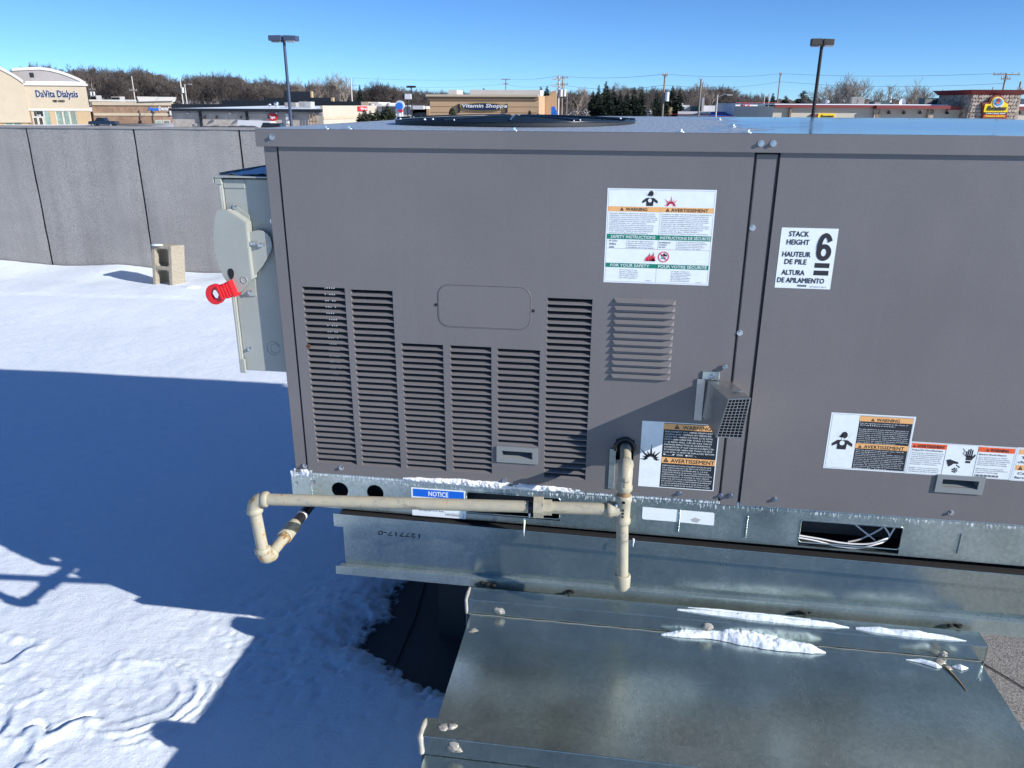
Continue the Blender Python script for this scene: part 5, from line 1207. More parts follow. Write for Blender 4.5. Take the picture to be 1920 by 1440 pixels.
crust('snow_ridge', [((gl(x, y, .306)), (0, w, 0), (0, 0, h)) for x, y, w, h in ((1698, 1237, .001, .001), (1725, 1240, .006, .006), (1755, 1248, .009, .008), (1765, 1251, .002, .002))], 'small dab of snow left of the sealant at the duct corner', 89, nv=12, mat_='snow', n=16)
crust('snow_ridge', [((gl(x, y, .306)), (0, w, 0), (0, 0, h)) for x, y, w, h in ((1785, 1250, .002, .002), (1800, 1252, .010, .009), (1815, 1253, .002, .002))], 'small dab of snow right of the sealant at the duct corner', 91, nv=12, mat_='snow', n=16)
#BACKGROUND
# ------------------------------------------------------------ the shopping area beyond the parapet
class Face:                                              # a vertical plane through two photo points at given depths
    def __init__(s, pxl, yl, pxr, yr, py=200):
        a, c = F(pxl, py, yl), F(pxr, py, yr); s.o = Vector((a.x, a.y, 0)); d = Vector((c.x-a.x, c.y-a.y, 0)); s.L = d.length
        s.u = d.normalized(); s.n = Vector((s.u.y, -s.u.x, 0))                  # n: towards the viewer
    def at(s, px, py):
        d = ray(px, py); t = (s.o-CAM).dot(s.n)/d.dot(s.n); p = CAM+d*t; return (p-s.o).dot(s.u), p.z
    def P(s, a, z, out=0.0): q = s.o+s.u*a+s.n*out; return (q.x, q.y, z)
    def box(s, mb, a0, a1, z0, z1, o0, o1):              # o: outwards
        mb.hexa([s.P(a0, z0, o1), s.P(a1, z0, o1), s.P(a1, z0, o0), s.P(a0, z0, o0)], [s.P(a0, z1, o1), s.P(a1, z1, o1), s.P(a1, z1, o0), s.P(a0, z1, o0)])
    def rect(s, px0, py0, px1, py1):
        cx, cy = (px0+px1)/2, (py0+py1)/2
        return s.at(px0, cy)[0], s.at(px1, cy)[0], s.at(cx, py1)[1], s.at(cx, py0)[1]
    def pbox(s, mb, px0, py0, px1, py1, o0, o1):
        a0, a1, z0, z1 = s.rect(px0, py0, px1, py1); s.box(mb, a0, a1, z0, z1, o0, o1)
    def part(s, name, m, par, px0, py0, px1, py1, o0, o1, bevel=0):
        b = MB(); s.pbox(b, px0, py0, px1, py1, o0, o1); return b.build(name, m, par, bevel=bevel)
    def window(s, par, px0, py0, px1, py1, m='glass', fr='stucco_w', t=.10):
        a0, a1, z0, z1 = s.rect(px0, py0, px1, py1); b = MB()
        s.box(b, a0, a1, z0, z0+t, -.05, .05); s.box(b, a0, a1, z1-t, z1, -.05, .05); s.box(b, a0, a0+t, z0+t, z1-t, -.05, .05); s.box(b, a1-t, a1, z0+t, z1-t, -.05, .05)
        w = b.build('window', fr, par); b = MB(); s.box(b, a0+t, a1-t, z0+t, z1-t, -.04, .0); b.build('pane', m, w); return w
    def text(s, par, m, t, px, py, w_px, h_px, out=.12, align='C', bold=.02, shear=0, name='lettering', stroke=None):
        a, z = s.at(px, py); w = abs(s.at(px+w_px/2, py)[0]-s.at(px-w_px/2, py)[0]); h = abs(s.at(px, py-h_px)[1]-z)
        for mm, bo, oo, nm in (([(stroke, bold+.05, out-.03, 'letter_edge')] if stroke else [])+[(m, bold, out, name)]):
            b = MB(); text_into(b, t, s.P(a, z, oo), s.u, (0, 0, 1), h/.72, w, align, bo, shear); o = b.build(nm, mm, par)
            o.modifiers.new('depth', 'SOLIDIFY').thickness = .04
def base_z(y): return gz(y)
def bthing(name, label, cat, f, a, group=None): p = f.P(a, 0); return thing(name, label, cat, (p[0], p[1], base_z(p[1])-.5), group)

# --- clinic with the arched roofs, far left
f = Face(-40, 158, 167.5, 168); t = bthing('clinic_building', 'cream stucco dialysis clinic with arched roof and navy lettering', 'building', f, 10)
def block(f, t, px0, px1, pytop, depth, m, name='wall', zb=-3.8, o=0, skew=.75):
    a0, a1, _, _ = f.rect(px0, 200, px1, 201); z = f.at((px0+px1)/2, pytop)[1]; b = MB(); k = a1-depth*skew
    b.hexa([f.P(a0, zb, o), f.P(a1, zb, o), f.P(k, zb, -depth), f.P(a0, zb, -depth)], [f.P(a0, z, o), f.P(a1, z, o), f.P(k, z, -depth), f.P(a0, z, -depth)]); return b.build(name, m, t), a0, a1, z
block(f, t, -60, 167.5, 160, 22, 'stucco')
f.part('cornice', 'stucco_w', t, 45, 156.5, 164, 160.5, -.4, .35)
f.part('belt_course', 'stucco_w', t, -60, 203.5, 168.5, 207.5, 0, .25)
# front gable with a curved top on the left
def arch(f, px0, px1, py_base, pts, o0, o1, m, name, par, tr=None):
    q = [f.at(x, y) for x, y in pts]; zb = f.at(px0, py_base)[1]
    poly = [(q[0][0], zb)]+q+[(q[-1][0], zb)]
    vs = [f.P(a, z, o1) for a, z in poly]+[f.P(a, z, o0) for a, z in poly]; n = len(poly)
    b = MB(); b.add(vs, [tuple(range(n)), tuple(range(n, 2*n))[::-1]]+[(i, n+i, n+(i+1) % n, (i+1) % n) for i in range(n)]); b.build(name, m, par)
    if tr:
        b = MB()
        for (a0, z0), (a1, z1) in zip(q[:-1], q[1:]):
            b.hexa([f.P(a0, z0-.5, o1+.25), f.P(a1, z1-.5, o1+.25), f.P(a1, z1-.5, o0), f.P(a0, z0-.5, o0)], [f.P(a0, z0+.1, o1+.25), f.P(a1, z1+.1, o1+.25), f.P(a1, z1+.1, o0), f.P(a0, z0+.1, o0)])
        b.build(tr[0], tr[1], par)
arch(f, -60, 44, 230, [(-60, 118), (-30, 118), (-10, 121), (5, 128), (22, 137), (36, 146), (44, 152)], -.3, .5, 'stucco', 'front_gable', t, ('gable_coping', 'stucco_w'))
arch(f, 5, 150, 156, [(6, 126), (20, 125), (40, 124), (60, 123.5), (80, 126), (100, 131), (120, 138), (138, 146), (150, 153)], -9, -8, 'roofgrey', 'rear_gable', t, ('gable_coping', 'stucco_w'))
f.part('snow_ledge', 'snow', t, 46, 152.5, 146, 156.5, -8, -1)
f.part('gable_vent', 'black2', t, 41, 134, 49, 143, -8, -7.9)
f.text(t, 'navy', 'DaVita Dialysis', 108, 182, 78, 13, bold=.035, stroke='signwhite')
f.text(t, 'ink', 'MID OHIO', 111, 191.5, 22, 4.2, bold=.05)
for (a, c) in ((-20, 9), (40, 53), (96, 107), (146, 171)): f.part('masonry_pier', 'pier', t, a, 208, c, 250, 0, .12)
f.part('wood_panel', 'tand', t, 52.5, 208, 62, 250, 0, .08)
for x0, x1 in ((9.5, 24), (25, 39.5), (84, 96), (107, 120), (121, 132.5), (133.5, 145.5)): f.window(t, x0, 208, x1, 250)
w = f.window(t, 62.5, 207.5, 83, 219, 'dglass'); f.text(t, 'inkw', '2148', 73, 217.5, 8, 2.8, out=.08)
dr = f.window(t, 64, 219.5, 73, 250, 'dglass', t=.14); dr.name = 'door'; dr = f.window(t, 74, 219.5, 83, 250, 'dglass', t=.14); dr.name = 'door'

# --- dental office
f = Face(172, 172, 325, 178); t = bthing('dental_office', 'brown brick dental office with cream bands and roof screen', 'building', f, 8)
block(f, t, 172, 324, 191, 18, 'brick')
f.part('parapet_band', 'stucco', t, 173, 191, 325, 197.5, 0, .35); f.part('sill_band', 'stucco', t, 176, 212, 324, 217, 0, .2)
f.part('parapet_trim', 'stucco_w', t, 168, 187, 326, 190.5, -1, .5)
b = MB(); q = [f.at(x, y) for x, y in ((258, 181), (327, 182), (325, 189), (262, 190.5))]
b.add([f.P(a, z, .9) for a, z in q]+[f.P(a, z, -2.5) for a, z in q], [(3,2,1,0), (4,5,6,7), (0,1,5,4), (1,2,6,5), (2,3,7,6), (3,0,4,7)]); b.build('roof_screen', 'stucco_w', t)
f.part('downspout_box', 'stucco_w', t, 319, 207, 324, 216, .2, .6)
f.text(t, 'signblue', 'Aspen', 288.5, 207, 19, 7, bold=.05); f.text(t, 'signwhite', 'Dental', 308, 207, 19, 7.5, bold=.04)
f.window(t, 292, 225, 304.5, 237, 'glass', t=.14); f.window(t, 306.5, 225, 319.5, 237, 'glass', t=.14)
f.part('brick_wing', 'brick', t, 166.5, 199, 175, 250, -3, -2)
b = MB(); f.pbox(b, 167, 201, 172.5, 209, 0, .4); b.build('wall_cabinet', 'signwhite', t)
for x0, x1, y0, m_ in ((213, 229, 181, 'steel'), (174, 185, 179, 'steel')):
    r0 = F((x0+x1)/2, y0, 184); r = thing('roof_equipment', ('grey rooftop box on the dental office, nearest its middle', 'pale rooftop box above the left end of the dental office')[x0 < 200], 'roof unit', (r0.x, r0.y, r0.z-1.3), 'equipment on far roofs')
    q = F(x0, y0, 184).x, F(x1, y0, 184).x; b = MB(); b.box(q[0], q[1], 183, 185, r0.z-1.3, r0.z); b.build('casing', m_, r); b = MB(); b.box(q[0]+.15, q[1]-.15, 182.96, 183, r0.z-1.1, r0.z-.25); b.build('louvre_grille', 'black2', r)

# --- long grey block building with snow on its roof
YB = 112
f = Face(324, YB, 604, YB); t = bthing('block_building', 'long grey block retail building with snow on its low roof', 'building', f, 10)
zt = f.at(465, 208)[1]; a0 = f.at(322, 215)[0]; a1 = f.at(604.5, 215)[0]
b = MB(); f.box(b, a0, a1, -4, zt, -21, 0); b.build('wall', 'gbrick', t)
f.part('cornice_band', 'tand', t, 322, 209.5, 605, 213.5, 0, .12).data.materials[0] = M['roofgrey']
f.part('canopy_edge', 'black2', t, 322, 204, 605, 208.5, -.2, .9)
b = MB(); z1 = f.at(465, 204)[1]; zb_ = Face(324, YB+20, 604, YB+20).at(500, 198)[1]
b.add([f.P(a0, z1+.02, .88), f.P(a1, z1+.02, .88), f.P(a1, zb_, -20), f.P(a0+7, zb_, -20), f.P(a0+1, z1+.05, -3)], [(0, 1, 2, 3, 4)]); b.build('snowy_roof', 'snow', t)
for x in (378, 465, 461): 
    if x != 461: f.part('downspout', 'black2', t, x-1.8, 208, x+1.8, 244, .0, .35)
for x in (354, 433, 520, 590): 
    p = f.at(x, 212); b = MB(); b.sphere(f.P(p[0], p[1], .3), .16, 8, 6); b.build('globe_light', 'signwhite', t)
for x in (387, 409, 455, 507, 550):
    a, z = f.at(x, 219.5); b = MB(); b.tube([f.P(a, z+.1, 0), f.P(a, z+.22, .3), f.P(a, z+.12, .45)], .04, 5); b.cyl(f.P(a, z+.12, .45), f.P(a, z-.15, .5), .10, 8, .24); b.build('gooseneck_lamp', 'bronze', t)
f.part('wall_vent', 'gbrick', t, 365, 231, 376, 236, 0, .15); f.part('white_panel', 'signwhite', t, 537.5, 213, 542, 231.5, .0, .3)
b = MB(); 
for x in (583, 588.5, 594): p0, p1 = f.at(x, 213), f.at(x+1.5, 240); b.tube([f.P(*p0, .6), f.P(*p1, .6)], .07, 5)
b.tube([f.P(*f.at(582, 227), .6), f.P(*f.at(598, 227.5), .6)], .07, 5); b.build('pipe_frame', 'tand', t)
f.text(t, 'inkw', 'Cups', 512, 222, 12, 5, out=.42, bold=.05, shear=.3)
a, z = f.at(512.5, 219.5); b = MB(); n = 24; vs = [f.P(a+.72*math.cos(2*PI*k/n), z+.52*math.sin(2*PI*k/n), o_) for o_ in (.38, .1) for k in range(n)]
b.add(vs, [tuple(range(n)), tuple(range(n, 2*n))[::-1]]+[(k, n+k, n+(k+1) % n, (k+1) % n) for k in range(n)]); b.build('oval_sign', 'signred', t)
# its bright end wall, seen in perspective
fs = Face(604.5, YB, 706, YB+21); zt2 = fs.at(604.5, 198)[1]
b = MB(); fs.box(b, 0, fs.L, -4, zt2, -.4, .02); b.build('end_wall', 'cream', t)
b = MB(); fs.box(b, 0, fs.L, zt2-1.9, zt2-1.5, .02, .10); b.build('end_wall_band', 'stucco', t)
b = MB(); q0, q1 = fs.at(669.5, 204), fs.at(686, 204); fs.box(b, q0[0], q1[0], fs.at(678, 208)[1], fs.at(678, 199.5)[1], .05, .25); b.build('red_sign_box', 'signred', t)
b = MB(); fs.box(b, q0[0]+.35, q1[0]-.35, fs.at(678, 206.7)[1], fs.at(678, 200.8)[1], .25, .3); b.build('sign_face', 'inkr', t)
fs.text(t, 'inkw', 'Thai', 678, 206, 11, 4, out=.35, bold=.05)
# dark stepped parapets behind its roof
f2 = Face(322, YB+22, 680, YB+22.5)
ps = thing('stepped_parapet', 'black stepped parapet wall rising behind the snowy roof', 'wall', tuple(f2.P(14, -4)))
for x0, x1, y0 in ((322, 416, 195), (416, 496, 188), (495.5, 534.5, 183), (534, 583, 171.5), (582.5, 621, 183), (620.5, 676, 190)):
    f2.part('parapet_step', 'black2', ps, x0, y0, x1, 212, -.5, 0)
for x0, x1, y0, y1 in ((415, 417.5, 188, 194), (581.5, 584, 171.5, 184), (619, 624, 183, 190)): f2.part('end_cap', 'pier', ps, x0, y0, x1, y1, -.9, -.1)
# vents and machines on the snowy roof
def roofbox(px0, py0, px1, py1, y, label, m='steel', cat='roof unit', name='roof_unit', fan=True, group='equipment on far roofs'):
    a, c = F(px0, py0, y), F(px1, py1, y); z0 = c.z; e = thing(name, label, cat, ((a.x+c.x)/2, y+.6, z0-.1), group)
    b = MB(); b.box(a.x, c.x, y, y+1.6, z0-.1, a.z); b.build('casing', m, e, bevel=.03)
    w = c.x-a.x; h = a.z-z0
    b = MB(); b.box(a.x+w*.08, a.x+w*.45, y-.02, y, z0+h*.2, z0+h*.85); b.build('coil_face', 'roofgrey', e)
    b = MB(); b.box(a.x+w*.52, a.x+w*.92, y-.03, y, z0+h*.15, z0+h*.8); b.build('access_door', m, e)
    if fan: b = MB(); b.cyl((a.x+w*.3, y+.8, a.z), (a.x+w*.3, y+.8, a.z+.12), w*.2, 14); b.build('fan_ring', 'black2', e)
    return e
roofbox(560, 190.5, 583, 202, YB+4, 'pale grey air conditioner on the snowy roof, right of the others')
roofbox(533, 192, 555, 199, YB+8, 'low dark-faced air conditioner behind the lamp post on the snowy roof', 'roofgrey')
def turbine(px, py, y, label, r=.42):
    p = F(px, py, y); e = thing('roof_vent', label, 'roof vent', (p.x, p.y, p.z-1.3), 'equipment on far roofs')
    b = MB(); b.cyl((p.x, p.y, p.z-1.3), (p.x, p.y, p.z-.3), r*.5, 10); b.build('vent_pipe', 'steel', e)
    b = MB(); b.sphere((p.x, p.y, p.z), r, 14, 8, (1, 1, .8)); b.build('vent_head', 'screw', e); return e
turbine(518.5, 194, YB+8, 'round metal turbine vent on the snowy roof'); turbine(505.5, 196.5, YB+9, 'small squat vent left of the turbine vent', .3)

# --- building with the vitamin shop
YV = 125
f = Face(803, YV, 1010, YV); t = bthing('vitamin_shop', 'tan stucco shop with oval vitamin shop sign and dark cornice', 'building', f, 10)
a0, a1 = f.at(806, 200)[0], f.at(1009.5, 200)[0]; zt = f.at(905, 183)[1]
b = MB(); f.box(b, a0, a1, -4, zt, -26, 0); b.build('wall', 'tan', t)
b = MB(); zc = f.at(905, 180)[1]; f.box(b, a0-.5, a1, zc-.1, zc+.22, -.5, .5); b.build('cornice_cap', 'stucco', t)
b = MB(); f.box(b, a0-.25, a1, zc-.55, zc-.1, -.1, .22); b.build('cornice_band', 'tand', t)
for zz in (f.at(905, 200)[1], f.at(905, 211)[1]): b = MB(); f.box(b, a0, a1, zz-.04, zz+.04, 0, .03); b.build('reveal_joint', 'tand', t)
fs = Face(1010, YV, 1021, YV+7.8)
b = MB(); fs.box(b, 0, fs.L, -4, f.at(1010, 180)[1], -.4, .03); b.build('end_wall', 'tan', t)
for (px0, py0, px1, py1) in ((841, 168.5, 856.5, 180), (881, 168.5, 1013, 180)): Face(px0, YV+5, px1, YV+5).part('white_roof_screen', 'stucco_w', t, px0, py0, px1, py1, -5, 0)
fw_ = Face(1000, YV+8, 1050, YV+8); b = MB(); q = [fw_.at(*p_) for p_ in ((1006, 181), (1029, 179.5), (1034, 171), (1043, 169.5), (1043, 240), (1006, 240))]
b.add([fw_.P(a, z, 0) for a, z in q]+[fw_.P(a, z, -.6) for a, z in q], [tuple(range(6))[::-1], tuple(range(6, 12))]+[(i, (i+1) % 6, 6+(i+1) % 6, 6+i) for i in range(6)]); b.build('wing_wall', 'tan', t)
a, z = f.at(906, 199); n = 36; rx, rz = abs(f.at(950, 199)[0]-f.at(862, 199)[0])/2, .62
for m_, k, o_ in (('black', 1.0, .2), ('yellow', .97, .24), ('navy', .93, .28)):
    b = MB(); vs = [f.P(a+rx*k*math.cos(2*PI*i/n), z-.1+rz*(k-(1-k)*.6)*math.sin(2*PI*i/n), o) for o in (o_, .0) for i in range(n)]
    b.add(vs, [tuple(range(n)), tuple(range(n, 2*n))[::-1]]+[(i, n+i, n+(i+1) % n, (i+1) % n) for i in range(n)]); b.build('oval_sign', m_, t)
f.text(t, 'signwhite', 'Vitamin Shoppe', 909, 201.5, 84, 7, out=.34, bold=.05, shear=.15, stroke='black')
for x in (861, 950): f.part('wall_light', 'black2', t, x-1.8, 195, x+1.8, 211, .0, .3)
sh = F(848, 214, YV-3)

# --- low shops between, left of the vitamin shop
f = Face(700, 150, 806, 150); t = bthing('low_shops', 'row of low pale shops behind the young spruces', 'building', f, 8)
for x0, y0, x1, m_ in ((675, 191, 692, 'stucco'), (688, 196, 700, 'roofgrey'), (696, 191.5, 711, 'stucco_w'), (706, 194, 717, 'stucco_w'), (716, 198, 744, 'roofgrey'), (727, 193, 732, 'stucco_w'), (744, 199, 800, 'stucco_w'), (772, 204, 806, 'tan')):
    f.part('shop_front', m_, t, x0, y0, x1, 240, -8+.3*(x0 % 5), .02*(x0 % 7))
for x0, x1 in ((700, 743), (745, 772)): f.part('awning', 'signwhite', t, x0, 197.5, x1, 199.5, 0, 1.2)
f.part('dark_entrance', 'black2', t, 776, 211, 800, 218, .0, .2); f.part('shop_column', 'stucco_w', t, 698.5, 196, 701.5, 218, 0, 1.0)
f.part('roof_fascia', 'signwhite', t, 772, 198, 796, 205, .0, .8)

# --- pylon signs and lamps
def pole_thing(name, label, cat, px, pytop, y, r, m, group=None, lean=0, h=None):
    p = F(px, pytop, y); z0 = gz(y, p.x); e = thing(name, label, cat, (p.x, y, z0-.3), group)
    b = MB(); b.cyl((p.x+lean, y, z0-.3), (p.x, y, p.z), r, 10, r*.72); b.build('pole', m, e); return e, p
def box_at(e, name, m, px0, py0, px1, py1, y, d, bevel=0):
    a, c = F(px0, (py0+py1)/2, y), F(px1, (py0+py1)/2, y); z1, z0 = F((px0+px1)/2, py0, y).z, F((px0+px1)/2, py1, y).z
    b = MB(); b.box(a.x, c.x, y-d/2, y+d/2, z0, z1); return b.build(name, m, e, bevel=bevel)
e, p = pole_thing('round_pylon_sign', 'white pylon sign with blue disc beside the small spruces', 'sign', 749, 198, 118, .5, 'signwhite')
box_at(e, 'sign_base', 'signwhite', 743, 203, 755, 222, 118, .6)
c = F(749, 199, 117.6)
b = MB(); b.cyl((c.x, 117.5, c.z), (c.x, 118.1, c.z), .52, 24); b.build('blue_disc', 'signblue', e)
b = MB(); b.cyl((c.x, 117.7, c.z+.12), (c.x, 118.1, c.z+.12), .68, 24); b.build('white_surround', 'signwhite', e)
box_at(e, 'pink_panel', 'signred', 747, 205.5, 755, 210, 117.6, .2)
e, p = pole_thing('square_pylon_sign', 'small white and black box sign on twin posts', 'sign', 763.5, 182, 120, .10, 'bronze')
box_at(e, 'white_face', 'signwhite', 759.5, 176, 771, 186, 119.7, .4); box_at(e, 'dark_side', 'black2', 756, 176, 759.4, 186, 120, .9)
def area_light(name, label, px, pytop, y, headw, headh, m, r, group, twist=0):
    e, p = pole_thing(name, label, 'street lamp', px, pytop+headh*.6, y, r, m, group)
    sc = (p-CAM).length/FPX; hw, hh = headw*sc, headh*sc
    for sg in (-1, 1):
        b = MB(); x0 = p.x+sg*hw*.04; x1 = p.x+sg*hw*.5; dz = .04*hw
        ya, yb = y-.18*hw+sg*twist*hw, y+.18*hw+sg*twist*hw
        q = [(x0, ya-sg*twist*hw*.8, p.z), (x1, ya, p.z-dz*.3), (x1, yb, p.z-dz*.3), (x0, yb-sg*twist*hw*.8, p.z)]
        if sg < 0: q = [q[1], q[0], q[3], q[2]]
        b.hexa(q, [(a, c, z+hh*.9) for a, c, z in q]); hd_ = b.build('lamp_head', m, e, bevel=.02)
        b = MB(); b.box(min(x0, x1)+.05*hw, max(x0, x1)-.05*hw, y-.13*hw, y+.13*hw, p.z-dz-.02, p.z-.005); b.build('lens', 'lens', hd_)
    b = MB(); b.box(p.x-r*1.3, p.x+r*1.3, y-r*1.3, y+r*1.3, p.z-.05, p.z+hh*.4); b.build('head_bracket', m, e); return e
area_light('area_light', 'tall blue-grey twin-head car park lamp above the parapet', 532.5, 71, 36, 44, 9, 'bluebronze', .095, 'twin-head car park lamps', .10)
area_light('area_light', 'tall bronze twin-head car park lamp right of the rooftop unit fan', 1541, 78.5, 40, 38, 11, 'bronze', .105, 'twin-head car park lamps', .2)
area_light('area_light', 'distant small twin-head lamp beside the white box sign', 771, 162, 125, 16, 3, 'bronze', .12, 'twin-head car park lamps')
# --- power poles and wires
G_ = 'wooden power poles'
tops = {}
def utility(px, py, y, label, m='wood', arms=((0.6, 1.2),), cans=0, r=.16, light=False):
    e, p = pole_thing('utility_pole', label, 'power pole', px, py, y, r, m, G_); tops[px] = p
    for dz, w in arms:
        b = MB(); b.box(p.x-w, p.x+w, y-.22, y-.10, p.z-dz-.12, p.z-dz+.02); arm = b.build('crossarm', m, e)
        for k in (-.9, -.4, .4, .9): b = MB(); b.cyl((p.x+w*k, y-.16, p.z-dz+.02), (p.x+w*k, y-.16, p.z-dz+.28), .06, 6); b.build('insulator', 'steel', arm)
    for k in range(cans):
        x = p.x+(.42 if k == 0 else -.42); b = MB(); b.cyl((x, y-.2, p.z-3.2), (x, y-.2, p.z-2.1), .27, 12); b.build('transformer_can', 'signwhite', e)
    if light: b = MB(); b.tube([(p.x, y, p.z-.3), (p.x+.9, y-.2, p.z+.1), (p.x+1.6, y-.3, p.z)], .05, 6); b.box(p.x+1.2, p.x+1.9, y-.45, y-.15, p.z-.08, p.z+.06); b.build('lamp_arm', 'steel', e)
utility(246.5, 143, 190, 'pale power pole behind the dental office roof', 'palepole', ((3.2, 1.0),))
utility(337, 145, 170, 'left of two pale poles at the end of the dental office', 'palepole', (), 1)
utility(346, 158, 172, 'shorter right pole of the pair beside the dental office', 'palepole', (), 0, .15, True)
utility(171, 156, 200, 'pole with two white transformer cans right of the clinic', 'wood', ((1.6, .9),), 2)
utility(657.5, 146, 150, 'tall pale pole above the cream end wall', 'palepole', ())
utility(948.5, 147.5, 210, 'small pole with a crossarm behind the vitamin shop roof', 'wood', ((.15, 1.2), (1.2, .7)))
utility(1048, 142, 135, 'front one of two close poles with stacked crossarms', 'palepole', ((.5, 1.1), (1.6, 1.1)), 1, .2)
utility(1055, 143, 140, 'rear one of two close poles with stacked crossarms', 'wood', ((.2, 1.0), (1.2, 1.0)), 1)
utility(1063.5, 172, 150, 'short plain pole right of the paired poles', 'wood', (), 0, .10)
utility(1247, 139, 105, 'brown pole with a white transformer by the spruces', 'wood', ((.1, .35),), 1, .14)
utility(1315, 148, 100, 'plain brown pole over the white sheds', 'wood', (), 0, .14)
utility(1345.5, 178, 110, 'short pale pole with a white lamp head', 'palepole', (), 0, .12, True)
utility(1463.5, 138, 150, 'thin pole left of the big bronze lamp', 'wood', ((.1, .2),), 0, .14)
utility(1669, 163, 190, 'pole with equipment right of the pale bare trees', 'wood', ((.2, .5),), 1, .16)
utility(1887, 137, 120, 'pole with a wide crossarm right of the stone sign tower', 'wood', ((.15, 1.7), (.7, .6)), 0, .15)
utility(1914, 153, 115, 'grey pole at the right picture edge', 'wood', ((1.0, .3), (2.0, .3)), 0, .15)
utility(1862, 163, 260, 'far thin pole above the stone sign tower', 'wood', ())
utility(1768, 168, 280, 'far thin pole left of the stone sign tower', 'wood', ())
for k in range(3):
    q = ((1404, 176, 1), (1413, 176, 1), (1432, 178, 0))[k]
    if q[2]: pole_thing('flagpole', ('left of two thin pale posts by the red S sign', 'right of two thin pale posts by the red S sign')[k], 'post', q[0]+30, q[1], 118, .10, 'palepole', 'pale posts by the S sign')
def wires(keys, dz, sag, label):
    b = MB()
    for k0, k1 in zip(keys[:-1], keys[1:]):
        a, c = (tops[k] if k in tops else k for k in (k0, k1)) if not isinstance(k0, tuple) else (None, None)
        pts = [a.lerp(c, t_)+Vector((0, 0, -dz-sag*4*t_*(1-t_))) for t_ in [i/10 for i in range(11)]]; b.tube(pts, .022, 4, False)
    tag(b.build('power_line', 'cable'), label, 'power line', 'power lines across the sky')
for dz, sg, lb in ((.0, .4, 'upper power line strung along the far poles'), (1.3, .6, 'lower power line strung along the far poles')):
    wires([657.5, 948.5, 1048, 1247, 1463.5, 1887], dz, sg, lb)
wires([171, 246.5, 337], 2.0, .8, 'sagging line between the poles on the left')

# --- sheds and signs in the right middle
f = Face(1235, 120, 1345, 120); t = bthing('white_sheds', 'low white sheds with snowy yard between spruces and lamp', 'shed', f, 4)
for x0, y0, x1, y1, m_, o_ in ((1247, 201, 1260, 214, 'pier', 0), (1262, 194, 1281, 210, 'roofgrey', -2), (1276, 193.5, 1281, 212, 'signwhite', -1), (1282, 197, 1295, 214, 'signwhite', -3), (1296, 199, 1318, 211, 'equipg', -1), (1315.5, 183, 1319.5, 212, 'steel', 0),
        (1319, 198, 1346, 204, 'signwhite', -2), (1321, 203, 1345, 214, 'pier', -2.5), (1270, 209, 1340, 214, 'signwhite', 1), (1345, 203.5, 1378, 210, 'tand', -3), (1348, 201, 1378, 203.5, 'signwhite', -2.8)):
    f.part('shed_wall', m_, t, x0, y0, x1, y1+10, o_-2, o_)
f.part('red_rail', 'maroon', t, 1238, 213.8, 1345, 214.8, 1, 1.2)
aw = thing('blue_roof', 'low sloping blue roof in front of the white sheds', 'roof', tuple(F(1365, 215, 112)))
q = [F(x, y, 112) for x, y in ((1330, 218), (1398, 218), (1396, 210), (1338, 209.5))]
b = MB(); b.add([q[0], q[1], (q[2].x, 115, q[2].z), (q[3].x, 115, q[3].z), (q[0].x, 112, q[0].z-1.2), (q[1].x, 112, q[1].z-1.2)], [(0, 1, 2, 3), (4, 5, 1, 0)]); b.build('roof_slope', 'awn', aw)
b = MB(); b.box(q[0].x-.1, q[1].x+.1, 111.9, 112.05, q[0].z-.25, q[0].z+.02); b.build('roof_edge', 'maroon', aw)
f = Face(1378, 112, 1452, 114); t = bthing('garage_building', 'white garage building with a red square S sign', 'building', f, 3)
f.part('wall', 'signwhite', t, 1378, 193, 1421, 224, -6, 0); f.part('dark_bay', 'equipg', t, 1421, 195, 1434, 209, -3, .05); f.part('rear_wall', 'roofgrey', t, 1421, 192, 1462, 204, -6, -4)
f.part('roof_edge', 'maroon', t, 1378, 191.8, 1460, 193.2, -6, .3); f.part('snowy_ledge', 'snow', t, 1421, 208, 1440, 212, -.5, 1.2)
f.part('red_square_sign', 'signred', t, 1391, 194, 1404, 204, .0, .2); f.text(t, 'signwhite', 'S', 1397.5, 202.3, 6, 6.5, out=.26, bold=.05)
f.part('low_dark_wall', 'black2', t, 1396, 210, 1452, 226, -1, 1)

# --- restaurant with maroon fascia and the stone sign tower
YR = 84
f = Face(1448, YR, 1920, YR+3); t = bthing('restaurant', 'cream restaurant with maroon fascia and stone sign tower', 'building', f, 14)
zt = f.at(1600, 200)[1]; aL, aR = f.at(1450, 205)[0], f.at(2100, 210)[0]
b = MB(); f.box(b, aL, aR, -4, zt, -16, 0); b.build('wall', 'cream', t)
def fascia(x0, y0, x1, y1, o, hh=None):
    o_ = f.part('fascia', 'maroon', t, x0, y0, x1, y1, -.3, o)
fascia(1451, 197, 1637, 202, .5); fascia(1637, 197.5, 1774, 204, .9); fascia(1774, 199, 1797, 206, .5); fascia(1888, 200, 2100, 207, .5)
f.part('snow_line', 'snow', t, 1451, 195.2, 1774, 197, -15, .3); f.part('snow_line', 'snow', t, 1890, 196, 2100, 200, -15, .3)
for x in (1479, 1640.5, 1741): f.part('stone_pier', 'stone' if x > 1500 else 'tand', t, x-(5 if x > 1500 else 1.5), 202, x+(5 if x > 1500 else 1.5), 240, 0, .35)
for x in (1663, 1691, 1721, 1771, 1906):
    a, z = f.at(x, 213.5); b = MB(); b.tube([f.P(a, z+.1, 0), f.P(a, z+.35, .25), f.P(a, z+.25, .45)], .03, 5); b.cyl(f.P(a, z+.25, .45), f.P(a, z, .48), .06, 8, .22); b.build('gooseneck_lamp', 'bronze', t)
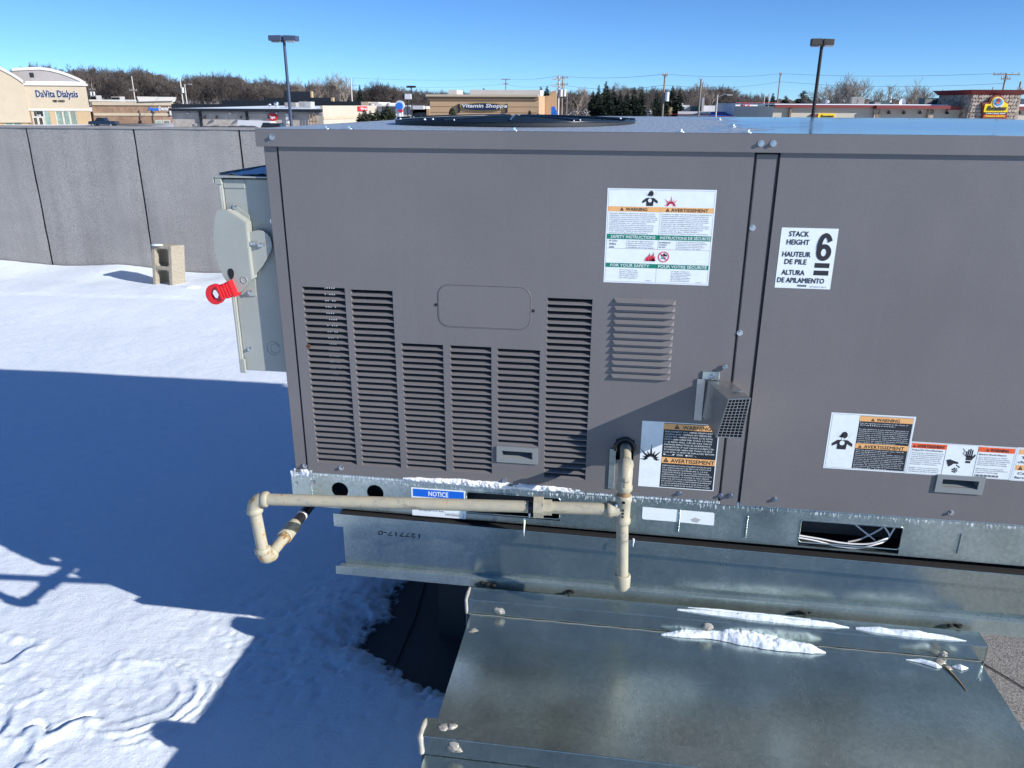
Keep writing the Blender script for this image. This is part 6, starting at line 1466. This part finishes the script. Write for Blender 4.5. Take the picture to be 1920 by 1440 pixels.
f.part('yellow_sign', 'yellow', t, 1532, 213, 1563, 226, .0, .25); f.text(t, 'ink', 'Roosters', 1549.5, 219.6, 24, 4.6, out=.3, bold=.03, shear=.2)
f.part('sign_fringe', 'maroon', t, 1520, 214, 1532, 218, .0, .2)
# tower
a0, a1 = f.at(1801, 215)[0], f.at(1889, 215)[0]; z1 = f.at(1845, 178)[1]; tw = 1.6
b = MB(); b.hexa([f.P(a0-.5, -4, tw), f.P(a1+.5, -4, tw), f.P(a1+.5, -4, -5), f.P(a0-.5, -4, -5)], [f.P(a0-.0, z1, tw), f.P(a1-.0, z1, tw), f.P(a1, z1, -5), f.P(a0, z1, -5)]); b.build('tower_wall', 'stone', t)
b = MB(); z2 = f.at(1845, 169)[1]; b.hexa([f.P(a0-.1, z1, tw+.1), f.P(a1+.1, z1, tw+.1), f.P(a1+.1, z1, -5.1), f.P(a0-.1, z1, -5.1)], [f.P(a0-.55, z2, tw+.55), f.P(a1+.55, z2, tw+.55), f.P(a1+.55, z2, -5.5), f.P(a0-.55, z2, -5.5)]); b.build('tower_cornice', 'maroon', t)
# individually set facing stones: the tower front as proud irregular pieces
rs = np.random.RandomState(12); rows = 16; stmesh = []
for k in range(6):
    n = 6; pts = [(.5*math.cos(2*PI*i/n+.3)*(1+.25*(rs.rand()-.5)), .5*math.sin(2*PI*i/n+.3)*(1+.25*(rs.rand()-.5))) for i in range(n)]
    m_ = bpy.data.materials.new('stone_face'); m_.use_nodes = True; g_ = .14+.28*rs.rand(); bs = m_.node_tree.nodes['Principled BSDF']
    bs.inputs['Base Color'].default_value = (g_*1.12, g_*.95, g_*.78, 1); bs.inputs['Roughness'].default_value = .9; M['st%d' % k] = m_
    b = MB(); b.add([(x, -.05, z) for x, z in pts]+[(x*1.15, .06, z*1.15) for x, z in pts], [tuple(range(n))]+[(i, n+i, n+(i+1) % n, (i+1) % n) for i in range(n)])
    o = b.build('facing_stone', 'st%d' % k, t, loc=(0, 0, 0)); stmesh.append(o)
ns = 0
for r_ in range(9):
    z = f.at(1845, 237)[1]+(z1-f.at(1845, 237)[1])*(r_+.5)/9
    for c_ in range(17):
        a = a0+(a1-a0)*(c_+.5+.25*(r_ % 2)+.3*(rs.rand()-.5))/17.3
        src = stmesh[ns] if ns < 6 else stmesh[rs.randint(6)]
        loc = Vector(f.P(a, z+.06*(rs.rand()-.5), tw+.03)); o = src
        if ns >= 6: o = src.copy(); COL.objects.link(o)
        o.location = loc-WP[t]; o.scale = ((a1-a0)/17*(.85+.35*rs.rand()), 1, (z1-f.at(1845, 237)[1])/9*(.8+.35*rs.rand())); o.rotation_euler = (0, rs.rand()*.8, math.atan2(f.u.y, f.u.x)); ns += 1
# sign on the tower: arched panel, plain round emblem, name and two strips
sx = lambda px, py: f.at(px, py)
def sign_poly(pts, o0, o1, m_, nm):
    q = [sx(*p) for p in pts]; n = len(q); b = MB()
    b.add([f.P(a, z, o1) for a, z in q]+[f.P(a, z, o0) for a, z in q], [tuple(range(n))[::-1], tuple(range(n, 2*n))]+[(i, (i+1) % n, n+(i+1) % n, n+i) for i in range(n)]); return b.build(nm, m_, t)
arc = lambda cx, cy, rx, ry, a0_, a1_, n=14: [(cx+rx*math.cos(math.radians(a0_+(a1_-a0_)*i/n)), cy-ry*math.sin(math.radians(a0_+(a1_-a0_)*i/n))) for i in range(n+1)]
q1 = tw+.35
sign_poly([(1822, 226), (1822.5, 193)]+arc(1849, 194, 15, 15.5, 172, 8)+[(1870, 193), (1866, 226)], tw, q1, 'maroon', 'sign_frame')
sign_poly([(1823.5, 210), (1826.5, 195), (1836, 195)]+arc(1849.5, 195, 12.5, 13.5, 165, 15)+[(1868.5, 195), (1866.5, 210)], q1, q1+.08, 'yellow', 'sign_face')
sign_poly(arc(1849.5, 192.5, 9.8, 9.5, 0, 354, 22), q1+.08, q1+.13, 'stucco_w', 'emblem_disc')
sign_poly(arc(1849.5, 191.5, 8.2, 6.8, 0, 350, 20), q1+.13, q1+.16, 'skyb', 'emblem_sky')
sign_poly(arc(1850, 188.2, 3.6, 4.0, 0, 330, 9), q1+.16, q1+.19, 'maroon', 'emblem_patch')
sign_poly(arc(1848, 193, 3.6, 2.1, 0, 330, 9), q1+.16, q1+.20, 'signorange', 'emblem_patch')
f.text(t, 'ink', 'Roosters', 1846.8, 206.5, 34, 8.5, out=q1+.16, bold=.045, shear=.25)
sign_poly([(1824, 214), (1824, 211), (1866, 211), (1866, 214)], q1, q1+.06, 'black', 'tagline_strip'); f.text(t, 'inkw', 'A FUN CASUAL JOINT', 1845, 213.4, 36, 2.0, out=q1+.09, bold=.05)
sign_poly([(1823.5, 219.5), (1824, 214.8), (1863, 214.8), (1863, 219.5)], q1, q1+.06, 'signorange', 'offer_strip'); f.text(t, 'yellow', 'WINGS & DRAFTS', 1843.5, 218.8, 35, 2.8, out=q1+.09, bold=.05)
# machines on the restaurant roof
roofbox(1596, 181.5, 1619, 198, YR+6, 'tan air conditioner in the middle of the restaurant roof', 'roofgrey')
roofbox(1733, 183.5, 1765, 198, YR+9, 'dark green container-like unit on the restaurant roof, left one', 'equipg', fan=False)
roofbox(1766, 184, 1794, 199, YR+8, 'pale green unit on the restaurant roof beside the stone tower', 'steel', fan=False)
roofbox(1638, 191, 1668, 197.5, YR+10, 'flat dark unit on the restaurant roof right of centre', 'equipg', fan=False)
for px, py, lb in ((1549, 192, 'first white mushroom vent on the restaurant roof'), (1577, 190.5, 'second, taller white mushroom vent on the restaurant roof')):
    p = F(px, py, YR+6); e = thing('mushroom_vent', lb, 'roof vent', (p.x, p.y, p.z-.7), 'equipment on far roofs')
    b = MB(); b.cyl((p.x, p.y, p.z-.7), (p.x, p.y, p.z), .22, 10); b.build('vent_neck', 'signwhite', e); b = MB(); b.cyl((p.x, p.y, p.z-.05), (p.x, p.y, p.z+.22), .38, 12, .3); b.build('vent_cap', 'signwhite', e)
p = F(1693, 196, YR+6); e = thing('satellite_dish', 'small white satellite dish on the restaurant roof', 'dish', (p.x, p.y, p.z-.5), 'equipment on far roofs')
b = MB(); b.cyl((p.x, p.y, p.z-.5), (p.x, p.y, p.z), .04, 6); b.build('mast', 'steel', e)
b = MB(); n = 14; vs = [(p.x-.1+.06*r, p.y-.1*r*r, p.z+.15) for r in (0,)]; vs = [(p.x, p.y+.12, p.z+.2)]+[(p.x+.32*math.cos(2*PI*k/n)-.1, p.y-.05, p.z+.2+.42*math.sin(2*PI*k/n)) for k in range(n)]
b.add(vs, [(0, 1+k, 1+(k+1) % n) for k in range(n)]); d_ = b.build('reflector', 'signwhite', e); d_.modifiers.new('depth', 'SOLIDIFY').thickness = .03

# ------------------------------------------------------------ vehicles beyond the wall
def car_mesh(prof, w, name, m, par, x, y, z, ang, inset=.0):
    b = MB(); n = len(prof); vs = []
    for s_, k in ((-1, 1), (1, 1)):
        for (u, h) in prof: vs.append((u, s_*(w/2-inset*max(0, h-1.0)), h))
    b.add(vs, [tuple(range(n)), tuple(range(n, 2*n))[::-1]]+[(i, n+i, n+(i+1) % n, (i+1) % n) for i in range(n)])
    return b
def vehicle(name, label, cat, px, py, y, ang, body, glasses, wheels, m='carblue', w=1.95, lights=()):
    p = F(px, py, y); e = thing(name, label, cat, tuple(p)); e.rotation_euler = (0, 0, ang)
    def part(b, nm, mm, bev=0, par=e):
        o = b.build(nm, mm, par, loc=(0, 0, 0)); o.location = (0, 0, 0); 
        if bev: md = o.modifiers.new('b', 'BEVEL'); md.width = bev; md.segments = 2
        return o
    part(car_mesh(body, w, '', m, e, 0, 0, 0, 0, .22), 'body', m, .05)
    for g in glasses:
        for s_ in (-1, 1):
            b = MB(); vs = [(u, s_*(w/2+.012-.22*max(0, h-1.0)), h) for u, h in g]; b.add(vs, [tuple(range(len(g)))]); part(b, 'side_window', 'dglass')
    for u in wheels:
        for s_ in (-1, 1):
            b = MB(); b.cyl((u, s_*(w/2-.2), .38), (u, s_*(w/2+.02), .38), .38, 16); wh = part(b, 'wheel', 'tyre')
            b = MB(); b.cyl((u, s_*(w/2+.02), .38), (u, s_*(w/2+.035), .38), .22, 12); part(b, 'rim', 'chrome', par=wh)
    for (u, h, s_) in lights: b = MB(); b.box(u-.06, u+.06, s_*w*.36-.2, s_*w*.36+.2, h-.13, h+.13); part(b, 'headlight', 'lens')
    return e
vehicle('pickup_truck', 'dark blue pickup truck parked beside the dental office', 'pickup truck', 196, 237.5, 160, math.radians(8),
    [(-2.9, .45), (2.9, .45), (2.9, 1.15), (.75, 1.2), (.45, 1.85), (-.9, 1.88), (-1.45, 1.25), (-2.75, 1.1), (-2.9, .8)],
    [[(-1.2, 1.28), (-.3, 1.28), (-.3, 1.78), (-.85, 1.78)], [(-.2, 1.28), (.6, 1.28), (.38, 1.76), (-.2, 1.78)]], (-1.9, 1.9), lights=((-2.85, .9, -1), (-2.85, .9, 1)))
vehicle('parked_car', 'black car whose roof just shows above the parapet by the lamp post', 'car', 515, 263, 70, math.radians(100),
    [(-2.3, .4), (2.3, .4), (2.3, .95), (1.6, 1.05), (.8, 1.5), (-.7, 1.52), (-1.4, 1.0), (-2.3, .8)],
    [[(-1.1, 1.05), (-.1, 1.05), (-.1, 1.42), (-.65, 1.42)], [(0, 1.05), (1.2, 1.05), (.72, 1.42), (0, 1.42)]], (-1.4, 1.4), m='black2', w=1.8, lights=((-2.28, .7, -1), (-2.28, .7, 1)))
vehicle('white_van', 'white van with snow heaps in front, left of the lamp post', 'van', 488, 257, 98, math.radians(0),
    [(-2.6, .4), (2.6, .4), (2.6, 1.1), (1.9, 1.95), (-2.5, 2.05), (-2.6, 1.9)],
    [[(.9, 1.25), (2.1, 1.25), (1.75, 1.8), (.9, 1.8)]], (-1.6, 1.6), m='signwhite', w=1.9, lights=((2.58, .8, -1), (2.58, .8, 1)))
for k, (a, c) in enumerate(((402, 241), (455, 242))):
    p = F(a, c, 92); b = MB(); rs = np.random.RandomState(k+3)
    for i in range(7): b.sphere((p.x+(rs.rand()-.5)*2.4, p.y+(rs.rand()-.5), p.z+.05*rs.rand()), .45+.3*rs.rand(), 10, 6, (1.5, 1, .55))
    tag(b.build('snow_pile', 'snow'), ('ploughed snow pile at the foot of the block building', 'ploughed snow pile in front of the white van')[k], 'snow pile', 'ploughed snow piles', kind='stuff')

# ------------------------------------------------------------ trees
def bare_tree(seed, h, spread, m='twig', trunk_f=.28, levels=5, tw=.028):
    rs = random.Random(seed); tr = MB(); cr = MB()
    def branch(p, d, L, r, lev):
        n = 3 if lev < 2 else 2; pts = [p]; q = p; dd = d
        for i in range(n):
            dd = (dd+Vector((rs.uniform(-1, 1), rs.uniform(-1, 1), rs.uniform(-.3, .6)))*.17).normalized(); q = q+dd*(L/n); pts.append(q)
        rr = [r*(1-.45*i/n) for i in range(n+1)]
        (tr if lev == 0 else cr).tube(pts, rr, 6 if lev == 0 else 3, False, lev == 0)
        if lev >= levels: return
        k = 4 if lev == 0 else (3 if lev < 3 else 3)
        for i in range(k+(1 if rs.random() < .6 else 0)):
            t = rs.uniform(.35, 1.0) if i else 1.0; j = min(int(t*n), n-1); pp = pts[j].lerp(pts[j+1], t*n-j)
            ax = Vector((rs.uniform(-1, 1), rs.uniform(-1, 1), rs.uniform(-.25, .5))).normalized()
            nd = (dd*(1-spread)+ax*spread+Vector((0, 0, .16))).normalized()
            branch(pp, nd, L*rs.uniform(.58, .80), max(r*.55, tw*.7), lev+1)
    branch(Vector((0, 0, 0)), Vector((rs.uniform(-.05, .05), rs.uniform(-.05, .05), 1)), h*trunk_f, h*.016, 0)
    cr.v = [v for v in cr.v]
    mz = max(v[2] for v in cr.v); k = h/mz
    for b_ in (tr, cr): b_.v = [(x*k, y*k, z*k) for x, y, z in b_.v]
    return tr, cr
def make_bare(seed, h, spread, m, label, group, **k):
    e = thing('bare_tree', label, 'tree', (0, -500, 0), group); tr, cr = bare_tree(seed, h, spread, m, **k)
    for b_, nm, mm in ((tr, 'trunk', 'bark' if m == 'twig' else m), (cr, 'crown', m)):
        o = b_.build(nm, mm, e, loc=(0, 0, 0)); o.location = (0, 0, 0)
    return e
GW = 'bare trees of the wooded ridge'
protos = [make_bare(i*7+1, 14, .52+.05*(i % 3), 'twig', 'bare brown tree among the many on the wooded ridge behind the shops', GW, levels=5, tw=.05) for i in range(6)]
used = [False]*6
def plant(px, pytop, y, hfix=None, i=None, label=None):
    i = rnd.randrange(6) if i is None else i; p = F(px, pytop, y); z0 = gz(y, p.x)-.3; h = (p.z-z0); k = h/14
    if used[i]: e = copy_tree(protos[i], (p.x, y, z0), None, rnd.uniform(0, 6.28), (k*rnd.uniform(.8, 1.1),)*2+(k,))
    else:
        e = protos[i]; used[i] = True; e.location = (p.x, y, z0); e.rotation_euler = (0, 0, rnd.uniform(0, 6)); e.scale = (k, k, k)
    return e
prof = [(-60, 120), (60, 124), (90, 113), (120, 124), (150, 116), (185, 124), (215, 120), (240, 126), (265, 120), (290, 126), (310, 142), (330, 141), (355, 134), (400, 131), (430, 130), (455, 142), (480, 143), (500, 141), (530, 146), (560, 150), (600, 150), (640, 156), (670, 160), (700, 158), (723, 150), (750, 160), (790, 164), (830, 164), (900, 168), (1000, 168), (1060, 164), (1120, 168), (1160, 158), (1200, 158), (1260, 160), (1310, 156), (1345, 154), (1370, 156), (1385, 168), (1430, 172)]
def ptop(px):
    for (a, y0), (c, y1) in zip(prof[:-1], prof[1:]):
        if a <= px <= c: return y0+(y1-y0)*(px-a)/(c-a)
    return 170
for px in np.arange(-60, 640, 12.5): plant(px+rnd.uniform(-4, 4), ptop(px)+rnd.uniform(-3, 6), 262+rnd.uniform(-12, 12))
for px in np.arange(-60, 700, 13.5): plant(px+rnd.uniform(-4, 4), ptop(px)+rnd.uniform(4, 13), 236+rnd.uniform(-8, 8))
for px in np.arange(640, 1440, 13): plant(px+rnd.uniform(-4, 4), ptop(px)+rnd.uniform(0, 5), 250+rnd.uniform(-15, 15))
for px, py in ((723, 146), (715, 152), (732, 153), (742, 158), (702, 160)): plant(px, py, 215)
# the dense wood that fills in behind them
b = MB(); rs = np.random.RandomState(21)
def woods(pxs, dtop, y0, y1, n, m_, label):
    V = []; Fc = []
    for i in range(n):
        px = rs.uniform(*pxs); y = rs.uniform(y0, y1); p = F(px, ptop(px)+dtop+abs(rs.normal(0, 5)), y); z0 = gz(y, p.x)
        z = z0+(p.z-z0)*rs.uniform(.05, 1)**.75; x = p.x
        L = rs.uniform(.8, 2.0); a = rs.normal(0, .95); w = rs.uniform(.03, .08); yy = rs.uniform(-.5, .5)
        dx, dz = math.sin(a)*L, math.cos(a)*L; k = len(V)
        V += [(x-w, y, z-dz/2), (x+w, y, z-dz/2), (x+dx+w*.3, y+yy, z+dz/2), (x+dx-w*.3, y+yy, z+dz/2)]; Fc.append((k, k+1, k+2, k+3))
    o = np_obj('distant_woods', np.array(V), np.array(Fc), m_, smooth=False); tag(o, label, 'woods', kind='stuff')
woods((-80, 640), 12, 225, 330, 42000, 'twig', 'dense brown winter woods on the ridge behind the shops')
woods((640, 1440), 8, 225, 330, 26000, 'twig', 'lower winter woods behind the vitamin shop and spruces')
# solid shrub layer low down so that no snow shows through the far wood
v, fq = grid_mesh(np.linspace(-230, 110, 240), np.array([335., 350.]), np.zeros((2, 240)))
def zline(x):
    d = Vector((x, 340, 0)); px = 960+FPX*((d-CAM).dot(rt)/(d-CAM).dot(fw)); return F(px, ptop(min(max(px, -60), 1430))+16, 340).z
top = np.array([zline(float(x)) for x in np.linspace(-230, 110, 240)])+2.0*fbm(np.linspace(0, 130, 240), np.zeros(240), 77, 5)
v[:, 2] = np.concatenate([top-9, top]); v2 = v[:240].copy(); v2[:, 2] = -6; V = np.concatenate([v2, v]); i = np.arange(239); fq = np.concatenate([np.stack([i+240*r, i+1+240*r, i+1+240*(r+1), i+240*(r+1)], -1) for r in range(2)])
tag(np_obj('ridge_woodland', V, fq, 'wood_far'), 'far brown woodland slope under the ridge trees', 'woods', kind='stuff')

GP = 'tall pale bare trees on the skyline'
pal = [make_bare(100+i, 16, .50, 'twigp', 'pale bare tree', GP, levels=5, trunk_f=.24, tw=.03) for i in range(4)]
spots = [(1563, 131, 88, 'tallest spreading bare tree right of the bronze lamp'), (1590, 137, 92, 'leaning bare tree, second right of the bronze lamp'), (1612, 143, 100, 'thin bare tree above the tan roof unit'), (1640, 155, 120, 'low pale bare tree above the restaurant roof'),
    (1706, 140, 105, 'rounded bare tree standing alone above the restaurant'), (1735, 157, 130, 'small bare tree left of the stone sign tower'), (1748, 162, 140, 'smallest bare tree left of the stone sign tower'), (1548, 148, 110, 'short bare tree touching the bronze lamp post'),
    (570, 141, 200, 'airy pale bare tree right of the blue-grey lamp'), (600, 142, 205, 'pale bare tree left of the tallest skyline tree'), (626, 139, 205, 'pale bare tree beside the tall pale pole'), (648, 134, 200, 'tallest pale bare tree by the tall pale pole'),
    (1329, 141, 200, 'single upright bare tree right of the plain brown pole'), (1055, 160, 230, 'pale tree behind the paired poles'), (1085, 160, 230, 'rounded pale tree right of the paired poles'), (1180, 152, 210, 'pale tree between the spruce groups')]
for k, (px, py, y, lb) in enumerate(spots):
    p = F(px, py, y); z0 = gz(y, p.x); kk = (p.z-z0)/16
    e = pal[k] if k < 4 else copy_tree(pal[k % 4], (0, 0, 0)); e['label'] = lb; e.location = (p.x, y, z0); e.rotation_euler = (0, 0, k*1.3); e.scale = (kk, kk, kk)
for i, u in enumerate(used):
    if not u: bpy.data.objects.remove(protos[i])

def spruce(seed, h, r, m):
    rs = random.Random(seed); b = MB(); t = MB(); t.cyl((0, 0, -.3), (0, 0, h*.97), h*.02, 6, h*.004)
    z = h*.05
    while z < h*.98:
        R_ = r*(1-z/h)**.85*(.85+.3*rs.random())+.05; n = max(5, int(9+14*(1-z/h)))
        for k in range(n):
            a = rs.uniform(0, 2*PI); L = R_*rs.uniform(.7, 1.12); dr = L*rs.uniform(.10, .32); w = L*.20+.06
            c, s_ = math.cos(a), math.sin(a); tip = Vector((c*L, s_*L, z-dr+.25*L*rs.random())); sd = Vector((-s_, c, 0))*w
            mid = Vector((c*L*.55, s_*L*.55, z-dr*.3)); root = Vector((0, 0, z+.1))
            b.add([root, mid+sd, tip, mid-sd, mid+Vector((0, 0, -w*.9))], [(0, 1, 2, 3), (0, 4, 2)])
            for q in range(2):
                tt = rs.uniform(.4, .95); pp = root.lerp(tip, tt); ss = w*.8; b.add([pp+Vector((rs.uniform(-ss, ss), rs.uniform(-ss, ss), .1*ss)), pp+Vector((rs.uniform(-ss, ss), rs.uniform(-ss, ss), -ss)), pp+Vector((c*ss*1.5, s_*ss*1.5, -.2*ss))], [(0, 1, 2)])
        z += h*.021
    return t, b
GS = 'dark spruces'
sp = []
for i in range(4):
    e = thing('spruce_tree', 'dark spruce', 'tree', (0, -500, 0), GS); t_, b_ = spruce(40+i, 10, 2.4+.3*i, 'needle')
    for bb_, nm, mm in ((t_, 'trunk', 'bark'), (b_, 'crown', 'needle2' if i == 3 else 'needle')): o = bb_.build(nm, mm, e, loc=(0, 0, 0)); o.location = (0, 0, 0)
    sp.append(e)
spr = [(1123, 157, 118, 0, 'leftmost tall spruce of the dense clump', 1.0), (1137, 150, 119, 1, 'highest spruce of the dense clump', 1.0), (1151, 160, 121, 2, 'broad spruce in the middle of the dense clump', 1.0), (1164, 166, 118, 0, 'lower spruce right of the middle of the clump', .9), (1177, 168, 120, 1, 'short spruce in the right half of the clump', .9),
    (1190, 161, 119, 2, 'pointed spruce near the right end of the clump', .9), (1204, 160, 121, 0, 'thin-topped spruce at the right end of the clump', .9), (1112, 168, 118, 2, 'low spruce at the left foot of the clump', .9), (1145, 172, 116, 2, 'bushy front spruce of the dense clump', 1.1), (1172, 178, 116, 1, 'second bushy front spruce of the dense clump', 1.1), (1198, 180, 116, 2, 'small front spruce under the thin-topped one', 1.0),
    (1232, 167, 116, 0, 'dark spruce just left of the transformer pole', .9), (1248, 166, 119, 1, 'dark spruce behind the transformer pole', .9), (1262, 158, 121, 2, 'tall spruce right of the transformer pole', .9), (1276, 160, 121, 0, 'rightmost spruce of the transformer pole group', .9), (1240, 185, 113, 1, 'low dark spruce in front of the transformer pole group', 1.1), (1222, 190, 113, 2, 'lowest dark spruce of the transformer pole group', 1.0),
    (674, 210, 101, 3, 'smallest young spruce at the left of the row', .9), (683, 203, 100, 3, 'young spruce, second from the left of the row', .9), (694, 206, 102, 3, 'young spruce, third from the left of the row', .9), (706, 202, 101, 3, 'broad young spruce in the row, sunlit', 1.1), (719, 201, 102, 3, 'young spruce before the tallest of the row', 1.0), (726, 193, 101, 3, 'tallest young spruce of the row', .8), (737, 203, 101, 3, 'young spruce right of the tallest of the row', .8),
    (674, 157, 225, 0, 'dark evergreen beside the tall pale pole', 1.0), (1014, 161, 190, 1, 'left small evergreen top behind the vitamin shop', 1.2), (1026, 160, 190, 2, 'right small evergreen top behind the vitamin shop', 1.2), (907, 164, 200, 0, 'rounded evergreen top over the white roof screen', 1.8),
    (1508, 168, 130, 2, 'round dark evergreen left of the bronze lamp', 2.2), (1450, 173, 150, 1, 'small pointed evergreen behind the garage building', 1.1), (1474, 178, 150, 2, 'low evergreen between the garage and round evergreen', 1.8), (1438, 181, 170, 0, 'low dark evergreen behind the pale posts', 1.8)]
first = set()
for (px, py, y, i, lb, wd) in spr:
    p = F(px, py, y); z0 = gz(y, p.x)-.2; k = (p.z-z0)/10
    if i in first: e = copy_tree(sp[i], (p.x, y, z0), lb)
    else: e = sp[i]; first.add(i); e['label'] = lb; e.location = (p.x, y, z0)
    e.rotation_euler = (0, 0, px % 6.28); kw = wd*max(k, .35)*(.9 if i != 3 else 1.5); e.scale = (kw, kw, k)
# shrubs: at the vitamin shop wall, at the garage, snowy shrub by the spruces
def shrub(px, pytop, pybot, y, wpx, m, label, seed, snow_=False):
    p = F(px, pybot, y); h = F(px, pytop, y).z-p.z; w = wpx*(p-CAM).length/FPX/2; rs = np.random.RandomState(seed); e = thing('shrub', label, 'shrub', tuple(p))
    b = MB()
    for i in range(420):
        a, q = rs.rand()*2*PI, rs.rand()**.5; z = rs.rand(); rr = w*q*(1-z*.55); c = (rr*math.cos(a)+p.x, rr*math.sin(a)*.6+p.y, p.z+h*z*(1-.3*q)); s_ = .12*h+.05
        b.add([(c[0]+rs.normal(0, s_*.6), c[1]+rs.normal(0, s_*.5), c[2]+rs.normal(0, s_*.5)) for _ in range(3)], [(0, 1, 2)])
    b.build('foliage', m, e); b = MB(); b.tube([(p.x, p.y, p.z-.4), (p.x, p.y, p.z+h*.5)], .05, 5); b.build('stem', 'bark', e)
    if snow_:
        b = MB()
        for i in range(26): c = (p.x+rs.normal(0, w*.45), p.y-.2*rs.rand(), p.z+h*rs.rand()*.7); b.sphere(c, .06*h*rs.rand()+.03, 6, 4)
        b.build('clinging_snow', 'snow', e)['kind'] = 'stuff'
shrub(848, 200, 216, 120, 13, 'needle2', 'small green conifer shrub against the vitamin shop wall', 1)
shrub(993, 207, 216, 122, 6, 'shrub', 'tiny brown shrub at the right of the vitamin shop wall', 2)
shrub(1441, 196, 226, 100, 15, 'shrub', 'brown-green shrub at the left end of the restaurant', 3)
shrub(1097, 203, 218, 108, 18, 'twigp', 'frosty shrub left of the dense spruce clump', 4, True)
shrub(1217, 203, 218, 106, 12, 'twigp', 'snowy shrub between the two spruce groups', 5, True)
shrub(1075, 205, 217, 110, 16, 'twigp', 'snow-dusted shrub right of the blue panel', 6, True)
bp_ = thing('blue_panel', 'leaning blue panel at the right end of the vitamin shop', 'panel', tuple(F(1039, 216, 124)))
q = [F(x, y, 124) for x, y in ((1033, 220), (1047, 220), (1040, 199.5), (1033.5, 200))]; b = MB(); b.add([tuple(v) for v in q]+[(v.x, v.y+.4, v.z) for v in q], [(0,1,2,3), (7,6,5,4), (0,4,5,1), (1,5,6,2), (2,6,7,3), (3,7,4,0)]); b.build('panel_sheet', 'signblue', bp_)
